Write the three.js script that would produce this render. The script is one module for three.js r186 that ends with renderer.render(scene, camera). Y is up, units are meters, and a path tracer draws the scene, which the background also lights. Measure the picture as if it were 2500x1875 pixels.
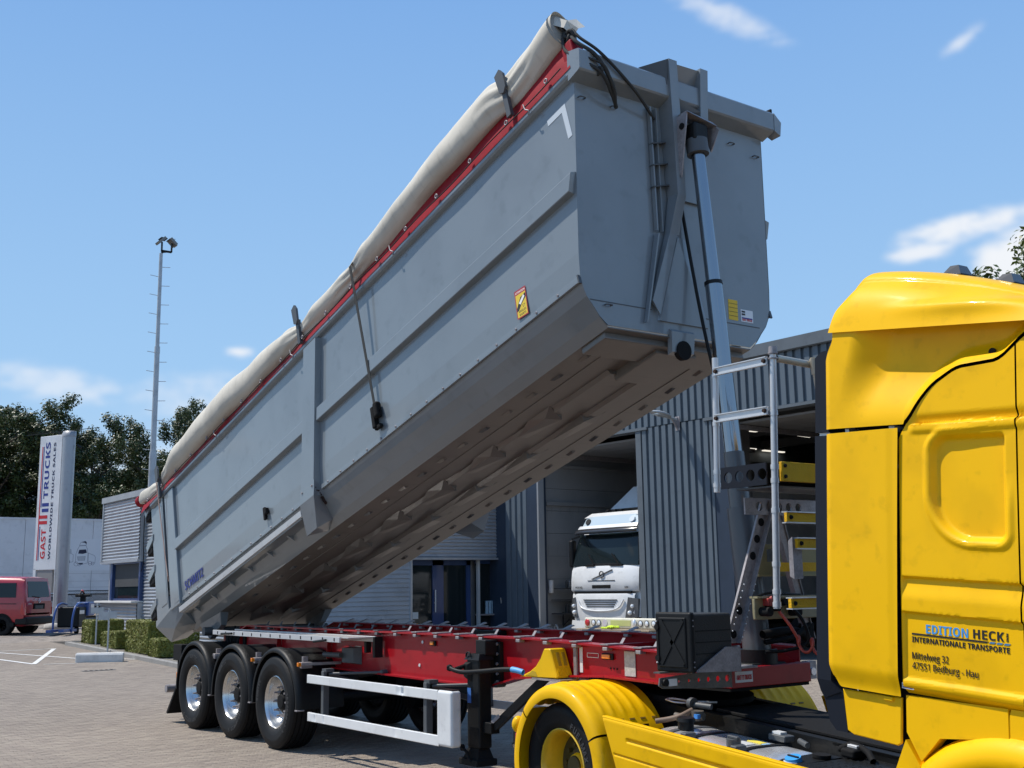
import * as THREE from 'three';
import { mergeGeometries, mergeVertices, toCreasedNormals } from 'three/addons/utils/BufferGeometryUtils.js';
import { RoundedBoxGeometry } from 'three/addons/geometries/RoundedBoxGeometry.js';
import { ConvexGeometry } from 'three/addons/geometries/ConvexGeometry.js';
import { FontLoader } from 'three/addons/loaders/FontLoader.js';
import { TextGeometry } from 'three/addons/geometries/TextGeometry.js';
import { RectAreaLightUniformsLib } from 'three/addons/lights/RectAreaLightUniformsLib.js';

// ---------------------------------------------------------------- camera, sky, sun, exposure
const D2R = Math.PI / 180;
const scene = new THREE.Scene();
const camera = new THREE.PerspectiveCamera(37.41, 4 / 3, 0.1, 3000);
camera.rotation.order = 'YXZ';
camera.position.set(15.342, 1.821, 6.934);
camera.rotation.set(10.1 * D2R, 54.02 * D2R, -0.888 * D2R);
camera.updateMatrixWorld(true);

const renderer = new THREE.WebGLRenderer({ antialias: true });
renderer.setSize(1024, 768);
renderer.toneMapping = THREE.LinearToneMapping;
renderer.toneMappingExposure = 1.0;
renderer.shadowMap.enabled = true;
renderer.shadowMap.type = THREE.PCFSoftShadowMap;

const SUN = new THREE.Vector3(-0.46, 1, 0.41).normalize();
const sun = new THREE.DirectionalLight(new THREE.Color(1.0, 0.945, 0.86), 5.0);
sun.position.copy(SUN).multiplyScalar(80);
sun.castShadow = true;
sun.shadow.mapSize.set(4096, 4096);
Object.assign(sun.shadow.camera, { left: -45, right: 30, top: 30, bottom: -30, near: 1, far: 200 });
scene.add(sun); scene.add(sun.target);

// seeded noise
function rng(seed) { let s = seed >>> 0; return () => { s = (s + 0x6D2B79F5) | 0; let t = Math.imul(s ^ (s >>> 15), 1 | s); t = (t + Math.imul(t ^ (t >>> 7), 61 | t)) ^ t; return ((t ^ (t >>> 14)) >>> 0) / 4294967296; }; }
function hash2(x, y, s = 0) { let h = Math.imul(x, 374761393) ^ Math.imul(y, 668265263) ^ Math.imul(s + 17, 974634777); h = Math.imul(h ^ (h >>> 13), 1274126177); return ((h ^ (h >>> 16)) >>> 0) / 4294967296; }
function vnoise(x, y, per, s = 0) {      // value noise, tileable with period per (0 = none)
  const xi = Math.floor(x), yi = Math.floor(y), fx = x - xi, fy = y - yi, u = fx * fx * (3 - 2 * fx), v = fy * fy * (3 - 2 * fy);
  const w = (i) => per ? ((i % per) + per) % per : i;
  const a = hash2(w(xi), w(yi), s), b = hash2(w(xi + 1), w(yi), s), c = hash2(w(xi), w(yi + 1), s), d = hash2(w(xi + 1), w(yi + 1), s);
  return a + (b - a) * u + (c - a) * v + (a - b - c + d) * u * v;
}
function fbm(x, y, oct, per = 0, s = 0) { let a = 0.5, r = 0, n = 0; for (let i = 0; i < oct; i++) { r += a * vnoise(x, y, per, s + i); n += a; a *= 0.5; x *= 2; y *= 2; per *= 2; } return r / n; }
const sstep = (a, b, x) => { const t = Math.min(1, Math.max(0, (x - a) / (b - a))); return t * t * (3 - 2 * t); };
const lerp = (a, b, t) => a + (b - a) * t;

// sky: clear summer blue that pales to the horizon, thin cirrus and a few small fair-weather clouds
{
  const W = 2048, H = 1024, data = new Float32Array(W * H * 4);
  const zen = [0.130, 0.285, 0.640], mid = [0.215, 0.425, 0.80], low = [0.36, 0.60, 0.90], hor = [0.63, 0.78, 0.90];
  // azimuth (0 = -z, + = +x), elevation, half widths, tilt, density, wispiness
  const clouds = [[-42.2, 27.4, 3.2, 0.85, -0.5, 0.62, 1], [-30.8, 24.7, 1.15, 0.45, 0.55, 0.75, 1], [-31.3, 16.35, 3.6, 0.75, 0.12, 1.0, 0.55], [-33.4, 15.45, 1.7, 0.55, 0.05, 0.95, 0.5], [-29.2, 14.8, 2.4, 1.5, 0.2, 1.05, 0.45],
    [-67.7, 11.6, 0.75, 0.28, 0, 0.9, 0.5], [-76.2, 9.7, 3.4, 1.1, -0.1, 0.6, 0.9], [-69.4, 9.3, 4.5, 1.6, 0.05, 0.42, 1], [-73, 6.0, 7, 1.6, 0, 0.4, 1], [-60, 6.5, 6, 1.4, 0, 0.35, 1]];
  const R = rng(77);
  for (let i = 0; i < 60; i++) { const az = -20 + R() * 282, el = 5 + 50 * R() * R(); const s = 0.6 + R() * 1.6; clouds.push([az > 180 ? az - 360 : az, el, 2.6 * s, 0.7 * s, (R() - 0.5) * 0.8, 0.4 + 0.5 * R(), 0.4 + 0.6 * R()]); }
  for (let j = 0; j < H; j++) {
    const el = (j + 0.5) / H * 180 - 90;            // row 0 is the bottom of the picture (texture v = 0 = nadir)
    const e = Math.max(0, el), g = [0, 0, 0];
    for (let k = 0; k < 3; k++) g[k] = e < 10 ? lerp(hor[k], low[k], Math.pow(e / 10, 0.8)) : e < 29 ? lerp(low[k], mid[k], (e - 10) / 19) : lerp(mid[k], zen[k], Math.min(1, Math.pow((e - 29) / 50, 0.8)));
    const row = clouds.filter((c) => Math.abs(el - c[1]) < 2.3 * (c[3] + Math.abs(c[4]) * c[2]));
    for (let i = 0; i < W; i++) {
      const u = (i + 0.5) / W, th = (u - 0.5) * 2 * Math.PI;   // three: u = atan2(dir.z, dir.x)/2pi + 0.5
      const dx = Math.cos(th), dz = Math.sin(th), az = Math.atan2(dx, -dz) / D2R;
      let cov = 0;
      if (el > 0) for (const c of row) {
        let da = az - c[0]; if (da > 180) da -= 360; if (da < -180) da += 360;
        da *= Math.cos(el * D2R); const de = el - c[1];
        const p = da / c[2], q = (de - c[4] * da) / c[3]; const r2 = p * p + q * q; if (r2 > 5) continue;
        const f = fbm(da * 1.1 + c[0] * 3, de * (2.2 + c[6]) + c[1] * 5, 6, 0, 5), fine = fbm(da * 4 + 9, de * 6 + c[0], 4, 0, 9);
        const edge = Math.exp(-r2 * 0.9); cov = Math.max(cov, c[5] * sstep(0.28 + 0.1 * c[6], 0.85 + 0.25 * c[6], edge * (0.55 + 0.95 * f + 0.25 * (fine - 0.5))));
      }
      const o = (j * W + i) * 4;
      if (el < 0) { const t = sstep(0, -12, el); data[o] = lerp(hor[0], 0.20, t); data[o + 1] = lerp(hor[1], 0.19, t); data[o + 2] = lerp(hor[2], 0.18, t); }
      else { data[o] = lerp(g[0], 0.86, cov); data[o + 1] = lerp(g[1], 0.90, cov); data[o + 2] = lerp(g[2], 0.96, cov); }
      data[o + 3] = 1;
    }
  }
  const sky = new THREE.DataTexture(data, W, H, THREE.RGBAFormat, THREE.FloatType);
  sky.mapping = THREE.EquirectangularReflectionMapping; sky.colorSpace = THREE.LinearSRGBColorSpace;
  sky.magFilter = sky.minFilter = THREE.LinearFilter; sky.wrapS = THREE.RepeatWrapping; sky.needsUpdate = true;
  scene.background = sky; scene.environment = sky;
}

// ---------------------------------------------------------------- helpers
const fontB = await new FontLoader().loadAsync('fonts/droid/droid_sans_bold.typeface.json');
const fontR = await new FontLoader().loadAsync('fonts/droid/droid_sans_regular.typeface.json');
const V3 = (x, y, z) => new THREE.Vector3(x, y, z);
const taken = {};
function numbered(n) { const k = taken[n] = (taken[n] ?? -1) + 1; return k ? `${n}_${String(k).padStart(3, '0')}` : n; }

function texture(size, fn, srgb, repeat = 1) {
  const d = new Uint8Array(size * size * 4);
  for (let j = 0; j < size; j++) for (let i = 0; i < size; i++) { const c = fn(i / size, j / size); const o = (j * size + i) * 4; for (let k = 0; k < 3; k++) d[o + k] = Math.max(0, Math.min(255, Math.round(255 * (c[k] ?? c[0])))); d[o + 3] = 255; }
  const t = new THREE.DataTexture(d, size, size); t.wrapS = t.wrapT = THREE.RepeatWrapping; t.magFilter = THREE.LinearFilter; t.minFilter = THREE.LinearMipmapLinearFilter; t.generateMipmaps = true;
  if (srgb) t.colorSpace = THREE.SRGBColorSpace; t.repeat.set(repeat, repeat); t.needsUpdate = true; return t;
}
function retile(t, r, ry = r) { const c = t.clone(); c.repeat.set(r, ry); c.needsUpdate = true; return c; }

// geometry pieces; uv is added in metres when a part is made
const flat = (g) => { const n = g.index ? g.toNonIndexed() : g; for (const k of Object.keys(n.attributes)) if (!['position', 'normal', 'uv'].includes(k)) n.deleteAttribute(k); return n; };
function bx(x0, x1, y0, y1, z0, z1, r = 0) {
  const w = Math.abs(x1 - x0), h = Math.abs(y1 - y0), d = Math.abs(z1 - z0);
  const g = r ? new RoundedBoxGeometry(w, h, d, 2, Math.min(r, w / 2.02, h / 2.02, d / 2.02)) : new THREE.BoxGeometry(w, h, d);
  return g.translate((x0 + x1) / 2, (y0 + y1) / 2, (z0 + z1) / 2);
}
function cyl(a, b, r, r2 = r, n = 14, open = false) {
  const A = Array.isArray(a) ? V3(...a) : a, B = Array.isArray(b) ? V3(...b) : b, d = B.clone().sub(A);
  const g = new THREE.CylinderGeometry(r2, r, d.length(), n, 1, open);
  g.applyQuaternion(new THREE.Quaternion().setFromUnitVectors(V3(0, 1, 0), d.clone().normalize()));
  return g.translate((A.x + B.x) / 2, (A.y + B.y) / 2, (A.z + B.z) / 2);
}
function bar(a, b, w, h, up = V3(0, 1, 0)) {      // rectangular bar from a to b, w across, h along up
  const A = V3(...a), B = V3(...b), d = B.clone().sub(A), L = d.length(), x = d.clone().normalize();
  const z = x.clone().cross(up).normalize(), y = z.clone().cross(x);
  const g = new THREE.BoxGeometry(L, h, w); g.applyMatrix4(new THREE.Matrix4().makeBasis(x, y, z));
  return g.translate((A.x + B.x) / 2, (A.y + B.y) / 2, (A.z + B.z) / 2);
}
function tube(pts, r, n = 8, seg = 0) { return new THREE.TubeGeometry(new THREE.CatmullRomCurve3(pts.map((p) => V3(...p))), seg || pts.length * 8, r, n); }
function shapeOf(p, holes = []) { const s = new THREE.Shape(p.map((q) => new THREE.Vector2(q[0], q[1]))); for (const h of holes) s.holes.push(Array.isArray(h) ? new THREE.Path(h.map((q) => new THREE.Vector2(q[0], q[1]))) : h); return s; }
function circ(x, y, r) { const p = new THREE.Path(); p.absarc(x, y, r, 0, 2 * Math.PI, true); return p; }
// polygon extruded between d0 and d1 along an axis: 'z' takes (x,y), 'x' takes (z,y), 'y' takes (x,z)
function ext(p, d0, d1, axis = 'z', { holes = [], bevel = 0, seg = 1, curve = 8 } = {}) {
  const lo = Math.min(d0, d1), hi = Math.max(d0, d1), s = p instanceof THREE.Shape ? p : shapeOf(p, holes);
  const g = new THREE.ExtrudeGeometry(s, { depth: hi - lo - 2 * bevel, bevelEnabled: bevel > 0, bevelThickness: bevel, bevelSize: bevel, bevelOffset: -bevel, bevelSegments: seg, curveSegments: curve });
  g.translate(0, 0, lo + bevel);
  if (axis === 'x') { g.applyMatrix4(new THREE.Matrix4().set(0, 0, 1, 0, 0, 1, 0, 0, 1, 0, 0, 0, 0, 0, 0, 1)); flip(g); }
  if (axis === 'y') { g.applyMatrix4(new THREE.Matrix4().set(1, 0, 0, 0, 0, 0, 1, 0, 0, 1, 0, 0, 0, 0, 0, 1)); flip(g); }
  return g;
}
function flip(g) { const n = g.index ? g.toNonIndexed() : g; if (n !== g) { g.setIndex(null); for (const k in n.attributes) g.setAttribute(k, n.attributes[k]); } for (const k in g.attributes) { const a = g.attributes[k], s = a.itemSize; for (let i = 0; i + 2 < a.count; i += 3) for (let c = 0; c < s; c++) { const t = a.array[(i + 1) * s + c]; a.array[(i + 1) * s + c] = a.array[(i + 2) * s + c]; a.array[(i + 2) * s + c] = t; } } g.computeVertexNormals(); return g; }
function grid(nu, nv, f, closedU = false) {           // surface patch f(u,v) -> [x,y,z]
  const pos = [], idx = [];
  for (let j = 0; j <= nv; j++) for (let i = 0; i <= nu; i++) pos.push(...f(i / nu, j / nv));
  for (let j = 0; j < nv; j++) for (let i = 0; i < nu; i++) { const a = j * (nu + 1) + i; idx.push(a, a + 1, a + nu + 2, a, a + nu + 2, a + nu + 1); }
  const g = new THREE.BufferGeometry(); g.setAttribute('position', new THREE.Float32BufferAttribute(pos, 3)); g.setIndex(idx); g.computeVertexNormals();
  if (closedU) { const n = g.attributes.normal; for (let j = 0; j <= nv; j++) { const a = j * (nu + 1), b = a + nu, x = n.getX(a) + n.getX(b), y = n.getY(a) + n.getY(b), z = n.getZ(a) + n.getZ(b), l = Math.hypot(x, y, z) || 1; n.setXYZ(a, x / l, y / l, z / l); n.setXYZ(b, x / l, y / l, z / l); } }
  return g;
}
function strip(rows) {                                 // flat-shaded quads between successive rows of points
  const pos = []; for (let j = 0; j + 1 < rows.length; j++) for (let i = 0; i + 1 < rows[j].length; i++) { const a = rows[j][i], b = rows[j][i + 1], c = rows[j + 1][i + 1], d = rows[j + 1][i]; pos.push(...a, ...b, ...c, ...a, ...c, ...d); }
  const g = new THREE.BufferGeometry(); g.setAttribute('position', new THREE.Float32BufferAttribute(pos, 3)); g.computeVertexNormals(); return g;
}
function hull(pts) { return new ConvexGeometry(pts.map((p) => V3(...p))); }
function lathe(p, n = 32, axis = 'y') { const g = new THREE.LatheGeometry(p.map((q) => new THREE.Vector2(q[0], q[1])), n); if (axis === 'z') g.rotateX(Math.PI / 2); if (axis === 'x') g.rotateZ(-Math.PI / 2); return g; }
function txt(s, size, font = fontB, depth = 0.002, center = false) { const g = new TextGeometry(s, { font, size, depth, curveSegments: 4, bevelEnabled: false }); if (center) { g.computeBoundingBox(); g.translate(-(g.boundingBox.max.x + g.boundingBox.min.x) / 2, 0, 0); } return g; }
function fitW(g, w) { g.computeBoundingBox(); const b = g.boundingBox; g.translate(-b.min.x, 0, 0); g.scale(w / (b.max.x - b.min.x), 1, 1); return g; }
const M4 = () => new THREE.Matrix4();
function at(g, x, y, z, rx = 0, ry = 0, rz = 0) { return g.applyMatrix4(M4().makeRotationFromEuler(new THREE.Euler(rx, ry, rz, 'YXZ')).setPosition(x, y, z)); }
function metric(g) {
  const p = g.attributes.position, n = g.attributes.normal, uv = new Float32Array(p.count * 2);
  for (let i = 0; i < p.count; i++) {
    const t = i - (i % 3); let ax = 0, ay = 0, az = 0; for (let k = 0; k < 3; k++) { ax += n.getX(t + k); ay += n.getY(t + k); az += n.getZ(t + k); } ax = Math.abs(ax); ay = Math.abs(ay); az = Math.abs(az);
    const x = p.getX(i), y = p.getY(i), z = p.getZ(i);
    if (ay >= ax && ay >= az) { uv[2 * i] = x; uv[2 * i + 1] = z; } else if (ax >= az) { uv[2 * i] = z; uv[2 * i + 1] = y; } else { uv[2 * i] = x; uv[2 * i + 1] = y; }
  }
  g.setAttribute('uv', new THREE.BufferAttribute(uv, 2));
}
function join(geos, crease = 0) {
  const list = (Array.isArray(geos) ? geos : [geos]).map((g) => { let f = flat(g); if (!f.attributes.normal) f.computeVertexNormals(); f = f === g ? g.clone() : f; f.deleteAttribute('uv'); return f; });
  let g = list.length > 1 ? mergeGeometries(list) : list[0]; if (crease) g = toCreasedNormals(g, crease); metric(g); return g;
}
let TF = null;                                         // transform baked into the parts made while it is set
function part(name, geos, mat, parent, { label, keepUv, crease, kind } = {}) {
  let g = keepUv ? geos : join(geos, crease);
  if (TF) g.applyMatrix4(TF);
  const m = new THREE.Mesh(g, mat); m.name = name; m.castShadow = m.receiveShadow = true;
  if (label) m.userData.label = label; if (kind) m.userData.kind = kind;
  if (parent) parent.add(m); return m;
}
function group(name, parent) { const g = new THREE.Group(); g.name = name; if (parent) parent.add(g); return g; }
function thing(name, label, category, pos = [0, 0, 0], ry = 0, grp) {
  const o = new THREE.Group(); o.name = numbered(name); o.position.set(...pos); o.rotation.y = ry; o.userData = { label, category }; if (grp) o.userData.group = grp; scene.add(o); return o;
}
function single(name, geos, mat, label, category, grp, opt = {}) { const m = part(numbered(name), geos, mat, scene, opt); m.userData.label = label; m.userData.category = category; if (grp) m.userData.group = grp; return m; }
function structure(name, geos, mat, opt = {}) { const m = part(numbered(name), geos, mat, scene, opt); m.userData.kind = 'structure'; return m; }
const mirrorZ = (g) => { const c = flat(g).clone(); c.applyMatrix4(M4().makeScale(1, 1, -1)); return flip(c); };

// ---------------------------------------------------------------- materials (colours are linear base colours)
const T = {};
T.fine = texture(256, (u, v) => [fbm(u * 32, v * 32, 4, 32, 1)], false);
T.soft = texture(256, (u, v) => [fbm(u * 4, v * 4, 5, 4, 2)], false);
T.dirt = texture(512, (u, v) => { const a = fbm(u * 6, v * 6, 6, 6, 3), b = fbm(u * 24, v * 24, 4, 24, 8); const t = 0.90 + 0.10 * sstep(0.25, 0.6, a) - 0.10 * sstep(0.62, 0.85, b); return [t, t * 0.995, t * 0.985]; }, false);
T.scuff = texture(512, (u, v) => { const a = fbm(u * 5, v * 5, 5, 5, 13), b = fbm(u * 60, v * 6, 3, 6, 21); const t = 0.86 + 0.14 * sstep(0.2, 0.65, a) - 0.09 * sstep(0.68, 0.8, b); return [t, t, t]; }, false);
T.galv = texture(256, (u, v) => { const a = vnoise(u * 40, v * 40, 40, 31), b = fbm(u * 8, v * 8, 4, 8, 33); const t = 0.74 + 0.2 * (a - 0.5) + 0.4 * (b - 0.4); return [t, t, t]; }, false);
T.rough = texture(256, (u, v) => [0.5 + 0.5 * fbm(u * 10, v * 10, 5, 10, 41)], false);
const C = (r, g, b) => new THREE.Color().setRGB(r, g, b);
function mat(color, rough, o = {}) { const { cc, ccr, spec, dirt, rep = 0.35, bump, bumpT, bumpRep, rtex, ...rest } = o; const m = cc || spec !== undefined ? new THREE.MeshPhysicalMaterial({ color: C(...color), roughness: rough, clearcoat: cc ?? 0, clearcoatRoughness: ccr ?? 0.06, specularIntensity: spec ?? 1, ...rest }) : new THREE.MeshStandardMaterial({ color: C(...color), roughness: rough, ...rest });
  if (dirt) m.map = retile(T[dirt], rep); if (bump) { m.bumpMap = retile(T[bumpT ?? 'fine'], bumpRep ?? 1); m.bumpScale = bump; } if (rtex) m.roughnessMap = retile(T.rough, rtex); m.side = THREE.DoubleSide; return m; }
const MT = {
  grey: mat([0.184, 0.213, 0.236], 0.40, { cc: 0.7, ccr: 0.06, dirt: 'dirt', rep: 0.3, bump: 0.004, bumpT: 'soft', bumpRep: 0.22 }),
  greyIn: mat([0.14, 0.15, 0.16], 0.6, { dirt: 'scuff', rep: 0.3 }),
  floorGreyShade: mat([0.150, 0.140, 0.126], 0.46, { dirt: 'scuff', rep: 0.25, bump: 0.008, bumpT: 'soft', bumpRep: 0.3, cc: 0.35, ccr: 0.25 }),  // body grey darkened and warmed to paint in underside shade, plus scuff wear
  greyDark: mat([0.07, 0.076, 0.082], 0.5, { dirt: 'scuff', rep: 0.5 }),
  red: mat([0.34, 0.005, 0.011], 0.4, { cc: 0.30, ccr: 0.05, spec: 0.4, dirt: 'dirt', rep: 0.4, bump: 0.002, bumpT: 'soft', bumpRep: 0.4 }),
  yellow: mat([0.88, 0.490, 0.0], 0.5, { cc: 0.14, ccr: 0.10, spec: 0.3, dirt: 'dirt', rep: 0.6 }),
  yellowPlastic: mat([0.76, 0.46, 0.004], 0.5, { spec: 0.4, dirt: 'scuff', rep: 1.2 }),
  yellowGrip: mat([0.78, 0.44, 0.004], 0.75, { dirt: 'scuff', rep: 1.5, bump: 0.004, bumpRep: 4 }),
  navy: mat([0.010, 0.013, 0.021], 0.6, { spec: 0.4 }),
  black: mat([0.008, 0.0085, 0.009], 0.5, { spec: 0.5, bump: 0.001, bumpRep: 3 }),
  blackMatte: mat([0.009, 0.009, 0.0095], 0.8, { spec: 0.4, bump: 0.002, bumpRep: 3 }),
  rubber: mat([0.009, 0.009, 0.0095], 0.6, { spec: 0.45, dirt: 'scuff', rep: 0.8, bump: 0.0015, bumpRep: 5 }),
  white: mat([0.70, 0.715, 0.72], 0.4, { cc: 0.3, dirt: 'dirt', rep: 0.7 }),
  alu: mat([0.62, 0.62, 0.62], 0.5, { metalness: 0.5, rtex: 2 }),
  polish: mat([0.60, 0.60, 0.59], 0.30, { metalness: 0.9, rtex: 3 }),
  chrome: mat([0.30, 0.315, 0.335], 0.2, { metalness: 1, rtex: 1.5 }),
  tank: mat([0.80, 0.80, 0.79], 0.36, { metalness: 0.7, rtex: 2 }),
  galv: mat([0.40, 0.37, 0.375], 0.55, { metalness: 0.45, dirt: 'galv', rep: 2.2 }),
  tarp: mat([0.56, 0.525, 0.45], 0.75, { dirt: 'scuff', rep: 0.5, bump: 0.006, bumpT: 'soft', bumpRep: 1.2 }),
  redTarp: mat([0.27, 0.006, 0.014], 0.55, { spec: 0.35, dirt: 'dirt', rep: 0.8, bump: 0.004, bumpT: 'soft', bumpRep: 1.6 }),
  strap: mat([0.028, 0.030, 0.030], 0.85, {}),
  strapTan: mat([0.30, 0.20, 0.17], 0.85, {}),
  orange: mat([0.85, 0.24, 0.01], 0.25, { cc: 0.8 }),
  redLamp: mat([0.50, 0.012, 0.012], 0.2, { cc: 0.9 }),
  blueCap: mat([0.05, 0.32, 0.70], 0.4, {}),
  blueInk: mat([0.012, 0.030, 0.22], 0.5, {}),
  skyInk: mat([0.045, 0.29, 0.66], 0.5, {}),
  blackInk: mat([0.010, 0.011, 0.012], 0.5, {}),
  redInk: mat([0.55, 0.012, 0.02], 0.5, {}),
  rust: mat([0.035, 0.016, 0.010], 0.9, { dirt: 'scuff', rep: 6 }),
  hose: mat([0.50, 0.075, 0.045], 0.45, {}),
  glass: mat([0.010, 0.016, 0.018], 0.06, { cc: 0.01, specularIntensity: 0.8 }),
  lens: new THREE.MeshPhysicalMaterial({ color: C(0.9, 0.92, 0.92), roughness: 0.06, clearcoat: 1, metalness: 0.3, side: THREE.DoubleSide }),
  pole: mat([0.42, 0.45, 0.47], 0.5, { metalness: 0.3, dirt: 'scuff', rep: 1 }),
};
// ================================================================ SETTING: yard
const soft0 = (t) => t > 0.6 ? t - 0.3 : t > 0 ? t * t / 1.2 : 0;      // smooth max(0, t)
const gnd = (x) => x < 0 ? 0.022 * soft0(-x) : x > 6.0 ? -0.066 * soft0(Math.min(x, 13) - 6.0) : 0;
const pavers = [0, 1, 2, 3].map((k) => mat([[0.280, 0.234, 0.190], [0.248, 0.211, 0.175], [0.308, 0.258, 0.210], [0.262, 0.215, 0.177]][k], 0.9, { dirt: 'scuff', rep: 1.7, bump: 0.003, bumpRep: 5 }));
T.sand = texture(512, (u, v) => { const row = Math.floor(u * 40), off = row & 1 ? 0.5 : 0, fx = (u * 40) % 1, fz = (v * 20 + off) % 1; const j = Math.min(Math.min(fx, 1 - fx) / 0.12, Math.min(fz, 1 - fz) / 0.08); const id = hash2(row, Math.floor(v * 20 + off) % 20, 5); const n = fbm(u * 30, v * 30, 4, 30, 51), big = fbm(u * 3, v * 3, 4, 3, 52); const t = (0.50 + 0.16 * id + 0.16 * (n - 0.5) + 0.14 * (big - 0.5)) * lerp(0.62, 1, sstep(0.3, 1, j)); return [t, t * 0.93, t * 0.86]; }, true);
const yardMat = new THREE.MeshStandardMaterial({ color: C(0.92, 0.92, 0.92), roughness: 0.95, map: retile(T.sand, 0.25), side: THREE.DoubleSide });
const jointMat = mat([0.045, 0.039, 0.033], 1, { dirt: 'scuff', rep: 2, bump: 0.003, bumpRep: 6 });
{
  const xs = [-400, -200, -120, -80, -60, -45, -35, -28, -24], zs = [-400, -200, -100, -60, -40, -30, -24];
  for (let x = -22; x <= 14; x += 0.5) xs.push(x); xs.push(16, 20, 30, 60, 150, 400); for (let z = -22; z <= 12; z += 2) zs.push(z); zs.push(16, 30, 60, 150, 400);
  const P = (x, z, dy) => [x, gnd(Math.max(x, -60)) + dy, z];
  const inner = (x0, x1, z0, z1) => x0 >= PX0 - 1e-6 && x1 <= PX1 + 1e-6 && z0 >= PZ0 - 1e-6 && z1 <= PZ1 + 1e-6;
  var PX0 = -20, PX1 = 11, PZ0 = -12, PZ1 = 6;
  const rows = [], bed = [];
  for (let i = 0; i + 1 < xs.length; i++) for (let k = 0; k + 1 < zs.length; k++) (inner(xs[i], xs[i + 1], zs[k], zs[k + 1]) ? bed : rows).push([xs[i], xs[i + 1], zs[k], zs[k + 1]]);
  const sheet = (list, dy) => { const pos = []; for (const [a, b, c, d] of list) { const p = P(a, c, dy), q = P(a, d, dy), r = P(b, d, dy), s = P(b, c, dy); pos.push(...p, ...q, ...r, ...p, ...r, ...s); } const g = new THREE.BufferGeometry(); g.setAttribute('position', new THREE.Float32BufferAttribute(pos, 3)); g.computeVertexNormals(); return g; };
  const yard = new THREE.Group(); yard.name = 'paved_yard'; yard.userData = { kind: 'structure', label: 'beige block paved truck yard' }; scene.add(yard);
  part('joint_sand', sheet(bed, -0.012), jointMat, yard); part('outer_paving', sheet(rows, -0.002), yardMat, yard);
  // interlocking concrete blocks, 20 x 10 cm
  const h = 0.0965, w = 0.0468, e = 0.012;
  const outline = [[-w, h + e - 0.0015], [-0.008, h + e - 0.0015], [0.008, h - e - 0.0015], [w, h - e - 0.0015], [w, -h - e + 0.0015], [0.008, -h - e + 0.0015], [-0.008, -h + e + 0.0015], [-w, -h + e + 0.0015]];
  const block = ext(outline, -0.06, 0, 'y', { bevel: 0.005 }); const blockGeo = join(block);
  const R = rng(4), list = []; const proj = V3(0, 0, 0);
  for (let i = 0, x = PX0 + 0.05; x < PX1; x += 0.1, i++) for (let z = PZ0 + 0.1 + (i & 1 ? 0.1 : 0); z < PZ1; z += 0.2) {
    const y = gnd(x); proj.set(x, y, z).project(camera); const seen = Math.abs(proj.x) < 1.12 && proj.y > -1.12 && proj.y < 1 && proj.z < 1; const d = Math.hypot(x - camera.position.x, z - camera.position.z);
    if (!seen && d > 3) continue; if (x < -9.6 && z < -1.98) continue; if (x < -11.3 && z < -3) continue;
    list.push({ x, y: y + (R() - 0.5) * 0.0035, z, d: seen && !(x > -0.7 && z < 1.3) && !(x > 3.2 && z < 1.6) && x < 5.2 ? d : 1e3 + d, t: (R() - 0.5) * 0.016, r: (R() - 0.5) * 0.02, k: Math.floor(R() * 4), c: R() });
  }
  list.sort((a, b) => a.d - b.d);
  const near = list.slice(0, 290), rest = list.slice(290), slope = (x) => Math.atan((gnd(x + 0.05) - gnd(x - 0.05)) / 0.1);
  for (const b of near) { const m = new THREE.Mesh(blockGeo, pavers[b.k]); m.name = 'paving_block'; m.castShadow = m.receiveShadow = true; m.position.set(b.x, b.y, b.z); m.rotation.set(b.t, b.r, slope(b.x)); yard.add(m); }
  const fieldMat = mat([1, 1, 1], 0.9, { dirt: 'scuff', rep: 1.7, bump: 0.003, bumpRep: 5 });
  const field = new THREE.InstancedMesh(blockGeo, fieldMat, rest.length); field.name = 'block_field'; field.userData.kind = 'stuff'; field.castShadow = field.receiveShadow = true;
  const m4 = M4(), q = new THREE.Quaternion(), eu = new THREE.Euler(), col = new THREE.Color();
  rest.forEach((b, i) => { eu.set(b.t, b.r, slope(b.x)); q.setFromEuler(eu); m4.compose(V3(b.x, b.y, b.z), q, V3(1, 1, 1)); field.setMatrixAt(i, m4); const big = fbm(b.x * 0.35 + 40, b.z * 0.35 + 40, 4, 0, 61), s = 0.84 + 0.22 * b.c + 0.34 * (big - 0.5); col.setRGB(0.280 * s, 0.234 * s * (1 + 0.02 * (b.c - 0.5)), 0.190 * s); field.setColorAt(i, col); });
  yard.add(field);
  // painted bay lines, following the ground
  const paint = mat([0.66, 0.65, 0.62], 0.85, { dirt: 'scuff', rep: 1.2 });
  const line = (x0, z0, x1, z1, w) => { const n = Math.max(1, Math.ceil(Math.hypot(x1 - x0, z1 - z0) / 0.4)), L = Math.hypot(x1 - x0, z1 - z0), ox = -(z1 - z0) / L * w / 2, oz = (x1 - x0) / L * w / 2, a = [], b = []; for (let i = 0; i <= n; i++) { const t = i / n, x = lerp(x0, x1, t), z = lerp(z0, z1, t), y = gnd(x) + 0.006; a.push([x + ox, y, z + oz]); b.push([x - ox, y, z - oz]); } return strip([b, a]); };
  const lines = [[-16.6, 1.6, -16.85, -1.27, 0.1], [-12.1, 0.36, -16.85, -1.27, 0.11], [-12.1, 0.36, -19.6, 1.75, 0.11], [-16.4, 0.3, -13.0, -0.9, 0.1], [-11.9, 0.2, -11.75, -0.5, 0.08], [-12.6, -1.5, -12.0, -1.9, 0.1]];
  const g = structure('bay_lines', lines.map((l) => line(...l)), paint); g.userData.label = 'worn white parking bay lines on the paving';
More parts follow.
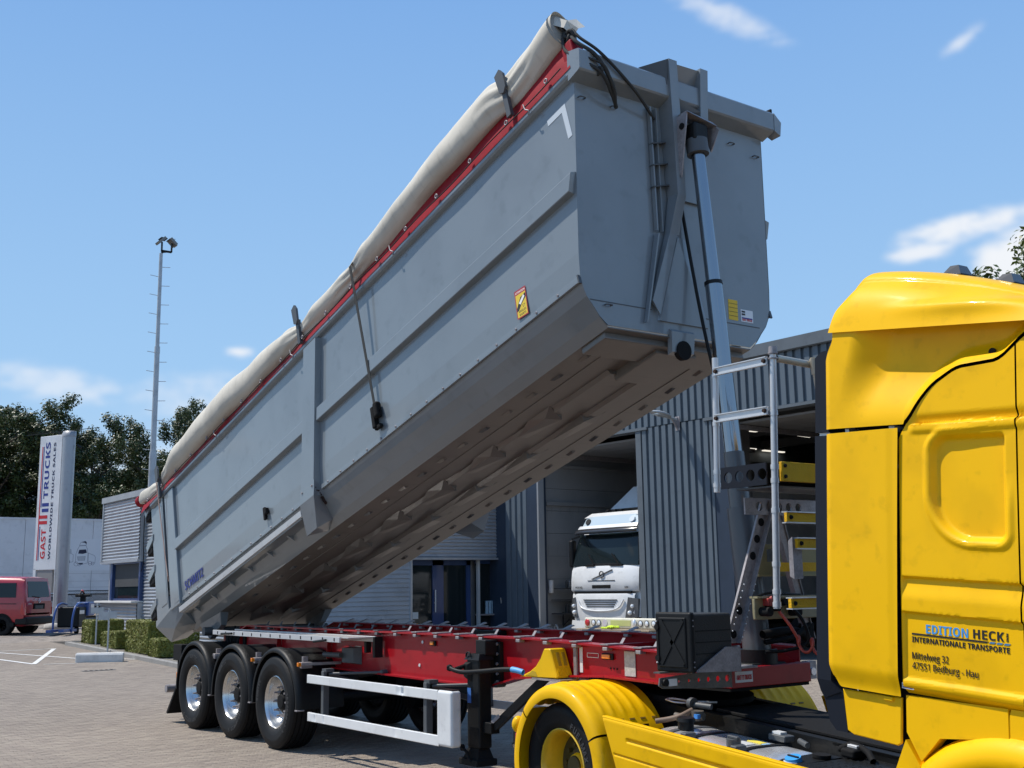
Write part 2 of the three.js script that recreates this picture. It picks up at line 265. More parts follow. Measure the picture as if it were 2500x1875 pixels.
  // kerb and planting bed in front of the office
  const kerbMat = mat([0.27, 0.26, 0.245], 0.9, { dirt: 'scuff', rep: 1, bump: 0.003, bumpRep: 4 });
  const kerb = new THREE.Group(); kerb.name = 'kerb'; kerb.userData = { kind: 'structure' }; scene.add(kerb);
  for (let x = -18.0; x < -8.2; x += 1.0) part('kerb_stone', [ext([[-0.06, -0.2], [0.06, -0.2], [0.06, 0.07], [0.045, 0.085], [-0.045, 0.085], [-0.06, 0.07]], 0.004, 0.996, 'x')].map((k) => k.rotateZ(Math.atan(-0.022)).translate(x, gnd(x) + 0.02, -1.93)), kerbMat, kerb);
  part('kerb_stone', bx(-18.12, -18.0, 0.1, gnd(-18) + 0.1, -4, -1.87), kerbMat, kerb);
  T.gravel = texture(512, (u, v) => { const a = vnoise(u * 90, v * 90, 90, 71), b = fbm(u * 12, v * 12, 4, 12, 72); const t = 0.45 + 0.42 * (a - 0.5) + 0.22 * (b - 0.5); return [t, t * 0.96, t * 0.88]; }, true);
  structure('planting_bed', strip([[-18, -8.2].map((x) => [x, gnd(x) + 0.075, -4.2]), [-18, -8.2].map((x) => [x, gnd(x) + 0.075, -1.97])].reverse()), new THREE.MeshStandardMaterial({ color: C(0.9, 0.9, 0.9), roughness: 1, map: retile(T.gravel, 0.8), side: THREE.DoubleSide }));
  // small drain grate
  const gr = thing('drain_grate', 'small dark slotted drain grate set in the paving', 'drain', [-9.65, gnd(-9.65) + 0.008, -0.35]);
  part('frame', bx(-0.1, 0.1, -0.02, 0, -0.34, 0.34), mat([0.16, 0.15, 0.14], 0.8), gr); for (let i = 0; i < 6; i++) part('slot', bx(-0.05, 0.05, 0, 0.004, -0.29 + i * 0.105, -0.25 + i * 0.105), MT.blackMatte, gr);
}

// ================================================================ workshop hall (wall frame: x along the wall, z out of it)
RectAreaLightUniformsLib.init();
const HALL = [-5.6, 0, -12], HR = 2.5 * D2R;
function ribs(u0, u1, y0, y1, pitch, depth, z = 0, lo = 0.3) {      // vertical trapezoidal sheet
  const a = []; for (let u = u0; u < u1 - 1e-6; u += pitch) { const w = Math.min(pitch, u1 - u); for (const [t, d] of [[0, -depth], [lo, -depth], [lo + 0.06, 0], [0.94, 0]]) a.push([u + t * w, z + d]); } a.push([u1, z - depth]);
  return strip([a.map(([u, d]) => [u, y0, d]), a.map(([u, d]) => [u, y1, d])]);
}
function waves(u0, u1, y0, y1, pitch, depth, z = 0) {               // horizontal sinus sheet
  const rows = [], n = Math.round((y1 - y0) / pitch * 8); for (let j = 0; j <= n; j++) { const y = lerp(y0, y1, j / n), d = z + depth * 0.5 * (1 - Math.cos((y - y0) / pitch * 2 * Math.PI)); rows.push([[u0, y, d], [u1, y, d]]); }
  const pos = [], idx = []; for (const r of rows) pos.push(...r[0], ...r[1]); for (let j = 0; j < n; j++) idx.push(2 * j, 2 * j + 1, 2 * j + 3, 2 * j, 2 * j + 3, 2 * j + 2);
  const g = new THREE.BufferGeometry(); g.setAttribute('position', new THREE.Float32BufferAttribute(pos, 3)); g.setIndex(idx); g.computeVertexNormals(); return g;
}
const hallSheet = mat([0.092, 0.118, 0.145], 0.45, { cc: 0.2, ccr: 0.3, dirt: 'dirt', rep: 0.2 });
const hallTrim = mat([0.105, 0.125, 0.145], 0.5, { dirt: 'dirt', rep: 0.5 });
const hallNavy = mat([0.020, 0.034, 0.060], 0.5, { dirt: 'dirt', rep: 0.5 });
const innerWall = mat([0.24, 0.245, 0.25], 0.7, { dirt: 'scuff', rep: 0.3 });
const innerDark = mat([0.22, 0.225, 0.23], 0.7, { dirt: 'scuff', rep: 0.3 });
const concrete = mat([0.20, 0.195, 0.185], 0.75, { dirt: 'scuff', rep: 0.4 });
{
  const h = thing('workshop_hall', 'tall blue grey ribbed metal workshop hall with open truck doors', 'building', HALL, HR);
  part('wall_sheet', ribs(0.2, 2.56, 0.1, 5.6, 0.2232, 0.05), hallSheet, h);
  part('wall_sheet', ribs(-5.3, 16, 5.62, 6.78, 0.2232, 0.05), hallSheet, h);
  part('wall_sheet', ribs(-5.3, -4.3, 0.1, 5.6, 0.25, 0.05), hallSheet, h);
  part('wall_sheet', ribs(6.6, 16, 0.1, 5.6, 0.2232, 0.05), hallSheet, h);
  part('wall_core', [bx(0.2, 2.7, 0.05, 5.6, -0.3, -0.06), bx(-5.3, 16, 5.6, 6.9, -0.3, -0.06), bx(-6.6, -3.86, 0.05, 5.6, -0.3, -0.07), bx(6.6, 16, 0.05, 5.6, -0.3, -0.06)], hallNavy, h);
  part('eave_trim', ext([[-0.35, 7.0], [0.09, 7.06], [0.09, 6.80], [0.06, 6.78], [0.0, 6.78], [-0.35, 6.9]], -5.4, 16, 'x'), hallTrim, h);
  part('lintel_trim', [bx(-3.9, 0.48, 5.56, 5.63, -0.3, 0.04)], hallTrim, h); part('lintel_trim', [bx(2.33, 6.8, 5.54, 5.61, -0.3, 0.04)], hallTrim, h);
  part('door_jamb', bx(0.06, 0.24, 0.05, 5.56, -0.32, 0.012), hallTrim, h); part('door_jamb', bx(-4.3, -3.84, 0.05, 5.56, -0.32, -0.01), hallNavy, h);
  part('door_jamb', bx(-3.84, -3.78, 0.05, 5.56, -0.2, 0.0), mat([0.26, 0.27, 0.28], 0.4), h); part('door_jamb', bx(2.56, 3.0, 0.05, 5.54, -0.32, -0.02), hallNavy, h); part('door_jamb', bx(6.5, 6.62, 0.05, 5.54, -0.32, 0.0), hallNavy, h);
  part('roof_slab', bx(-5.3, 16, 6.9, 7.0, -15.5, -0.3), hallTrim, h);
  part('end_wall', bx(-5.3, -5.0, 0.05, 6.9, -15.5, -0.3), hallTrim, h); part('end_wall', bx(15.7, 16, 0.05, 6.9, -15.5, -0.3), hallTrim, h); part('back_wall', bx(-5.3, 16, 0.05, 6.9, -15.8, -15.5), innerDark, h);
  part('floor_slab', bx(-5.0, 15.7, -0.1, 0.135, -15.5, -0.02), concrete, h);
  for (let k = 0; k < 9; k++) part('wall_panel', bx(-4.06, -3.98, 0.14 + k * 0.62, 0.14 + k * 0.62 + 0.612, -15.4, -0.34), innerWall, h);
  part('wall_rail', bx(-3.98, -3.90, 4.0, 4.10, -15.4, -0.4), innerDark, h); part('wall_rail', bx(-3.98, -3.90, 5.05, 5.14, -15.4, -0.4), innerDark, h);
  for (let k = 0; k < 5; k++) part('roof_beam', bx(-5, 15.7, 6.32, 6.6, -2.2 - k * 3, -2.02 - k * 3), innerDark, h);
  for (let k = 0; k < 8; k++) part('roof_purlin', bx(-3 + k * 2.4, -2.9 + k * 2.4, 6.62, 6.8, -15.4, -0.4), innerDark, h);
  part('ceiling', bx(-5, 15.7, 6.8, 6.88, -15.4, -0.32), innerWall, h);
  part('door_track', [bx(-3.7, -3.6, 5.3, 5.4, -4.5, -0.35)], MT.galv, h); part('door_track', [bx(0.0, 0.1, 5.3, 5.4, -4.5, -0.35)], MT.galv, h); for (let k = 0; k < 6; k++) part('raised_door_panel', bx(-3.6, 0.0, 5.42, 5.47, -0.4 - (k + 1) * 0.62, -0.42 - k * 0.62), innerWall, h);
  part('door_track', [bx(3.0, 3.1, 5.3, 5.4, -4.5, -0.35)], MT.galv, h); for (let k = 0; k < 6; k++) part('raised_door_panel', bx(3.05, 6.5, 5.42, 5.47, -0.4 - (k + 1) * 0.62, -0.42 - k * 0.62), innerWall, h);
  // partition that closes the second bay off from daylight
  part('bay_partition', bx(1.3, 1.5, 0.14, 6.3, -2.6, -0.3), innerDark, h);
  // fluorescent tubes under the roof: each a thing with its own light
  const tubeMat = new THREE.MeshStandardMaterial({ color: C(0.9, 0.9, 0.85), emissive: C(1, 0.93, 0.80), emissiveIntensity: 1.0 });
  h.updateMatrixWorld(true); const inv = h.matrixWorld.clone().invert();
  for (const [a, b] of [[[-7.65, -17.8], [-7.62, -18.75]], [[-10.8, -21.75], [-10.8, -22.2]], [[-10.92, -22.72], [-10.95, -23.8]], [[-7.58, -20.6], [-7.66, -21.25]]]) {
    const A = V3(a[0], 6.28, a[1]), B = V3(b[0], 6.28, b[1]), mid = A.clone().add(B).multiplyScalar(0.5), L = A.distanceTo(B);
    const t = thing('tube_light', 'lit fluorescent tube hanging under the dark workshop roof', 'lamp', mid.toArray(), Math.atan2(B.x - A.x, B.z - A.z), 'fluorescent tubes in the workshop');
    part('housing', bx(-0.08, 0.08, 0.0, 0.06, -L / 2, L / 2), innerWall, t); part('hanger', bx(-0.01, 0.01, 0.06, 0.34, -0.01, 0.01), innerDark, t); part('diffuser', bx(-0.06, 0.06, -0.035, 0, -L / 2, L / 2), tubeMat, t);
    const rl = new THREE.RectAreaLight(new THREE.Color(1, 0.95, 0.85), 1.6, 0.14, L); rl.position.set(0, -0.06, 0); rl.rotation.x = -Math.PI / 2; t.add(rl);
  }
  // lamp on the wall between the doors
  const l = thing('wall_lamp', 'grey street style lamp head bracketed to the ribbed hall wall', 'lamp'); const hp = V3(1.5, 5.62, 0).applyMatrix4(h.matrixWorld); l.position.copy(hp); l.rotation.y = HR;
  part('bracket', [hull([[-0.02, 0.12, 0], [-0.02, -0.2, 0], [-0.02, 0.05, 0.2], [0.02, 0.12, 0], [0.02, -0.2, 0], [0.02, 0.05, 0.2]]), bx(-0.07, 0.07, -0.2, 0.14, 0, 0.012)], MT.galv, l);
  part('arm', cyl([0, 0.06, 0.05], [0, 0.1, 0.36], 0.035), MT.pole, l);
  part('head', grid(20, 10, (u, v) => { const a = u * Math.PI * 2, t = v; const w = 0.17 * Math.pow(Math.sin(Math.PI * Math.min(0.999, 0.03 + 0.96 * t)), 0.5), h2 = 0.075 * Math.pow(Math.sin(Math.PI * Math.min(0.999, 0.02 + 0.97 * t)), 0.6); return [w * Math.cos(a), 0.10 + 0.09 * t + h2 * Math.sin(a) * (Math.sin(a) > 0 ? 1 : 0.55), 0.26 + 0.66 * t]; }, true), MT.pole, l);
  part('lens', hull([[-0.11, 0.10, 0.5], [0.11, 0.10, 0.5], [-0.10, 0.13, 0.78], [0.10, 0.13, 0.78], [-0.1, 0.12, 0.5], [0.1, 0.15, 0.78]]), MT.lens, l);
}

// ================================================================ office building: corner block with corrugated walls
const silver = mat([0.46, 0.475, 0.50], 0.36, { metalness: 0.55, dirt: 'dirt', rep: 0.4 });
const silverWall = silver;  // same material as silver, no tone of its own
const frameBlue = mat([0.016, 0.045, 0.14], 0.35, { cc: 0.5 });
{
  const o = thing('office_building', 'low silver corrugated metal office block with blue door and window frames', 'building');
  const onZ = (g) => g.translate(0, 0, 0), G = 0.3;
  // front facing +z
  part('core', [bx(-21.9, -11.6, G, 4.7, -8.98, -4.12), bx(-21.9, -11.82, G, 4.7, -12.3, -8.98), bx(-11.82, -11.4, 2.6, 4.7, -12.3, -8.98)], silverWall, o);
  part('wall_sheet', waves(-18.4, -11.4, G, 4.62, 0.097, 0.03, -4.1).translate(0, 0, 0), silver, o);
  part('bay_core', [bx(-22.0, -18.4, 2.74, 4.62, -4.1, -3.93), bx(-22.0, -18.4, G, 1.52, -4.1, -3.93)], silverWall, o);
  part('bay_sheet', waves(-22.0, -18.4, 2.76, 4.60, 0.097, 0.03, -3.92), silver, o); part('bay_sheet', waves(-22.0, -18.4, G, 1.50, 0.097, 0.03, -3.92), silver, o);
  part('bay_edge', [bx(-22.06, -21.98, 2.72, 4.66, -4.1, -3.87), bx(-22.06, -18.38, 2.70, 2.76, -4.1, -3.86)], silver, o);
  part('window_sill', bx(-22.1, -18.4, 1.5, 1.56, -4.1, -3.74, 0.01), mat([0.62, 0.61, 0.58], 0.6, { dirt: 'scuff' }), o);
  const win = part('window', bx(-21.15, -18.5, 1.56, 2.7, -4.115, -4.08), MT.glass, o);
  part('frame', [bx(-21.3, -21.12, 1.56, 2.72, -4.115, -3.98), bx(-18.56, -18.42, 1.56, 2.72, -4.115, -3.98), bx(-21.12, -18.56, 2.66, 2.74, -4.115, -4.0), bx(-21.12, -18.56, 1.56, 1.63, -4.115, -4.02)], frameBlue, win);
  part('roller_blind', bx(-21.05, -18.62, 1.98, 2.66, -4.075, -4.06), mat([0.045, 0.047, 0.05], 0.7, { dirt: 'scuff' }), win);
  part('conduit', tube([[-18.3, 4.6, -4.02], [-18.3, 3.5, -4.0], [-18.32, 2.6, -4.02], [-18.36, 2.4, -3.98]], 0.014), MT.black, o);
  part('roof_edge', [bx(-22.1, -11.2, 4.62, 4.80, -4.25, -3.84), bx(-11.6, -11.2, 4.62, 4.80, -12.1, -4.25), bx(-22.1, -11.6, 4.62, 4.80, -12.1, -4.25)], mat([0.30, 0.32, 0.345], 0.45, { dirt: 'dirt' }), o);
  // long side facing +x, towards the hall
  const side = (g) => g.applyMatrix4(M4().makeRotationY(Math.PI / 2)).translate(-11.35, 0, 0);     // x -> -z, z -> +x
  part('wall_sheet', side(waves(4.1, 12.1, 2.62, 4.6, 0.097, 0.03, -0.03)), silverWall, o); part('facade_lip', bx(-11.5, -11.28, 2.56, 2.62, -12.1, -8.9), silverWall, o); part('corner_trim', bx(-11.36, -11.30, 2.6, 4.62, -12.14, -12.06), silverWall, o);
  part('soffit', bx(-12.1, -11.45, 2.58, 2.61, -12.1, -9.0), MT.navy, o);
  for (let k = 0; k < 20; k++) { const y = G + k * 0.118; part('siding_board', ext([[-11.60, y], [-11.37, y], [-11.395, y + 0.116], [-11.60, y + 0.116]], -8.97, -4.15, 'z'), silverWall, o); }
  part('siding_end', bx(-11.42, -11.34, G, 2.6, -9.03, -8.97), silverWall, o);
  const door = group('glass_door', o); door.userData.label = 'dark glass door in a blue frame';
  part('door_frame', [bx(-11.75, -11.66, G, 2.56, -9.12, -9.03), bx(-11.75, -11.66, G, 2.56, -10.22, -9.86), bx(-11.75, -11.66, G, 2.56, -11.12, -10.98), bx(-11.75, -11.66, 2.42, 2.56, -11.12, -9.03), bx(-11.75, -11.66, G, 0.42, -11.12, -9.03)], frameBlue, door);
  part('pane', bx(-11.72, -11.70, 0.42, 2.42, -9.86, -9.12), MT.glass, door); part('pane', bx(-11.72, -11.70, 0.42, 2.42, -10.98, -10.22), MT.glass, door);
  part('handle', [cyl([-11.60, 1.15, -9.92], [-11.60, 1.75, -9.92], 0.018), cyl([-11.66, 1.4, -9.92], [-11.60, 1.4, -9.92], 0.015)], MT.alu, door);
  part('notice', bx(-11.698, -11.694, 0.98, 1.16, -9.42, -9.16), mat([0.75, 0.75, 0.72], 0.6), door); part('notice', bx(-11.698, -11.694, 0.72, 0.86, -9.42, -9.16), mat([0.70, 0.24, 0.05], 0.6), door);
  part('down_post', bx(-11.5, -11.42, G, 2.58, -11.28, -11.2), mat([0.42, 0.43, 0.43], 0.5, { dirt: 'scuff' }), o);
  const w2 = group('window', o); part('pane', bx(-11.72, -11.70, 0.5, 2.46, -12.0, -11.3), MT.glass, w2); part('frame', [bx(-11.74, -11.66, 2.46, 2.56, -12.06, -11.3), bx(-11.74, -11.66, 0.3, 0.5, -12.06, -11.3), bx(-11.74, -11.66, 0.5, 2.46, -12.08, -11.98)], frameBlue, w2);
  for (let k = 0; k < 3; k++) single('ring_binder', bx(-11.64, -11.58, 1.06, 1.42, -11.66 - k * 0.1, -11.59 - k * 0.1, 0.008), mat([0.30, 0.42, 0.50], 0.5), 'pale blue ring binder standing on the office window ledge', 'binder', 'binders on the window ledge');
  part('window_ledge', bx(-11.70, -11.5, 1.02, 1.06, -12.06, -11.3), MT.galv, o);
  part('wall_cable', tube([[-11.3, 0.2, -12.12], [-11.28, 0.7, -12.0], [-11.2, 1.25, -11.86], [-11.16, 1.5, -11.8]], 0.014), MT.alu, o);
}
// ================================================================ TIPPER SEMI-TRAILER
const trailer = thing('tipper_trailer', 'grey steel tipper trailer with raised rounded body on a red three axle chassis', 'trailer');
const ALPHA = 16.1 * D2R;
const MB = M4().makeRotationZ(ALPHA).setPosition(-1, 1.35, 0);        // body frame: x forward along the floor, y up from it
const uf = (v) => 9.737 + 0.2886 * v;                                  // slanted front end of the body
TF = MB;
{
  const SEC = [[1.16, 1.93], [1.16, 0.465], [1.15, 0.262], [1.12, 0.18], [1.085, 0.115], [1.02, 0.045], [0.95, -0.04], [0.86, -0.115]];
  const n = 14, seg = (s) => strip(SEC.map(([z, v]) => Array.from({ length: n + 1 }, (_, i) => [lerp(0.1, uf(v), i / n), v, s * z])));
  part('side_wall', seg(1), MT.grey, trailer); part('side_wall', seg(-1), MT.grey, trailer);
  part('floor_plate', [bx(0.0, uf(-0.115) - 0.004, -0.115, -0.105, -0.86, 0.86)], MT.floorGreyShade, trailer);
  part('inner_lining', [strip([[[0.1, 0.1, 1.0], [9.7, 0.1, 1.0]], [[0.1, 1.93, 1.13], [10.2, 1.93, 1.13]]]), strip([[[0.1, 1.93, -1.13], [10.2, 1.93, -1.13]], [[0.1, 0.1, -1.0], [9.7, 0.1, -1.0]]])], MT.greyIn, trailer);
  // underside: long flat rails, pressed wedges, bolt pads
  for (const s of [1, -1]) {
    part('floor_rail', [ext([[s * 0.30, -0.115], [s * 0.27, -0.150], [s * 0.16, -0.150], [s * 0.13, -0.115]].sort((a, b) => 0), 0.9, 9.0, 'x')], MT.floorGreyShade, trailer);
    for (let u = 1.2; u < 8.9; u += 0.98) { part('floor_wedge', hull([[u, -0.112, s * 0.12], [u + 0.12, -0.112, s * 0.36], [u - 0.24, -0.112, s * 0.36], [u, -0.19, s * 0.14], [u - 0.05, -0.17, s * 0.30], [u - 0.55, -0.155, s * 0.16], [u - 0.55, -0.155, s * 0.27]]), MT.floorGreyShade, trailer); part('floor_pad', hull([[u + 0.2, -0.114, s * 0.22 - 0.46 * s], [u + 0.42, -0.114, s * -0.30], [u + 0.25, -0.15, s * -0.27], [u + 0.05, -0.114, s * -0.34]]), MT.floorGreyShade, trailer); }
    for (let u = 1.0; u < 9.3; u += 0.405) part('bolt_pad', hull([[u, -0.114, s * 0.67], [u + 0.12, -0.114, s * 0.66], [u + 0.10, -0.135, s * 0.69], [u + 0.02, -0.132, s * 0.70], [u - 0.02, -0.114, s * 0.72], [u + 0.12, -0.114, s * 0.72]]), (Math.round(u * 10) % 3) ? MT.floorGreyShade : MT.greyDark, trailer);
    part('floor_seam', bx(0.5, 9.4, -0.121, -0.113, s * 0.545 - 0.012, s * 0.545 + 0.012), MT.floorGreyShade, trailer);
  }
  part('floor_crossmember', bx(8.96, 9.55, -0.20, -0.11, -0.28, 0.20, 0.01), MT.floorGreyShade, trailer);
  part('floor_crossmember', bx(9.3, 9.62, -0.17, -0.11, -0.84, 0.84, 0.01), MT.floorGreyShade, trailer);
  for (const s of [1, -1]) {
    // top rail: box section with chamfers
    const rail = (a, b, dx) => ext([[1.14, 1.925], [1.20, 1.945], [1.215, 1.965], [1.215, 2.02], [1.10, 2.035], [1.05, 2.0], [1.05, 1.94]].map(([z, v]) => [s * z, v]), a, b, 'x');
    part('top_rail', rail(-0.5, 10.3), MT.grey, trailer);
    // mid rail, split by the posts
    const mid = (a, b, slant) => { const p = [[1.155, 0.965], [1.215, 0.978], [1.22, 0.985], [1.22, 1.118], [1.215, 1.126], [1.155, 1.14]]; const r0 = p.map(([z, v]) => [a(v), v, s * z]), r1 = p.map(([z, v]) => [b(v), v, s * z]); return [strip([r0, r1].map((r) => [...r, r[0]])), hull([...r0, ...r0.map((q) => [q[0] + 0.001, q[1], q[2]])]), hull([...r1, ...r1.map((q) => [q[0] - 0.001, q[1], q[2]])])]; };
    part('mid_rail', mid((v) => 4.85 + 0.288 * v, (v) => uf(v) - 0.008 - (v < 1.05 ? 0.03 : 0)), MT.grey, trailer);
    part('mid_rail', mid(() => 0.44, (v) => 4.48 + 0.288 * v), MT.grey, trailer);
    // slanted post
    const P = (v, du, z) => [4.477 + 0.2886 * v + du, v, s * z];
    part('side_post', [hull([P(1.93, 0, 1.15), P(1.93, 0.345, 1.15), P(1.93, 0.012, 1.232), P(1.93, 0.333, 1.232), P(0.17, 0, 1.12), P(0.17, 0.36, 1.12), P(0.17, 0.012, 1.232), P(0.17, 0.348, 1.232)])], MT.grey, trailer);
    part('post_foot', [hull([P(0.34, -0.004, 1.234), P(0.34, 0.362, 1.234), P(0.17, -0.004, 1.234), P(0.17, 0.362, 1.234), P(-0.16, 0.28, 1.15), P(-0.17, 0.02, 1.15), P(0.02, 0.25, 0.80), P(-0.06, 0.02, 0.80), P(-0.1, 0.02, 0.86), P(0.26, 0.35, 1.14), P(0.26, 0.0, 1.14)])], MT.grey, trailer);
    if (s > 0) { const R = rng(5); for (let k = 0; k < 9; k++) { const v = 0.24 - 0.02 * k + 0.02 * R(), z = 1.2 - 0.016 * k + 0.012 * R(); const r = k > 4 ? 0.022 : 0.008; part('rust_spot', at(new THREE.CircleGeometry(1, 7).scale(r * (0.6 + R()), r * (0.6 + R()), 1), 4.477 + 0.2886 * v + 0.361 - Math.max(0, 0.16 - v) * 0.0, v, z, 0, Math.PI / 2 - 0.1, 0), MT.rust, trailer); } for (const z of [1.236]) for (const [du, v] of [[0.05, 0.29], [0.31, 0.285]]) part('bolt', cyl(P(v, du, 1.23), P(v, du, 1.245), 0.014, 0.012, 8), MT.galv, trailer); }
    // riveted strip below the wall
    const RV = []; for (let u = 0.75; u < 9.7; u += 0.313) if (u < 4.45 || u > 4.95) RV.push(cyl([u, 0.242, s * 1.165], [u, 0.24, s * 1.176], 0.013, 0.009, 8));
    const st = part('wall_strip', [bx(4.95, uf(0.24) - 0.01, 0.216, 0.268, s * 1.14, s * 1.166, 0.004), bx(0.46, 4.52, 0.216, 0.268, s * 1.14, s * 1.166, 0.004)], MT.grey, trailer); part('rivets', RV, MT.galv, st, { kind: 'stuff' });
    part('strip_end', bx(uf(0.24) - 0.012, uf(0.24) + 0.004, 0.205, 0.28, s * 1.14, s * 1.172), MT.greyDark, trailer);
    // bright edge plate with brackets behind it
    const tr = part('edge_plate', [ext([[s * 1.205, 0.135], [s * 1.20, 0.065], [s * 1.17, 0.06], [s * 1.16, 0.13]], 0.42, 4.46, 'x')], mat([0.56, 0.57, 0.58], 0.38, { metalness: 0.35, dirt: 'dirt', rep: 1 }), trailer);
    for (let u = 0.7; u < 4.4; u += 0.62) part('plate_bracket', hull([[u, 0.10, s * 1.17], [u + 0.03, 0.10, s * 1.17], [u, -0.02, s * 1.0], [u + 0.03, -0.02, s * 1.0], [u, 0.10, s * 1.04], [u + 0.03, 0.10, s * 1.04]]), MT.grey, tr);
    part('plate_flange', bx(0.46, 4.42, 0.045, 0.062, s * 0.98, s * 1.18), MT.grey, tr);
    // rear frame
    part('rear_post', [bx(0.09, 0.445, 0.18, 1.93, s * 1.10, s * 1.20, 0.012)], MT.grey, trailer);
    part('rear_post', [bx(-0.05, -0.02, 0.2, 1.95, s * 1.08, s * 1.19)], MT.grey, trailer);
    part('hinge_pocket', [hull([[-0.63, 0.22, s * 1.17], [0.42, 0.24, s * 1.205], [0.45, 0.06, s * 1.14], [0.02, -0.06, s * 1.13], [-0.64, 0.13, s * 1.17], [-0.46, -0.14, s * 1.02], [-0.1, -0.12, s * 0.98], [0.30, -0.06, s * 0.94], [-0.6, 0.2, s * 0.8], [0.4, 0.2, s * 0.8], [-0.4, -0.1, s * 0.8], [0.25, -0.08, s * 0.8]])], MT.grey, trailer);
    part('hinge_arm', [hull([[0.3, -0.05, s * 0.9], [1.05, -0.11, s * 0.86], [0.9, -0.26, s * 0.80], [0.45, -0.34, s * 0.80], [0.3, -0.05, s * 0.78], [1.05, -0.11, s * 0.74], [0.9, -0.26, s * 0.72], [0.45, -0.34, s * 0.72]])], MT.grey, trailer);
    for (const v of [2.0, 1.45, 0.97, 0.45]) { const cl = part('gate_claw', hull([[-0.54, v + 0.09, s * 1.18], [-0.54, v + 0.09, s * 1.0], [-0.80, v + 0.03, s * 1.18], [-0.86, v - 0.02, s * 1.18], [-0.86, v - 0.02, s * 1.06], [-0.82, v - 0.10, s * 1.18], [-0.82, v - 0.10, s * 1.06], [-0.56, v + 0.0, s * 1.18], [-0.56, v, s * 1.0]]), MT.grey, trailer); part('claw_pin', [bx(-0.86, -0.64, v - 0.17, v - 0.06, s * 1.05, s * 1.165, 0.02)], MT.blackMatte, cl); }
  }
  part('tailgate', [bx(-0.60, -0.05, 0.2, 1.98, -1.165, 1.165, 0.015)], MT.grey, trailer);
  part('tailgate_rib', bx(-0.36, -0.12, 0.35, 1.85, 1.16, 1.172, 0.004), MT.grey, trailer);
  part('gate_slot', bx(-0.02, 0.09, 0.3, 1.9, 1.0, 1.12), MT.navy, trailer);
  part('gate_lock', [bx(0.0, 0.09, 0.42, 0.75, 1.12, 1.19, 0.01), cyl([0.04, 0.5, 1.19], [0.04, 0.7, 1.19], 0.02)], MT.black, trailer);
  part('hinge_shaft', cyl([0.62, -0.27, -0.95], [0.62, -0.27, 0.95], 0.06), MT.greyDark, trailer);
  // tarpaulin roll along the near side, tied at the brackets
  const K = [[-1.06, 2.27, 0.07], [-0.95, 2.27, 0.10], [-0.5, 2.22, 0.11], [0.0, 2.16, 0.085], [0.2, 2.24, 0.12], [0.9, 2.30, 0.22], [1.7, 2.32, 0.245], [2.6, 2.32, 0.23], [3.6, 2.30, 0.21], [4.6, 2.26, 0.17], [5.0, 2.22, 0.115], [5.4, 2.25, 0.145], [6.0, 2.27, 0.14], [6.3, 2.265, 0.115], [6.7, 2.30, 0.15], [7.5, 2.38, 0.185], [8.4, 2.42, 0.20], [9.2, 2.43, 0.19], [9.5, 2.40, 0.160], [9.8, 2.43, 0.17], [10.22, 2.475, 0.172], [10.30, 2.48, 0.168]];
  const key = (u, c) => { for (let i = 0; i + 1 < K.length; i++) if (u <= K[i + 1][0]) { const t = sstep(0, 1, (u - K[i][0]) / (K[i + 1][0] - K[i][0])); return lerp(K[i][c], K[i + 1][c], t); } return K[K.length - 1][c]; };
  const roll = grid(40, 420, (a, b) => {
    const u = lerp(-1.06, 10.30, b), th = a * 2 * Math.PI, r = key(u, 2), pinch = Math.max(0, 1 - Math.min(...[0, 5.0, 6.3, 9.5].map((k) => Math.abs(u - k))) / 0.5);
    const fold = 0.05 * Math.sin(3 * th + 2.1 * Math.sin(u * 0.7) + u * 0.5) + 0.05 * (fbm(u * 1.6 + 3, Math.cos(th) * 1.2 + 5 + Math.sin(th), 4, 0, 3) - 0.5) * 2 + pinch * 0.10 * Math.sin(9 * th + Math.sin(u * 6)) + 0.02 * Math.sin(u * 14 + 4 * th) * sstep(0.5, 0.8, fbm(u * 0.8, 4, 2, 0, 8));
    const R = r * (1 + fold); return [u + 0.02 * Math.sin(th * 2), key(u, 1) + R * Math.sin(th) + 0.010 * Math.sin(u * 5), 1.14 + 0.80 * R * Math.cos(th) + 0.012 * Math.sin(u * 3.1)];
  }, true);
  const tarp = part('tarpaulin_roll', roll, MT.tarp, trailer);
  part('roll_end', lathe([[0.0, 0.02], [0.10, 0.022], [0.17, 0.0]], 14, 'x').translate(10.27, 2.48, 1.14), mat([0.30, 0.285, 0.25], 0.9, { dirt: 'scuff', rep: 3 }), tarp); part('roll_core', new THREE.TorusGeometry(0.045, 0.014, 8, 16).rotateY(Math.PI / 2).translate(10.31, 2.49, 1.15), MT.greyDark, tarp);
  part('tarp_flap', [strip([[[10.26, 2.63, 1.05], [10.29, 2.60, 1.20], [10.28, 2.50, 1.25]], [[10.36, 2.58, 1.02], [10.38, 2.50, 1.16], [10.36, 2.42, 1.20]], [[10.42, 2.45, 1.00], [10.43, 2.39, 1.10], [10.38, 2.33, 1.13]]])], MT.tarp, tarp);
  part('roll_end', at(new THREE.CylinderGeometry(0.095, 0.085, 0.10, 14), -1.06, 2.27, 1.14, 0, 0, Math.PI / 2), MT.redTarp, tarp);
  // red hem under the roll with eyelets
  const hem = part('tarp_hem', grid(260, 5, (a, b) => { const u = lerp(-0.9, 10.34, a), top = Math.min(2.40, key(u, 1) - key(u, 2) * 0.45), v = lerp(2.0, top, b) + 0.012 * (fbm(u * 2, 3, 3, 0, 4) - 0.5); return [u, v, 1.220 + 0.014 * Math.sin(b * 3) * (0.5 + fbm(u * 3, b, 2, 0, 5)) - 0.10 * b]; }), MT.redTarp, trailer);
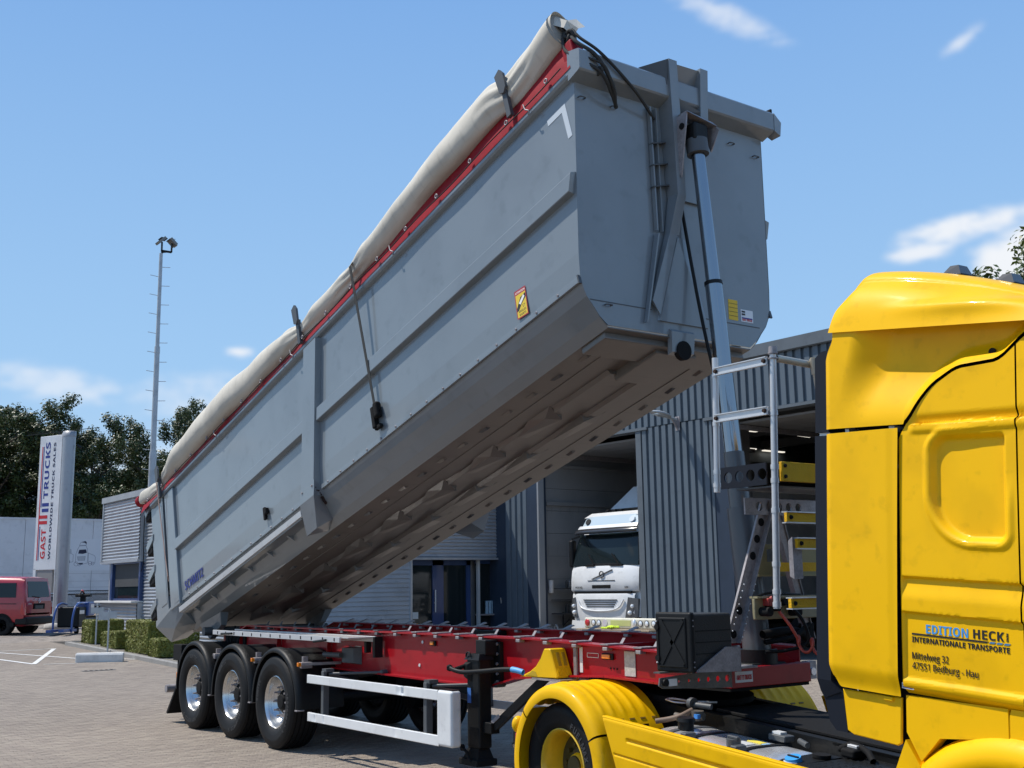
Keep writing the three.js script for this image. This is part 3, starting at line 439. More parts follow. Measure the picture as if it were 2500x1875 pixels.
  for (let u = -0.5; u < 10.2; u += 0.62) part('eyelet', new THREE.TorusGeometry(0.020, 0.007, 6, 12).translate(u, 2.075, 1.244), MT.galv, hem);
  for (let u = 9.7; u > 1; u -= 2.48) part('hook', tube([[u, 2.07, 1.25], [u + 0.02, 2.0, 1.255], [u + 0.05, 1.97, 1.245], [u + 0.02, 1.95, 1.235]], 0.007, 6), MT.galv, trailer);
  part('hem_cord', tube(Array.from({ length: 40 }, (_, i) => [lerp(-0.6, 10.25, i / 39), 2.045 + 0.01 * Math.sin(i * 1.3), 1.246]), 0.006, 5, 160), MT.strap, hem);
  part('end_fold', [bx(10.26, 10.40, 2.0, 2.28, 1.06, 1.2, 0.02)], MT.redTarp, trailer);
  for (const [u, v] of [[9.50, 2.45], [5.02, 2.38], [0.05, 2.27]]) part('tarp_stop', [ext([[-0.10, 0.15], [0.03, 0.19], [0.10, 0.10], [0.10, -0.10], [0.03, -0.16], [-0.06, -0.12]].map(([x, y]) => [u + x * 0.62, v + y * 0.75]), 1.262, 1.288, 'z'), bx(u - 0.03, u + 0.03, v - 0.36, v - 0.05, 1.225, 1.265)], MT.greyDark, trailer);
  // tie strap with ratchet
  const st = part('tie_strap', [bar([6.45, 2.26, 1.29], [6.405, 0.56, 1.20], 0.045, 0.004, V3(0, 0, 1)), bar([6.46, 2.26, 1.29], [6.43, 2.38, 1.2], 0.045, 0.004, V3(0, 0, 1))], MT.strap, trailer);
  part('ratchet', [bx(6.34, 6.40, 0.36, 0.60, 1.17, 1.23, 0.012), bx(6.42, 6.50, 0.44, 0.62, 1.17, 1.25, 0.03), cyl([6.33, 0.5, 1.2], [6.5, 0.5, 1.2], 0.02), bx(6.35, 6.47, 0.34, 0.38, 1.17, 1.21, 0.008)], MT.blackMatte, st);
  part('catch', [bx(3.44, 3.49, 0.37, 0.53, 1.165, 1.20, 0.01), bx(3.50, 3.56, 0.42, 0.50, 1.165, 1.215, 0.015)], MT.blackMatte, trailer);
  part('rear_strap', [bar([0.0, 2.3, 1.28], [0.06, 0.62, 1.20], 0.03, 0.004, V3(0, 0, 1))], MT.strapTan, trailer);
  // print on the side
  part('maker_lettering', fitW(txt('SCHMITZ', 0.125), 0.70).rotateX(0.05).translate(0.60, 0.325, 1.160), MT.blueInk, trailer);
  part('corner_marking', [bx(9.86, 10.12, 1.745, 1.80, 1.160, 1.163), ext([[10.06, 1.745], [10.12, 1.745], [10.12, 1.47], [10.065, 1.47]], 1.160, 1.163)], mat([0.55, 0.60, 0.64], 0.3, {}), trailer);
  // blind spot warning sticker
  {
    const cv = document.createElement('canvas'); cv.width = 256; cv.height = 400; const k = cv.getContext('2d');
    k.fillStyle = '#a8323a'; k.fillRect(0, 0, 256, 400); k.fillStyle = '#e3c43a'; k.fillRect(16, 66, 224, 318); k.fillStyle = '#f4ece0'; k.font = 'bold 40px sans-serif'; k.textAlign = 'center'; k.fillText('ATTENTION', 128, 50, 226);
    k.fillStyle = '#2b2822'; k.beginPath(); k.moveTo(16, 250); k.lineTo(120, 120); k.lineTo(240, 90); k.lineTo(240, 150); k.lineTo(130, 220); k.lineTo(60, 290); k.lineTo(16, 300); k.fill(); k.fillStyle = '#efece4'; k.beginPath(); k.moveTo(70, 190); k.lineTo(190, 100); k.lineTo(215, 135); k.lineTo(110, 220); k.fill(); k.strokeStyle = '#2b2822'; k.lineWidth = 6; k.beginPath(); k.moveTo(150, 235); k.lineTo(205, 235); k.lineTo(165, 275); k.closePath(); k.stroke();
    k.fillStyle = '#1b1a17'; k.font = 'bold 46px sans-serif'; k.fillText('ANGLES', 132, 325, 190); k.fillText('MORTS', 132, 372, 180);
    const tx = new THREE.CanvasTexture(cv); tx.colorSpace = THREE.SRGBColorSpace;
    const pl = new THREE.PlaneGeometry(0.165, 0.265); pl.rotateZ(-0.1); pl.translate(9.03, 0.435, 1.166);
    part('warning_sticker', flat(pl), new THREE.MeshStandardMaterial({ map: tx, roughness: 0.5, side: THREE.DoubleSide }), trailer, { keepUv: true });
  }
}
TF = null;
// ---- front wall and everything on it (world frame: the wall stands upright when the body is raised)
{
  const X = 8.352, W = [[1.157, 6.05], [1.157, 4.53], [1.147, 4.33], [1.12, 4.235], [1.085, 4.17], [1.02, 4.105], [0.95, 4.02], [0.86, 3.952]];
  const outline = [...W, ...W.slice().reverse().map(([z, y]) => [-z, y])];
  part('front_wall', ext(outline, X - 0.02, X, 'x'), MT.grey, trailer);
  part('wall_seam', [bx(X, X + 0.004, 4.145, 4.152, 0.36, 1.05), bx(X, X + 0.004, 4.148, 4.155, -1.0, 0.12)], MT.greyDark, trailer);
  part('front_beam', [ext([[X - 0.02, 6.30], [X + 0.135, 6.275], [X + 0.145, 6.26], [X + 0.145, 6.10], [X + 0.13, 6.085], [X - 0.01, 6.03]], -1.20, 1.215, 'z')], MT.grey, trailer);
  part('beam_tip', hull([[X + 0.02, 6.27, -1.2], [X + 0.15, 6.27, -1.2], [X + 0.02, 6.09, -1.2], [X + 0.15, 6.09, -1.2], [X + 0.03, 6.2, -1.31], [X + 0.14, 6.2, -1.31], [X + 0.03, 6.05, -1.29], [X + 0.14, 6.06, -1.29]]), MT.grey, trailer);
  part('beam_end_plate', bx(X - 0.12, X + 0.10, 6.17, 6.34, -1.24, -1.215, 0.01), MT.blackMatte, trailer);
  // cylinder ears
  const Q = (z, y, x) => [x, y, z];
  part('lift_ear', [hull([[8.34, 6.44, 0.205], [8.53, 6.44, 0.205], [8.53, 6.44, 0.105], [8.34, 6.44, 0.105], [8.50, 5.20, 0.13], [8.36, 5.20, 0.13], [8.50, 5.20, 0.03], [8.36, 5.2, 0.03]]), hull([[8.50, 5.2, 0.13], [8.37, 5.2, 0.13], [8.50, 5.2, 0.03], [8.37, 5.2, 0.03], [8.44, 4.84, 0.19], [8.37, 4.84, 0.19], [8.44, 4.84, 0.08], [8.37, 4.84, 0.08]]), hull([[8.44, 4.84, 0.19], [8.37, 4.84, 0.19], [8.44, 4.84, 0.10], [8.37, 4.84, 0.10], [8.40, 4.22, 0.385], [8.37, 4.13, 0.30], [8.40, 4.1, 0.30], [8.37, 4.22, 0.385]])], MT.grey, trailer);
  part('lift_ear', [hull([[8.34, 6.45, -0.19], [8.53, 6.45, -0.19], [8.53, 6.45, -0.285], [8.34, 6.45, -0.285], [8.50, 5.80, -0.19], [8.36, 5.6, -0.19], [8.50, 5.80, -0.285], [8.36, 5.6, -0.285]])], MT.grey, trailer);
  part('ear_web', [hull([[8.36, 6.40, 0.11], [8.36, 6.43, -0.2], [8.51, 6.42, 0.11], [8.51, 6.43, -0.2], [8.37, 6.2, 0.11], [8.37, 6.2, -0.2]]), hull([[8.37, 6.12, 0.11], [8.37, 5.98, -0.2], [8.52, 6.10, 0.11], [8.56, 6.0, -0.14], [8.38, 6.0, 0.11], [8.40, 5.95, -0.2]]), bx(8.37, 8.385, 5.2, 6.05, -0.28, 0.12)], MT.grey, trailer);
  part('ear_web', hull([[8.34, 6.44, 0.205], [8.52, 6.44, 0.205], [8.36, 6.33, 0.46], [8.42, 6.33, 0.46], [8.36, 6.2, 0.205], [8.5, 6.2, 0.205]]), MT.greyDark, trailer);
  // ladder-like stiffener beside the ear
  part('stiffener', [hull([[8.36, 6.0, 0.335], [8.40, 6.0, 0.335], [8.36, 6.0, 0.32], [8.40, 6.0, 0.32], [8.36, 4.86, 0.30], [8.40, 4.86, 0.30], [8.36, 4.86, 0.285], [8.40, 4.86, 0.285]]), hull([[8.36, 6.0, 0.265], [8.40, 6.0, 0.265], [8.36, 6.0, 0.255], [8.40, 6.0, 0.255], [8.36, 4.86, 0.235], [8.40, 4.86, 0.235], [8.36, 4.86, 0.225], [8.40, 4.86, 0.225]]), hull([[8.36, 4.83, 0.305], [8.42, 4.83, 0.305], [8.36, 4.83, 0.29], [8.42, 4.83, 0.29], [8.36, 4.02, 0.46], [8.40, 4.02, 0.46], [8.36, 4.02, 0.445], [8.40, 4.02, 0.445]])], MT.grey, trailer);
  for (const y of [5.66, 5.46, 5.26]) part('stiffener_web', hull([[8.36, y, 0.325], [8.41, y, 0.325], [8.36, y + 0.05, 0.14], [8.41, y + 0.05, 0.14], [8.36, y - 0.012, 0.325], [8.41, y - 0.012, 0.325], [8.36, y + 0.038, 0.14], [8.41, y + 0.038, 0.14]]), MT.greyDark, trailer);
  part('wall_gusset', hull([[X, 4.84, 0.05], [X + 0.04, 4.84, 0.05], [X, 4.84, -0.10], [X, 4.06, -0.32], [X, 4.06, 0.30], [X + 0.02, 4.06, 0.28], [X + 0.02, 4.06, -0.3]]), MT.grey, trailer);
  part('bottom_lug', [hull([[X - 0.02, 4.02, 0.16], [X - 0.02, 4.02, -0.12], [X + 0.03, 3.98, 0.16], [X + 0.03, 3.98, -0.12], [X - 0.04, 3.78, 0.15], [X - 0.04, 3.78, -0.11], [X + 0.02, 3.8, 0.15], [X + 0.02, 3.8, -0.11]])], MT.grey, trailer);
  part('lug_bore', at(new THREE.CylinderGeometry(0.085, 0.085, 0.05, 20), X + 0.012, 3.82, 0.02, 0, 0, Math.PI / 2), MT.blackMatte, trailer);
  // stickers on the front wall
  const ys = part('yellow_label', bx(X, X + 0.003, 4.185, 4.375, -0.715, -0.595), mat([0.74, 0.48, 0.03], 0.6), trailer); for (let k = 1; k < 5; k++) part('print_line', bx(X + 0.003, X + 0.005, 4.185 + k * 0.038, 4.188 + k * 0.038, -0.712, -0.598), MT.blackInk, ys);
  const ws = part('white_label', bx(X, X + 0.003, 4.185, 4.30, -0.915, -0.755), mat([0.72, 0.73, 0.74], 0.5), trailer); part('print_block', [bx(X + 0.003, X + 0.005, 4.272, 4.288, -0.81, -0.765), bx(X + 0.003, X + 0.005, 4.247, 4.263, -0.81, -0.765)], MT.blackInk, ws); part('print_bar', bx(X + 0.003, X + 0.005, 4.215, 4.226, -0.905, -0.765), MT.blueInk, ws); part('lettering', at(fitW(txt('GAST TRUCKS', 0.02), 0.13), X + 0.003, 4.195, -0.77, 0, Math.PI / 2, 0), MT.redInk, ws);
  for (const [y, z] of [[5.885, 1.09], [5.885, 0.73], [5.89, 0.27], [5.88, -0.73], [5.82, -1.06], [4.1, 0.86]]) part('wall_hook', tube([[X, y + 0.02, z - 0.03], [X + 0.03, y + 0.02, z - 0.03], [X + 0.03, y + 0.02, z + 0.03], [X, y + 0.02, z + 0.03]], 0.006, 5), MT.greyDark, trailer);
  // tarp ropes
  const rope = (pts, r) => part('tarp_rope', tube(pts, r, 6, 40), MT.strap, trailer);
  rope([[8.22, 6.66, 1.12], [8.30, 6.50, 1.15], [8.40, 6.38, 1.16], [8.52, 6.24, 1.05], [8.50, 6.02, 0.85], [8.385, 5.90, 0.725]], 0.018);
  rope([[8.25, 6.62, 1.12], [8.38, 6.45, 1.12], [8.5, 6.30, 1.00], [8.50, 6.06, 0.62], [8.385, 5.90, 0.275]], 0.014);
  rope([[8.22, 6.62, 1.14], [8.28, 6.36, 1.20], [8.42, 6.22, 1.18], [8.52, 6.10, 1.0], [8.45, 5.97, 0.82], [8.39, 5.90, 0.72]], 0.016);
  rope([[8.30, 6.5, 1.15], [8.36, 6.34, 1.18], [8.48, 6.22, 1.12], [8.54, 6.16, 0.98], [8.50, 6.0, 0.84]], 0.012);
  part('rope_knot', [new THREE.TorusKnotGeometry(0.035, 0.016, 40, 6).translate(8.30, 6.48, 1.16), new THREE.TorusKnotGeometry(0.025, 0.012, 40, 6).translate(8.50, 6.12, 1.0)], MT.strap, trailer);
  // lifting cylinder
  const A = V3(9.0, 1.20, -0.04), B = V3(8.585, 5.72, -0.04), P = (t) => A.clone().lerp(B, t).toArray();
  part('cylinder_head', [cyl(P(0.965), P(0.995), 0.098, 0.098, 28)], MT.greyDark, trailer); part('head_block', [bx(8.47, 8.66, 5.68, 5.84, -0.12, 0.05, 0.02)], MT.black, trailer);
  part('head_bracket', [hull([[8.62, 5.94, 0.10], [8.50, 5.90, 0.12], [8.62, 5.80, 0.12], [8.52, 5.35, 0.10], [8.62, 5.94, 0.085], [8.50, 5.90, 0.105], [8.62, 5.80, 0.105], [8.52, 5.35, 0.085], [8.40, 5.6, 0.12], [8.40, 5.6, 0.10]])], MT.galv, trailer); part('head_bracket', [hull([[8.64, 5.92, 0.10], [8.70, 5.83, -0.20], [8.62, 5.94, 0.10], [8.64, 5.89, -0.20], [8.50, 5.93, 0.10], [8.5, 5.88, -0.22]]), hull([[8.64, 5.88, -0.20], [8.70, 5.80, -0.215], [8.60, 5.62, -0.2], [8.5, 5.85, -0.215], [8.64, 5.88, -0.218], [8.60, 5.62, -0.216]])], MT.galv, trailer);
  part('pin_hole', at(new THREE.CylinderGeometry(0.03, 0.03, 0.012, 16), 8.575, 5.80, 0.122, Math.PI / 2, 0, 0), MT.blackMatte, trailer);
  part('cylinder_rod', [cyl(P(0.70), P(0.967), 0.062, 0.060, 36)], MT.chrome, trailer); part('wiper_ring', cyl(P(0.695), P(0.702), 0.078, 0.078, 32), MT.black, trailer);
  part('cylinder_rod', [cyl(P(0.372), P(0.695), 0.074, 0.074, 36)], MT.chrome, trailer); part('cylinder_sleeve', [cyl(P(0.14), P(0.372), 0.088, 0.086, 36)], mat([0.10, 0.105, 0.11], 0.4, { cc: 0.4, dirt: 'scuff', rep: 1 }), trailer);
  part('cylinder_tube', [cyl(P(0.02), P(0.27), 0.112, 0.110, 36)], mat([0.085, 0.09, 0.095], 0.45, { cc: 0.3, dirt: 'scuff', rep: 1 }), trailer); part('cylinder_foot', [cyl([9.0, 1.14, -0.04], [9.0, 1.30, -0.04], 0.15, 0.15, 28), bx(8.88, 9.12, 1.05, 1.2, -0.24, 0.16, 0.02)], MT.black, trailer);
  part('oil_hose', tube([[8.36, 5.3, -0.02], [8.42, 4.6, -0.08], [8.52, 3.9, -0.12], [8.70, 3.0, -0.17], [8.86, 2.2, -0.17], [8.9, 1.6, -0.15]], 0.016, 6, 60), MT.black, trailer);
}
// ---- chassis
{
  const top = [[0.25, 1.24], [0.62, 1.352], [7.0, 1.352], [8.36, 1.31], [8.9, 1.29]], bot = [[8.9, 1.05], [8.6, 1.062], [8.0, 1.078], [7.5, 1.055], [6.75, 0.995], [6.28, 0.888], [6.0, 0.892], [3.0, 0.92], [-0.2, 0.92], [-0.35, 1.0], [0.0, 1.2]];
  for (const s of [1, -1]) {
    const b = part('main_beam', [ext([...top, ...bot], s * 0.644, s * 0.656, 'z')], MT.red, trailer);
    const fl = (line, w, th) => { const g = []; for (let i = 0; i + 1 < line.length; i++) g.push(bar([line[i][0], line[i][1], s * 0.65], [line[i + 1][0] + 0.004, line[i + 1][1], s * 0.65], w, th, V3(0, 1, 0))); return g; };
    part('flange', fl(top, 0.15, 0.016), MT.red, b); part('flange', fl(bot.slice(0, 9).reverse(), 0.15, 0.016), MT.red, b);
    for (let i = 0, x = 0.95; x < 8.5; x += x > 6.2 && x < 6.5 ? 0.6 : 0.405, i++) {
      const y = (x < 7 ? 1.352 : lerp(1.352, 1.31, (x - 7) / 1.36)) + 0.010; const c = part('rail_clip', [bx(x - 0.05, x + 0.05, y, y + 0.010, s * 0.65 - 0.085, s * 0.65 + 0.085), bx(x - 0.025, x + 0.035, y - 0.045, y - 0.015, s * 0.65 + 0.02, s * 0.65 + 0.082, 0.006), s > 0 ? hull([[x + 0.02, y + 0.008, 0.58], [x + 0.055, y + 0.008, 0.58], [x + 0.04, y + 0.055, 0.56], [x + 0.075, y + 0.055, 0.56], [x + 0.02, y + 0.008, 0.57], [x + 0.055, y + 0.008, 0.57]]) : hull([[x, y + 0.008, -0.58], [x + 0.05, y + 0.008, -0.58], [x, y + 0.05, -0.70], [x + 0.05, y + 0.05, -0.70], [x, y + 0.038, -0.72], [x + 0.05, y + 0.038, -0.72], [x, y + 0.002, -0.58], [x + 0.05, y + 0.002, -0.58]])], x > 4.5 || s < 0 ? MT.galv : MT.greyDark, b);
    }
    for (const x of [0.4, 1.6, 3.0]) part('web_stiffener', bx(x, x + 0.012, 0.93, 1.34, s * 0.66, s * 0.72), MT.red, b);
  }
  for (const x of [-0.3, 0.9, 2.1, 3.4, 4.7, 6.0, 7.2, 8.3]) part('cross_member', x > 6.5 ? bx(x - 0.05, x + 0.05, 1.10, 1.28, -0.64, 0.64) : bx(x - 0.06, x + 0.06, 1.0, 1.26, -0.64, 0.64), MT.red, trailer);
  part('junction_box', bx(4.2, 4.75, 1.14, 1.33, -0.63, -0.50, 0.015), MT.black, trailer);
  part('beam_label', bx(7.62, 7.66, 1.09, 1.30, 0.658, 0.66), MT.white, trailer);
  part('data_plate', bx(8.20, 8.33, 1.09, 1.285, 0.658, 0.664), mat([0.62, 0.60, 0.54], 0.6, { dirt: 'galv', rep: 9 }), trailer);
  part('stencil_frame', [bx(7.72, 7.87, 1.252, 1.256, 0.657, 0.660), bx(7.72, 7.87, 1.218, 1.222, 0.657, 0.660), bx(7.72, 7.724, 1.22, 1.254, 0.657, 0.660), bx(7.866, 7.87, 1.22, 1.254, 0.657, 0.660)], MT.white, trailer);
  const sm = (x, y, z, w) => { const m = part('side_marker', bx(x - w, x + w * 1.3, y - 0.026, y + 0.026, z, z + 0.016, 0.004), MT.black, trailer); part('lens', bx(x - w + 0.01, x + w - 0.01, y - 0.018, y + 0.018, z + 0.014, z + 0.03, 0.006), MT.orange, m); };
  sm(7.99, 1.235, 0.66, 0.06); sm(5.27, 1.26, 0.66, 0.04);
  for (const [x, y] of [[5.06, 1.265], [5.0, 1.03]]) part('reflector', at(new THREE.CylinderGeometry(0.016, 0.016, 0.008, 14), x, y, 0.662, Math.PI / 2, 0, 0), MT.white, trailer);
  for (let k = 0; k < 3; k++) part('hole_plug', at(new THREE.CylinderGeometry(0.008, 0.008, 0.006, 8), 8.02 + k * 0.04, 1.14, 0.659, Math.PI / 2, 0, 0), MT.blackMatte, trailer);
  // coupling nose
  part('coupling_nose', [bx(8.3, 9.17, 1.035, 1.185, -0.455, 0.455, 0.006), hull([[7.9, 1.08, 0.6], [7.9, 1.2, 0.6], [8.5, 1.06, 0.455], [8.5, 1.185, 0.455], [7.9, 1.08, -0.6], [7.9, 1.2, -0.6], [8.5, 1.06, -0.455], [8.5, 1.185, -0.455]])], MT.red, trailer);
  part('king_plate', bx(7.6, 9.15, 1.01, 1.035, -0.45, 0.45), MT.blackMatte, trailer);
  const lp = part('lamp_arm', [ext([[1.20, 1.10], [1.19, 1.155], [0.455, 1.19], [0.455, 1.045], [1.16, 1.08]], 9.165, 9.177, 'x', { holes: [0, 1, 2, 3, 4, 5].map((k) => circ(1.0 - k * 0.10, 1.122 - k * 0.001, 0.010 + k * 0.0032)) }), bx(9.10, 9.165, 1.185, 1.195, 0.455, 1.18)], mat([0.17, 0.165, 0.155], 0.45, { metalness: 0.4, dirt: 'galv', rep: 2 }), trailer); part('socket', cyl([9.177, 1.122, 1.15], [9.20, 1.122, 1.15], 0.026), MT.black, lp); part('tag', bx(9.178, 9.186, 1.095, 1.145, 1.03, 1.11), MT.white, lp);
  part('nose_lettering', [at(fitW(txt('GAST TT TRUCKS', 0.035), 0.16), 9.176, 1.095, 0.40, 0, Math.PI / 2, 0)], MT.redInk, part('nose_label', bx(9.17, 9.174, 1.075, 1.155, 0.225, 0.415), MT.white, trailer));
  part('side_lamp', at(new THREE.CylinderGeometry(0.03, 0.03, 0.03, 18), 9.15, 1.11, -0.50, 0, 0, Math.PI / 2), MT.lens, part('lamp_bracket', bx(9.08, 9.14, 1.05, 1.19, -0.56, -0.457), MT.galv, trailer));
  part('brace_plate', [ext([[1.06, 1.20], [1.05, 1.215], [0.76, 1.365], [0.62, 1.36], [0.62, 1.185]], 9.412, 9.424, 'x'), hull([[9.412, 1.18, 0.63], [9.412, 1.37, 0.63], [9.424, 1.37, 0.62], [9.424, 1.18, 0.62], [9.30, 1.36, 0.60], [9.30, 1.19, 0.60], [9.40, 1.36, 0.585], [9.40, 1.19, 0.585]]), bx(9.16, 9.30, 1.19, 1.205, 0.3, 0.63)], MT.galv, trailer);
  part('red_gusset', [hull([[9.05, 1.18, -0.40], [9.05, 1.36, -0.05], [9.08, 1.18, -0.40], [9.08, 1.36, -0.05], [9.05, 1.30, -0.05], [9.05, 1.18, -0.2]])], MT.red, trailer);
  // running gear
  for (let i = 0; i < 3; i++) { const x = 1.31 * i; part('axle', cyl([x, 0.53, -0.95], [x, 0.53, 0.95], 0.065, 0.065, 16), MT.black, trailer); for (const s of [1, -1]) { part('suspension_arm', hull([[x - 0.1, 0.60, s * 0.5], [x + 0.75, 0.72, s * 0.5], [x + 0.75, 0.92, s * 0.5], [x - 0.1, 0.75, s * 0.5], [x - 0.1, 0.60, s * 0.6], [x + 0.75, 0.72, s * 0.6], [x + 0.75, 0.92, s * 0.6], [x - 0.1, 0.75, s * 0.6]]), MT.black, trailer); part('air_bellow', lathe([[0.0, 0], [0.11, 0.0], [0.135, 0.06], [0.11, 0.11], [0.135, 0.17], [0.10, 0.24], [0, 0.24]], 18).translate(x - 0.42, 0.66, s * 0.55), MT.rubber, trailer); part('brake_drum', cyl([x, 0.53, s * 0.62], [x, 0.53, s * 0.9], 0.2, 0.2, 22), MT.blackMatte, trailer); } }
  // wheels
  const tyreProfile = (r, rimR, w, grooves) => { const h = w / 2, p = [[rimR, -h * 0.72], [rimR + 0.02, -h * 0.86], [lerp(rimR, r, 0.35), -h * 0.985], [lerp(rimR, r, 0.55), -h], [lerp(rimR, r, 0.58), -h * 1.01], [lerp(rimR, r, 0.61), -h], [lerp(rimR, r, 0.82), -h * 0.965], [r - 0.028, -h * 0.92], [r - 0.006, -h * 0.82]]; for (let k = 0; k < grooves; k++) { const z = lerp(-h * 0.62, h * 0.62, k / (grooves - 1)); p.push([r, z - 0.009], [r - 0.014, z - 0.006], [r - 0.014, z + 0.006], [r, z + 0.009]); } return [...p, ...p.slice(0, 9).map(([a, b]) => [a, -b]).reverse()]; };
  const wheel = new THREE.Group(); wheel.name = 'wheel';
  part('tyre', [lathe(tyreProfile(0.53, 0.292, 0.385, 5), 72, 'z')], MT.rubber, wheel, { crease: 0.6 });
  part('rim', [lathe([[0.290, -0.15], [0.285, -0.02], [0.268, 0.0], [0.266, 0.085], [0.281, 0.122], [0.292, 0.132], [0.301, 0.142], [0.301, 0.152], [0.292, 0.156], [0.284, 0.146], [0.274, 0.118], [0.258, 0.05], [0.235, 0.022], [0.215, 0.024], [0.20, 0.036], [0.150, 0.038], [0.13, 0.05], [0.128, -0.1]], 56, 'z')], MT.polish, wheel, { crease: 0.7 });
  part('hub', [lathe([[0.0, 0.095], [0.075, 0.095], [0.083, 0.088], [0.085, 0.07], [0.092, 0.065], [0.095, 0.045], [0.128, 0.04], [0.128, 0.0]], 24, 'z')], MT.blackMatte, wheel);
  part('wheel_nuts', Array.from({ length: 10 }, (_, k) => { const a = k / 10 * 2 * Math.PI + 0.2; return [cyl([0.168 * Math.cos(a), 0.168 * Math.sin(a), 0.03], [0.168 * Math.cos(a), 0.168 * Math.sin(a), 0.068], 0.020, 0.018, 6), cyl([0.168 * Math.cos(a), 0.168 * Math.sin(a), 0.068], [0.168 * Math.cos(a), 0.168 * Math.sin(a), 0.108], 0.011, 0.011, 8)]; }).flat(), MT.galv, wheel, { kind: 'stuff' });
  part('sidewall_print', ['RUNTEC', '385/65R22.5'].flatMap((s, q) => [...s].map((ch, k) => { const a = (q ? -2.0 : 1.1) - (k - s.length / 2) * 0.105; return at(txt(ch, 0.045, fontB, 0.003, true), 0.415 * Math.sin(-a + Math.PI / 2) , 0, 0).applyMatrix4(M4().identity()).translate(-0.415 * Math.sin(-a + Math.PI / 2), 0, 0).translate(0, 0.40, 0.1915).rotateZ(a - Math.PI / 2); })), mat([0.034, 0.034, 0.035], 0.55, {}), wheel);
  for (let i = 0; i < 3; i++) for (const s of [1, -1]) { const c = wheel.clone(); c.name = 'wheel'; c.position.set(1.31 * i, 0.53, s * 1.03); c.rotation.set(0, s > 0 ? 0 : Math.PI, 0.7 * i + 0.3); c.rotation.order = 'YXZ'; trailer.add(c); }
  // mudguards: arched plastic shells with a rolled lip
  for (let i = 0; i < 3; i++) for (const s of [1, -1]) {
    const x = 1.31 * i + 0.03, prof = [[0.598, 0.62], [0.612, 0.64], [0.618, 0.9], [0.622, 1.08], [0.632, 1.12], [0.638, 1.165], [0.632, 1.20], [0.616, 1.222], [0.596, 1.228], [0.578, 1.222], [0.588, 1.20], [0.598, 1.15], [0.596, 0.66]];
    const g = grid(40, prof.length - 1, (a, b) => { const k = Math.round(b * (prof.length - 1)), th = lerp(-3, 183, a) * D2R, r = prof[k][0]; return [x + r * Math.cos(th) * 1.02, 0.52 + r * Math.sin(th), s * prof[k][1]]; });
    const m = part('mudguard', g, MT.black, trailer, { crease: 0.8 });
    part('mudguard_bracket', [bar([x + 0.60, 0.98, s * 0.66], [x + 0.52, 0.98, s * 1.12], 0.03, 0.03), bx(x + 0.44, x + 0.52, 0.93, 1.0, s * 0.98, s * 1.12, 0.008), bx(x + 0.40, x + 0.44, 0.86, 1.06, s * 1.0, s * 1.06)], MT.galv, m);
    if (i) part('mudguard_lamp', bx(x + 0.50, x + 0.54, 0.955, 1.0, s * 1.13, s * 1.17, 0.006), MT.orange, m);
    part('tip_clip', bx(x + 0.60, x + 0.66, 0.475, 0.49, s * 1.14, s * 1.235, 0.004), MT.galv, m);
  }
  part('mudflap', [ext([[-0.62, 0.5], [-0.95, 0.14], [-0.90, 0.13], [-0.58, 0.5]], 0.72, 1.22, 'z')], MT.blackMatte, trailer); part('mudflap', [ext([[-0.62, 0.5], [-0.95, 0.14], [-0.90, 0.13], [-0.58, 0.5]], -1.22, -0.72, 'z')], MT.blackMatte, trailer);
  part('rear_bumper', [cyl([-1.28, 0.44, -1.12], [-1.28, 0.44, 1.12], 0.055, 0.055, 14), bar([-1.25, 0.44, 0.6], [-0.7, 0.95, 0.6], 0.08, 0.1), bar([-1.25, 0.44, -0.6], [-0.7, 0.95, -0.6], 0.08, 0.1)], MT.galv, trailer);
  part('rear_crossbar', [bx(-0.95, -0.62, 0.86, 1.08, -1.15, 1.15, 0.01), bx(-0.85, -0.55, 0.7, 0.88, 0.75, 1.12, 0.01), bx(-0.85, -0.55, 0.7, 0.88, -1.12, -0.75, 0.01)], MT.blackMatte, trailer);
  part('rear_marker', bx(-0.80, -0.76, 0.60, 0.70, 1.10, 1.15, 0.008), MT.orange, trailer);
  part('spring_and_chain', [tube([[0.05, 1.28, 0.72], [0.1, 1.15, 0.76], [0.22, 1.05, 0.74], [0.36, 1.12, 0.72], [0.42, 1.25, 0.72]], 0.018), tube([[0.2, 1.34, 0.70], [0.16, 1.1, 0.74], [0.3, 0.98, 0.72]], 0.015), bx(-0.2, 0.5, 1.0, 1.26, 0.5, 0.68)], MT.blackMatte, trailer);
  // aluminium ladder stowed flat on the side
  const lad = group('stowed_ladder', trailer); part('ladder_rail', bx(0.40, 4.05, 1.245, 1.305, 1.075, 1.10, 0.004), MT.alu, lad); part('ladder_rail', bx(0.32, 4.22, 1.245, 1.305, 0.735, 0.76, 0.004), MT.alu, lad);
  for (let x = 0.56; x < 4.0; x += 0.28) part('rung', [bx(x, x + 0.032, 1.26, 1.29, 0.75, 1.09, 0.004)], MT.alu, lad); for (let x = 0.56; x < 4.0; x += 0.28) part('rung_end', bx(x + 0.004, x + 0.022, 1.258, 1.292, 1.098, 1.104), MT.blackMatte, lad);
  part('ladder_deck', [bx(2.9, 4.2, 1.292, 1.300, 0.76, 1.07)], MT.alu, lad); part('ladder_lock', [cyl([0.75, 1.262, 1.12], [1.1, 1.275, 1.12], 0.013), cyl([3.45, 1.24, 1.11], [3.75, 1.265, 1.11], 0.013)], MT.black, lad); part('ladder_holder', [bx(3.95, 4.0, 1.12, 1.25, 0.68, 0.74), bx(4.22, 4.26, 1.08, 1.30, 0.68, 0.78)], MT.black, lad);
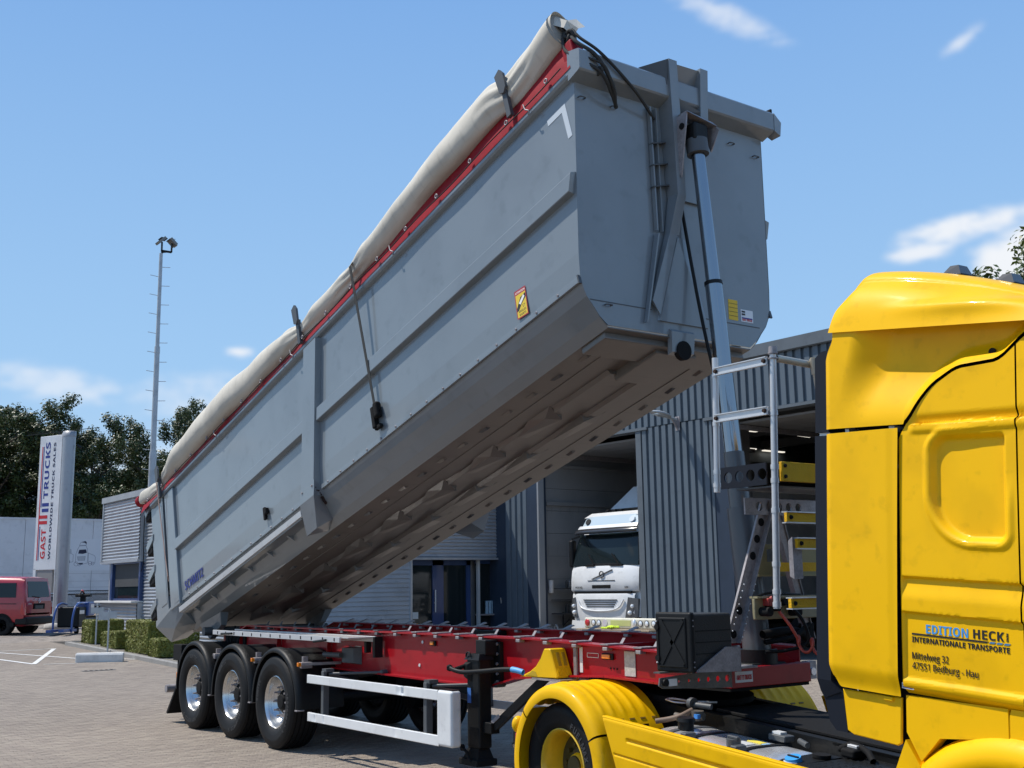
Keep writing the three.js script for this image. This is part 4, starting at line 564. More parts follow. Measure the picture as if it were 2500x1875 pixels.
  part('pipe_bracket', [cyl([3.2, 1.08, 0.85], [3.52, 1.08, 0.80], 0.03), hull([[3.5, 1.16, 0.78], [3.5, 1.0, 0.78], [3.62, 1.18, 0.66], [3.62, 0.98, 0.66], [3.75, 1.18, 0.66], [3.75, 0.98, 0.66], [3.7, 1.16, 0.74], [3.7, 1.0, 0.74]])], MT.greyDark, trailer);
  // side guard
  const guardDent = (y0, y1, x0, x1, dents) => grid(120, 8, (a, b) => { const x = lerp(x0, x1, a), P = [[1.128, y1], [1.145, y1], [1.15, y1 - 0.006], [1.15, lerp(y1, y0, 0.33)], [1.15, lerp(y1, y0, 0.66)], [1.15, y0 + 0.006], [1.145, y0], [1.128, y0], [1.128, y1]][Math.round(b * 8)]; let d = 0; for (const [dx, w, dep] of dents) d += dep * Math.exp(-(((x - dx) / w) ** 2)) * (Math.round(b * 8) < 5 ? 1 : 0.25) * (1 + 0.5 * Math.sin(x * 90)); return [x, P[1] - d * 0.5, P[0] - d]; });
  const gd = group('side_guard', trailer);
  part('guard_rail', guardDent(0.787, 0.880, 3.385, 6.12, [[5.45, 0.06, 0.022]]), MT.white, gd, { crease: 0.5 }); part('guard_rail', guardDent(0.379, 0.475, 3.41, 6.14, [[3.56, 0.05, 0.012], [3.8, 0.02, 0.008], [5.35, 0.03, 0.008]]), MT.white, gd, { crease: 0.5 });
  part('guard_end', [bx(6.10, 6.36, 0.381, 0.884, 1.035, 1.152, 0.03)], MT.white, gd); part('guard_end', [bx(3.380, 3.386, 0.787, 0.88, 1.12, 1.15), bx(3.405, 3.411, 0.379, 0.475, 1.12, 1.15)], MT.white, gd); part('end_cap', bx(6.13, 6.34, 0.882, 0.889, 1.04, 1.13), MT.black, gd);
  for (const x of [3.7, 5.85]) { part('guard_post', [bx(x - 0.03, x + 0.03, 0.40, 0.93, 1.05, 1.12, 0.006)], MT.greyDark, gd); part('guard_stay', [cyl([x + 0.02, 0.90, 1.05], [x + 0.6, 0.925, 0.66], 0.015), cyl([x + 0.6, 0.925, 0.62], [x + 0.6, 0.925, 0.72], 0.03, 0.03, 8), bx(x - 0.05, x + 0.05, 0.92, 0.955, 1.0, 1.1)], MT.greyDark, gd); part('guard_bracket', bar([x, 0.9, 1.08], [x, 0.75, 0.6], 0.06, 0.05), MT.greyDark, gd); }
  const gf = group('side_guard', trailer); part('guard_rail', [bx(3.4, 6.3, 0.787, 0.88, -1.15, -1.125, 0.004), bx(3.4, 6.3, 0.379, 0.475, -1.15, -1.125, 0.004)], MT.white, gf); part('guard_post', [bx(3.7, 3.76, 0.4, 0.93, -1.12, -1.05), bx(5.8, 5.86, 0.4, 0.93, -1.12, -1.05)], MT.greyDark, gf);
  // landing legs
  for (const s of [1, -1]) {
    const lg = group('landing_leg', trailer);
    part('leg_tube', [bx(6.235, 6.44, 0.36, 1.17, s * 0.755, s * 0.90, 0.02)], MT.black, lg); part('leg_cap', [hull([[6.215, 1.15, s * 0.74], [6.46, 1.15, s * 0.74], [6.215, 1.15, s * 0.915], [6.46, 1.15, s * 0.915], [6.25, 1.205, s * 0.76], [6.44, 1.205, s * 0.76], [6.25, 1.205, s * 0.89], [6.44, 1.205, s * 0.89]]), tube([[6.25, 1.18, s * 0.915], [6.27, 1.215, s * 0.915], [6.31, 1.215, s * 0.915], [6.33, 1.18, s * 0.915]], 0.008)], MT.black, lg); part('gear_neck', [bx(6.30, 6.46, 1.19, 1.33, s * 0.70, s * 0.84, 0.01)], MT.black, lg);
    part('gear_case', [hull([[6.225, 1.13, s * 0.90], [6.32, 1.13, s * 0.90], [6.225, 0.98, s * 0.90], [6.32, 0.95, s * 0.90], [6.24, 1.11, s * 0.935], [6.30, 1.11, s * 0.935], [6.24, 1.0, s * 0.935], [6.30, 0.98, s * 0.935]])], MT.black, lg);
    part('mount_plate', [bx(6.40, 6.50, 0.93, 1.31, s * 0.662, s * 0.70), bx(6.30, 6.40, 0.90, 1.32, s * 0.66, s * 0.76)], MT.black, lg); for (const y of [1.29, 1.2, 1.11, 1.02, 0.95]) part('bolt', cyl([6.46, y, s * 0.70], [6.46, y, s * 0.715], 0.014, 0.014, 6), MT.galv, lg);
    part('leg_foot', [bx(6.16, 6.47, 0.21, 0.27, s * 0.72, s * 0.95, 0.012), hull([[6.2, 0.27, s * 0.75], [6.45, 0.27, s * 0.75], [6.2, 0.27, s * 0.92], [6.45, 0.27, s * 0.92], [6.26, 0.40, s * 0.78], [6.40, 0.40, s * 0.78], [6.26, 0.40, s * 0.88], [6.40, 0.40, s * 0.88]]), cyl([6.22, 0.36, s * 0.93], [6.22, 0.36, s * 0.95], 0.03), tube([[6.22, 0.36, s * 0.95], [6.30, 0.33, s * 0.95], [6.36, 0.26, s * 0.95], [6.40, 0.24, s * 0.93]], 0.014)], MT.blackMatte, lg);
    part('leg_strut', [bar([6.55, 0.56, s * 0.80], [7.10, 1.02, s * 0.62], 0.06, 0.07), bx(6.43, 6.57, 0.5, 0.6, s * 0.76, s * 0.86, 0.01)], MT.black, lg); part('strut_tag', bar([6.55, 0.60, s * 0.835], [6.63, 0.665, s * 0.81], 0.012, 0.03), MT.galv, lg);
    if (s > 0) { part('leg_label', bx(6.252, 6.31, 0.76, 0.895, 0.900, 0.903), mat([0.05, 0.16, 0.45], 0.5), lg); part('crank', tube([[6.14, 1.075, 1.02], [6.20, 1.06, 1.02], [6.32, 1.045, 1.0], [6.55, 1.06, 0.96], [6.8, 1.085, 0.90], [6.92, 1.09, 0.87]], 0.022, 8, 40), MT.black, lg); part('crank_grip', tube([[6.92, 1.09, 0.87], [6.98, 1.085, 0.86], [7.05, 1.07, 0.84]], 0.026, 8, 12), mat([0.10, 0.36, 0.72], 0.5), lg); part('crank_knob', [new THREE.DodecahedronGeometry(0.034).translate(6.13, 1.075, 1.02), cyl([6.24, 1.09, 0.93], [6.24, 1.07, 1.02], 0.02)], MT.blackMatte, lg); }
  }
  part('leg_cross_tube', cyl([6.33, 1.05, -0.75], [6.33, 1.05, 0.75], 0.025), MT.black, trailer);
  // underslung rack seen behind the legs
  part('rack_plate', [ext([[6.5, 0.98], [8.2, 1.05], [8.2, 0.92], [7.6, 0.80], [6.9, 0.78], [6.55, 0.86]], -0.36, -0.34, 'z', { holes: [circ(6.95, 0.88, 0.07), circ(7.25, 0.9, 0.07), circ(7.55, 0.92, 0.07)] }), bx(6.3, 8.4, 0.60, 0.72, -1.15, -1.1), bx(6.4, 6.5, 0.6, 0.95, -0.9, -0.8)], MT.blackMatte, trailer);
  // wheel chock carried on the beam
  const ck = part('wheel_chock', [ext([[7.0, 1.035], [7.06, 1.05], [7.16, 1.085], [7.24, 1.13], [7.31, 1.20], [7.355, 1.27], [7.37, 1.285], [7.44, 1.288], [7.455, 1.28], [7.545, 1.06], [7.54, 1.045]], 0.68, 0.85, 'z', { bevel: 0.008, holes: [] })], MT.yellowPlastic, trailer);
  part('chock_recess', [ext([[7.10, 1.05], [7.14, 1.06], [7.20, 1.095], [7.25, 1.085], [7.27, 1.05]], 0.850, 0.853, 'z')], mat([0.46, 0.31, 0.01], 0.6), ck);
  const fs = (t, z0, z1, t1) => hull([[lerp(7.455, 7.545, t), lerp(1.28, 1.06, t), z0], [lerp(7.455, 7.545, t1), lerp(1.28, 1.06, t1), z0], [lerp(7.455, 7.545, t) + 0.006, lerp(1.28, 1.06, t) + 0.002, z0], [lerp(7.455, 7.545, t1) + 0.006, lerp(1.28, 1.06, t1) + 0.002, z0], [lerp(7.455, 7.545, t), lerp(1.28, 1.06, t), z1], [lerp(7.455, 7.545, t1), lerp(1.28, 1.06, t1), z1], [lerp(7.455, 7.545, t) + 0.006, lerp(1.28, 1.06, t) + 0.002, z1], [lerp(7.455, 7.545, t1) + 0.006, lerp(1.28, 1.06, t1) + 0.002, z1]]);
  part('chock_slot', fs(0.12, 0.77, 0.80, 0.62), mat([0.36, 0.22, 0.01], 0.6), ck); part('chock_slot', fs(0.12, 0.71, 0.74, 0.62), mat([0.36, 0.22, 0.01], 0.6), ck); part('chock_teeth', Array.from({ length: 9 }, (_, k) => fs(0.72, 0.69 + k * 0.017, 0.698 + k * 0.017, 0.98)), MT.yellowPlastic, ck); part('chock_holder', [bx(7.2, 7.6, 1.02, 1.035, 0.655, 0.86), bx(7.56, 7.60, 1.03, 1.29, 0.66, 0.68)], MT.galv, trailer);
  // tool box at the front
  const tb = part('tool_box', [bx(9.06, 9.40, 1.20, 1.605, 0.665, 1.06, 0.02)], mat([0.020, 0.020, 0.019], 0.6, { bump: 0.002, bumpRep: 4 }), trailer);
  part('box_door', [bx(9.045, 9.415, 1.19, 1.618, 1.05, 1.10, 0.02), bx(9.09, 9.37, 1.225, 1.58, 1.09, 1.112, 0.01)], MT.black, tb); part('door_rib', [bar([9.12, 1.25, 1.112], [9.35, 1.56, 1.112], 0.03, 0.012, V3(0, 0, 1)), bar([9.35, 1.25, 1.112], [9.12, 1.56, 1.112], 0.03, 0.012, V3(0, 0, 1)), bx(9.105, 9.355, 1.565, 1.572, 1.11, 1.118), bx(9.105, 9.355, 1.235, 1.242, 1.11, 1.118)], MT.black, tb);
  part('box_latch', [cyl([9.085, 1.51, 1.10], [9.085, 1.51, 1.125], 0.022), cyl([9.085, 1.29, 1.10], [9.085, 1.29, 1.125], 0.022), bx(9.075, 9.10, 1.24, 1.56, 1.10, 1.12, 0.005)], MT.blackMatte, tb); for (const y of [1.235, 1.27, 1.52, 1.56]) part('rivet', cyl([9.414, y, 1.075], [9.419, y, 1.075], 0.006, 0.005, 6), MT.galv, tb); for (const y of [1.55, 1.26]) part('rivet', cyl([9.085, y, 1.112], [9.085, y, 1.13], 0.007, 0.005, 8), MT.white, tb); for (const y of [1.32, 1.4, 1.48]) part('box_groove', bx(9.39, 9.402, y, y + 0.008, 0.68, 1.04), MT.black, tb);
  // access platform and rails between the trailer and the cab
  const strut = (s) => { const w = (t, e) => [9.17 + 0.06 * t, lerp(1.37, 2.46, t), s * (lerp(0.40, -0.01, t) + e)]; const p = (t, e, dx) => { const q = w(t, e); return [q[0] + dx, q[1], q[2]]; }; return part('platform_strut', [hull([p(0, 0.11, 0), p(0, -0.01, 0), p(1, 0.10, 0), p(1, -0.01, 0), p(0, 0.11, 0.008), p(0, -0.01, 0.008), p(1, 0.10, 0.008), p(1, -0.01, 0.008)]), hull([p(0, 0.11, 0), p(1, 0.10, 0), p(0, 0.11, 0.02), p(1, 0.10, 0.02), p(0, 0.118, 0), p(1, 0.108, 0), p(0, 0.118, 0.02), p(1, 0.108, 0.02)]), hull([p(0, -0.01, 0), p(1, -0.01, 0), p(0, -0.01, 0.05), p(1, -0.01, 0.05), p(0, -0.018, 0), p(1, -0.018, 0), p(0, -0.018, 0.05), p(1, -0.018, 0.05)])], MT.galv, trailer); };
  const st = strut(1); strut(-1);
  for (const t of [0.06, 0.22, 0.60, 0.72, 0.84, 0.92]) part('strut_hole', at(new THREE.CylinderGeometry(t > 0.9 ? 0.016 : 0.032, t > 0.9 ? 0.016 : 0.032, 0.004, 18), 9.17 + 0.06 * t + 0.009, lerp(1.37, 2.46, t), lerp(0.40, -0.01, t) + 0.045, 0, 0, Math.PI / 2), MT.blackMatte, st);
  part('strut_rivets', Array.from({ length: 9 }, (_, k) => { const t = 0.04 + k * 0.045; return [cyl([9.222 + 0.06 * t, lerp(1.37, 2.46, t), lerp(0.40, -0.01, t) + 0.112], [9.227 + 0.06 * t, lerp(1.37, 2.46, t), lerp(0.40, -0.01, t) + 0.112], 0.006, 0.005, 6), cyl([9.222 + 0.06 * t, lerp(1.37, 2.46, t), lerp(0.40, -0.01, t) - 0.014], [9.227 + 0.06 * t, lerp(1.37, 2.46, t), lerp(0.40, -0.01, t) - 0.014], 0.006, 0.005, 6)]; }).flat(), MT.white, st, { kind: 'stuff' });
  part('platform_bearer', [ext([[0.30, 2.34], [0.30, 2.47], [-0.6, 2.47], [-0.6, 2.34]], 9.24, 9.255, 'x', { holes: [0, 1, 2, 3, 4].map((k) => circ(0.14 - k * 0.115, 2.405, 0.037)) })], MT.galv, trailer);
  part('platform_deck', [bx(9.30, 9.66, 2.515, 2.527, -0.6, 0.43)], MT.greyDark, trailer);
  part('toe_board', [ext([[9.16, 2.535], [9.62, 2.535], [9.62, 2.70], [9.16, 2.70]], 0.44, 0.455, 'z', { holes: [0, 1, 2, 3].map((k) => circ(9.235 + k * 0.115, 2.618, 0.043)) })], MT.navy, trailer);
  const post = (x0, y0, x1, y1, z, name = 'rail_post') => part(name, [cyl([x0, y0, z], [x1, y1, z], 0.026, 0.026, 18)], MT.alu, trailer);
  post(9.11, 2.515, 9.155, 3.575, 0.45); const mp = post(9.65, 1.63, 9.745, 3.50, 0.45);
  part('post_hinge', [cyl([9.745, 3.50, 0.45], [9.747, 3.56, 0.45], 0.034, 0.030, 18), cyl([9.744, 3.465, 0.45], [9.744, 3.475, 0.45], 0.038, 0.038, 18), cyl([9.746, 3.505, 0.45], [9.746, 3.515, 0.45], 0.038, 0.038, 18)], MT.galv, mp);
  const tilt = (y) => 9.65 + 0.095 * (y - 1.63) / 1.87, tilt2 = (y) => 9.11 + 0.045 * (y - 2.515) / 1.06;
  for (const y of [3.06, 2.66, 2.56, 2.34, 1.95, 1.75, 1.66]) part('clamp', cyl([tilt(y), y - 0.018, 0.45], [tilt(y), y + 0.018, 0.45], 0.031, 0.031, 18), MT.alu, mp);
  for (const y of [3.43, 3.05, 2.67, 2.57]) part('clamp', cyl([tilt2(y), y - 0.016, 0.45], [tilt2(y), y + 0.016, 0.45], 0.030, 0.030, 18), MT.alu, trailer);
  for (const [y0, y1] of [[3.455, 3.435], [3.085, 3.06]]) { const r = part('guard_handrail', [bar([tilt2(y0) + 0.02, y0, 0.485], [tilt(y1) - 0.025, y1 + 0.02, 0.485], 0.012, 0.052), bar([tilt2(y0) + 0.02, y0 + 0.028, 0.49], [tilt(y1) - 0.025, y1 + 0.048, 0.49], 0.028, 0.008), bar([tilt2(y0) + 0.02, y0 - 0.028, 0.49], [tilt(y1) - 0.025, y1 - 0.008, 0.49], 0.028, 0.008)], MT.alu, trailer); part('rail_bolt', [cyl([tilt2(y0) + 0.045, y0, 0.49], [tilt2(y0) + 0.045, y0, 0.51], 0.018, 0.014, 8), cyl([tilt(y1) - 0.05, y1 + 0.02, 0.49], [tilt(y1) - 0.05, y1 + 0.02, 0.51], 0.018, 0.014, 8)], MT.rust, r); }
  part('cross_bar', [cyl([9.745, 3.475, 0.42], [9.76, 3.46, -0.02], 0.028, 0.028, 16)], mat([0.50, 0.45, 0.36], 0.45, { metalness: 0.5, dirt: 'scuff', rep: 2 }), trailer); part('leaning_post', [cyl([9.80, 3.51, 0.06], [9.80, 2.6, -0.08], 0.022, 0.022, 14), cyl([9.80, 3.38, 0.04], [9.80, 3.50, 0.06], 0.03, 0.03, 14)], mat([0.50, 0.45, 0.36], 0.45, { metalness: 0.5, dirt: 'scuff', rep: 2 }), trailer);
  // ladder with yellow treads
  part('top_tread', [bx(9.70, 9.73, 2.555, 2.70, -0.35, 0.40, 0.004)], MT.yellowGrip, trailer); for (const [y, z] of [[2.29, 0.38], [2.10, 0.27], [1.665, 0.35]]) { const t = part('ladder_tread', [bx(tilt(y) + 0.02, tilt(y) + 0.05, y - 0.035, y + 0.035, -0.35, z, 0.003)], MT.yellowGrip, trailer); part('tread_edge', [bx(tilt(y) + 0.0, tilt(y) + 0.058, y + 0.035, y + 0.044, -0.35, z), bx(tilt(y) + 0.0, tilt(y) + 0.058, y - 0.044, y - 0.035, -0.35, z)], MT.alu, t); part('tread_bolt', cyl([tilt(y) + 0.05, y, z - 0.04], [tilt(y) + 0.062, y, z - 0.04], 0.018, 0.014, 8), MT.blackMatte, t); }
  for (const y of [2.67, 2.59]) part('tread_bolt', cyl([9.73, y, 0.37], [9.742, y, 0.37], 0.016, 0.013, 8), MT.blackMatte, trailer);
  part('ladder_cheek', [hull([[9.66, 1.86, 0.30], [9.66, 2.12, 0.30], [9.70, 2.15, 0.30], [9.70, 1.84, 0.30], [9.66, 1.86, 0.20], [9.66, 2.02, 0.20], [9.66, 2.15, 0.25], [9.70, 1.84, 0.2], [9.70, 2.05, 0.2]])], MT.galv, trailer);
  part('valve_panel', [ext([[0.06, 1.88], [-0.8, 1.88], [-0.8, 2.12], [0.06, 2.12]], 9.1, 9.11, 'x', { holes: [[[-0.08, 1.98], [-0.08, 2.08], [-0.16, 2.08], [-0.16, 1.98]], [[-0.34, 1.96], [-0.34, 2.06], [-0.39, 2.06], [-0.39, 1.96]], [[-0.42, 1.95], [-0.42, 2.06], [-0.49, 2.06], [-0.49, 1.95]]] }), bx(9.1, 9.14, 1.865, 1.885, -0.8, 0.06)], mat([0.30, 0.245, 0.10], 0.6, { dirt: 'scuff', rep: 2 }), trailer); part('far_tread', [bx(9.3, 9.33, 1.90, 1.97, -0.5, 0.06)], MT.yellowGrip, trailer);
  part('coupling_rail', [bx(9.28, 9.31, 1.54, 1.70, -0.6, 0.31, 0.008), bx(9.26, 9.34, 1.70, 1.715, -0.6, 0.31)], mat([0.30, 0.26, 0.15], 0.55, { dirt: 'scuff', rep: 2 }), trailer);
  part('coupling_heads', [cyl([9.31, 1.60, 0.24], [9.40, 1.60, 0.24], 0.035), cyl([9.31, 1.63, 0.12], [9.38, 1.63, 0.12], 0.03), bx(9.30, 9.36, 1.60, 1.70, 0.12, 0.2, 0.01), cyl([9.31, 1.66, 0.02], [9.37, 1.67, 0.02], 0.025), bx(9.3, 9.38, 1.56, 1.68, -0.16, -0.06, 0.02)], MT.blackMatte, trailer); part('red_coupling', [bx(9.30, 9.37, 1.64, 1.70, 0.16, 0.22, 0.01), cyl([9.3, 1.68, 0.18], [9.36, 1.70, 0.16], 0.02)], mat([0.32, 0.03, 0.025], 0.5), trailer);
  part('lower_tubes', [tube([[9.2, 1.42, 0.12], [9.22, 1.44, -0.1], [9.22, 1.42, -0.3], [9.2, 1.36, -0.42]], 0.035), tube([[9.2, 1.36, 0.1], [9.28, 1.40, -0.15], [9.26, 1.48, -0.34]], 0.02), bx(9.05, 9.2, 1.3, 1.5, -0.5, -0.42, 0.02), cyl([9.15, 1.45, -0.4], [9.15, 1.5, -0.34], 0.05)], MT.blackMatte, trailer);
  const coil = []; for (let k = 0; k <= 60; k++) { const t = k / 60, a = t * 2 * Math.PI * 5; coil.push([9.40 + 0.42 * t + 0.05 * Math.cos(a), 1.36 - 0.10 * t + 0.055 * Math.sin(a), -0.02 - 0.28 * t + 0.02 * Math.cos(a)]); }
  part('air_hose', [tube([[9.36, 1.60, 0.10], [9.42, 1.50, 0.06], [9.44, 1.40, 0.0], [9.44, 1.37, -0.02], ...coil], 0.012, 6, 320)], MT.hose, trailer);
  part('cable_loop', [tube([[9.36, 1.66, 0.0], [9.42, 1.52, -0.10], [9.42, 1.36, -0.14], [9.30, 1.30, -0.02], [9.2, 1.29, 0.1]], 0.014, 6, 50), tube([[9.3, 1.71, 0.3], [9.32, 1.74, 0.15], [9.33, 1.73, 0.0], [9.32, 1.72, -0.2]], 0.01, 6, 30)], MT.black, trailer);
}
// ================================================================ YELLOW TRACTOR UNIT (frame: x forward, y up, z to its right side)
const tractor = thing('tractor_unit', 'yellow truck tractor with sleeper cab and roof air deflector coupled to the trailer', 'truck', [7.95, -0.06, 0]);
tractor.rotation.set(0, -3.5 * D2R, -4.0 * D2R, 'YXZ');
{
  const Y = MT.yellow, t = tractor, both = (f) => { for (const s of [1, -1]) f(s); };
  // ---- cab sides, built as pressed panels
  const rbox = (x, y, cx, cy, hx, hy, r) => { const dx = x - cx, dy = y - cy, R = r[(dx > 0 ? 1 : 0) + (dy > 0 ? 0 : 2)]; const qx = Math.abs(dx) - hx + R, qy = Math.abs(dy) - hy + R; return Math.hypot(Math.max(qx, 0), Math.max(qy, 0)) + Math.min(Math.max(qx, qy), 0) - R; };
  const sideZ = (x, y) => {
    let z = 1.222 - 0.012 * ((y - 2.2)) ** 2;
    z -= 0.034 * (1 - sstep(-0.030, 0.004, rbox(x, y, 3.845, 2.634, 0.228, 0.284, [0.10, 0.03, 0.26, 0.05])));       // blind window panel
    z += 0.012 * (1 - sstep(0.0, 0.035, Math.abs(rbox(x, y, 3.845, 2.634, 0.228, 0.284, [0.10, 0.03, 0.26, 0.05]) - 0.02))) * (1 - sstep(3.7, 4.0, x) * sstep(2.5, 2.7, y));
    z -= 0.018 * (1 - sstep(2.996, 3.05, y)) * sstep(2.986, 2.994, y) * sstep(3.48, 3.56, x);                                                              // ledge over the window
    z += 0.012 * sstep(2.925, 2.955, y) * (1 - sstep(2.978, 2.988, y)) * sstep(3.46, 3.52, x);
    z -= 0.022 * sstep(3.408, 3.424, x) * (1 - sstep(2.136, 2.150, y)) * sstep(2.02, 2.13, y);                              // upper groove
    const inB = sstep(3.402, 3.420, x) * (1 - sstep(1.945, 1.958, y)) * sstep(1.575, 1.605, y); z -= 0.020 * inB;           // lower field
    z -= 0.05 * (1 - sstep(1.50, 1.575, y)) ** 2;
    z -= 0.015 * (1 - sstep(3.395, 3.412, x));
    return z;
  };
  const arc = [[3.398, 2.90], [3.43, 2.985], [3.469, 3.0], [3.536, 3.104], [3.634, 3.203], [3.79, 3.285], [4.047, 3.300], [4.203, 3.426], [4.4, 3.47]];
  const arcY = (x) => { for (let i = 1; i < arc.length; i++) if (x <= arc[i][0]) { const k = (x - arc[i - 1][0]) / (arc[i][0] - arc[i - 1][0]); return lerp(arc[i - 1][1], arc[i][1], k); } return 3.47; };
  const arcS = (x) => (arcY(x - 0.03) + arcY(x) + arcY(x + 0.03)) / 3;
  both((s) => {
    part('cab_side', grid(150, 260, (a, b) => { const x = lerp(3.398, 4.136, a), y = lerp(1.51, arcS(x) - 0.012, b); return [x, y, s * sideZ(x, y)]; }), Y, t, { crease: 0.9 });
    const d = part('door', grid(60, 200, (a, b) => { const x = lerp(4.146, 5.3, a), y = lerp(1.53, Math.min(3.47, arcS(x) - 0.012), b); return [x, y, s * (sideZ(Math.min(x, 4.3), y) - (y > 2.35 && y < 2.93 && x > 4.4 ? 0.02 : 0) - 0.10 * sstep(4.9, 5.3, x))]; }), Y, t, { crease: 0.9 });
    part('door_window', bx(4.45, 5.15, 2.38, 2.92, s * 1.185, s * 1.2), MT.glass, d);
    // dark gap strips behind the joints
    part('gap_backing', [bx(3.30, 4.5, 1.45, 2.97, s * 1.06, s * 1.14), bx(3.05, 4.3, 2.90, 3.46, s * 1.0, s * 1.085)], MT.blackMatte, t);
    // upper side deflector: flush at the rear edge, hollowed towards the front under the roof fairing
    const defZ = (x, y) => 1.238 - 0.105 * sstep(3.04, 3.30, x + 0.25 * (3.35 - y)) * sstep(3.00, 3.38, y + 0.05 * (x - 3.3)) * sstep(-0.03, 0.12, y - (x < 3.455 ? 2.7 : arcS(x))) - 0.012 * (1 - sstep(2.885, 2.93, x)) - 0.01 * sstep(3.2, 3.6, x);
    const low = (x) => x < 3.455 ? 2.990 : arcS(x) + 0.006, topY = (x) => lerp(3.60, 3.56, (x - 2.9) / 1.3);
    part('side_deflector', grid(150, 110, (a, b) => { const x0 = lerp(2.889, 4.23, a), y = lerp(low(x0), topY(x0), b), k = sstep(3.40, 3.54, y), x = x0 + 0.062 * k * (1 - sstep(2.889, 3.1, x0)); return [x, y, s * defZ(x, y)]; }), Y, t, { crease: 0.9 });
    part('deflector_bolt', at(new THREE.CylinderGeometry(0.022, 0.022, 0.01, 18), 3.987, 3.345, s * (defZ(3.987, 3.345) + 0.001), Math.PI / 2, 0, 0), MT.blackMatte, t);
    for (const [a, b] of [[3.0, 3.03], [3.32, 3.36], [2.80, 2.88]]) part('deflector_stay', bx(a, b, 2.955, 2.99, s * 1.1, s * 1.19), MT.alu, t);
    // lower side deflector with rounded foot
    part('side_deflector', grid(60, 120, (a, b) => { const x = lerp(2.889, 3.385 + 0.03 * b, a), y0 = 1.487 + 0.06 * (1 - sstep(2.889, 2.96, x)) ** 2, y = lerp(y0, 2.962 + 0.010 * a, b); const z = 1.238 - 0.025 * (1 - sstep(1.49, 1.62, y)) - 0.014 * (1 - sstep(2.885, 2.93, x)) - 0.006 * sstep(3.33, 3.385, x) + 0.006 * Math.sin((y - 1.5) * 2); return [x + 0.03 * (1 - sstep(1.49, 1.62, y)) * (1 - a), y, s * z]; }), Y, t, { crease: 0.9 });
    part('foot_flap', [ext([[2.952, 1.47], [2.985, 1.24], [3.03, 1.222], [3.34, 1.214], [3.365, 1.23], [3.372, 1.478]], s * 1.165, s * 1.185, 'z', { bevel: 0.006 }), bx(3.26, 3.32, 1.45, 1.475, s * 1.17, s * 1.2, 0.006)], Y, t);
    part('rear_flank', [bx(2.79, 2.895, 2.975, 3.435, s * 1.05, s * 1.215), hull([[2.79, 3.435, s * 1.215], [2.895, 3.435, s * 1.215], [2.895, 3.475, s * 1.215], [2.84, 3.47, s * 1.215], [2.79, 3.435, s * 1.05], [2.895, 3.475, s * 1.05]])], MT.navy, t);
    part('rear_flank', [bx(2.785, 2.892, 1.51, 2.955, s * 1.05, s * 1.215), hull([[2.785, 1.51, s * 1.215], [2.892, 1.51, s * 1.215], [2.80, 1.44, s * 1.20], [2.945, 1.45, s * 1.20], [2.82, 1.40, s * 1.19], [2.785, 1.51, s * 1.05], [2.892, 1.51, s * 1.05], [2.95, 1.45, s * 1.05]]), hull([[2.81, 1.42, s * 1.185], [2.955, 1.46, s * 1.185], [2.85, 1.27, s * 1.18], [2.985, 1.225, s * 1.18], [2.90, 1.225, s * 1.18], [2.81, 1.42, s * 1.08], [2.955, 1.46, s * 1.08], [2.985, 1.225, s * 1.08]])], MT.navy, t);
    // sill and front wheel arch
    const ar = (r, a0, a1, n) => Array.from({ length: n + 1 }, (_, i) => { const a = lerp(a0, a1, i / n) * D2R; return [4.08 + r * Math.cos(a), 0.50 + r * Math.sin(a)]; });
    part('cab_sill', [ext([[3.407, 1.497], [3.407, 1.30], [3.50, 1.16], [3.62, 1.30], [4.03, 1.36], [4.03, 1.515]], s * 1.12, s * 1.19, 'z'), ext([[4.045, 1.515], [4.00, 1.36], [5.2, 1.38], [5.2, 1.53]], s * 1.12, s * 1.185, 'z')], Y, t);
    part('wheel_arch', grid(48, 8, (a, b) => { const th = lerp(172, 8, a) * D2R, P = [[0.70, 1.0], [0.70, 1.20], [0.71, 1.235], [0.735, 1.25], [0.78, 1.25], [0.83, 1.235], [0.87, 1.19], [0.89, 1.16], [0.885, 1.1]][Math.round(b * 8)]; return [4.08 + P[0] * Math.cos(th) * 0.98, 0.50 + P[0] * Math.sin(th), s * P[1]]; }), Y, t, { crease: 0.8 });
    part('step_panel', [ext([[3.407, 1.26], [3.50, 1.135], [3.42, 0.8], [3.30, 0.35], [3.2, 0.35], [3.3, 1.0]], s * 1.13, s * 1.2, 'z')], Y, t);
  });
  // writing on the sleeper side
  { const zz = sideZ(3.8, 1.8) + 0.001, put = (g, x, y) => g.translate(x, y, zz);
    const L = group('door_lettering', t);
    part('lettering', [put(fitW(txt('EDITION', 0.047), 0.262), 3.556, 1.847)], MT.skyInk, L); part('lettering', [put(fitW(txt('HECK', 0.047), 0.180), 3.848, 1.849)], MT.blackInk, L); part('lettering', [at(fitW(txt('GMBH', 0.012), 0.042), 4.052, 1.850, zz, 0, 0, Math.PI / 2)], MT.blackInk, L);
    part('underline', [put(ext([[0, 0], [0, 0.009], [0.475, 0.009], [0.462, 0]], 0, 0.002), 3.463, 1.832)], MT.blackInk, L); part('underline', [0, 1, 2].map((k) => put(ext([[0.008, 0], [0.018, 0.009], [0.048, 0.009], [0.038, 0]], 0, 0.002), 3.932 + k * 0.042, 1.832)), mat([0.03, 0.18, 0.38], 0.5), L);
    part('lettering', [put(fitW(txt('INTERNATIONALE TRANSPORTE', 0.029, fontB), 0.595), 3.463, 1.793)], MT.blackInk, L);
    part('address', [put(fitW(txt('Mittelweg 32', 0.036, fontR), 0.232), 3.462, 1.702), put(fitW(txt('47551 Bedburg - Hau', 0.036, fontR), 0.41), 3.462, 1.649)], MT.blackInk, L);
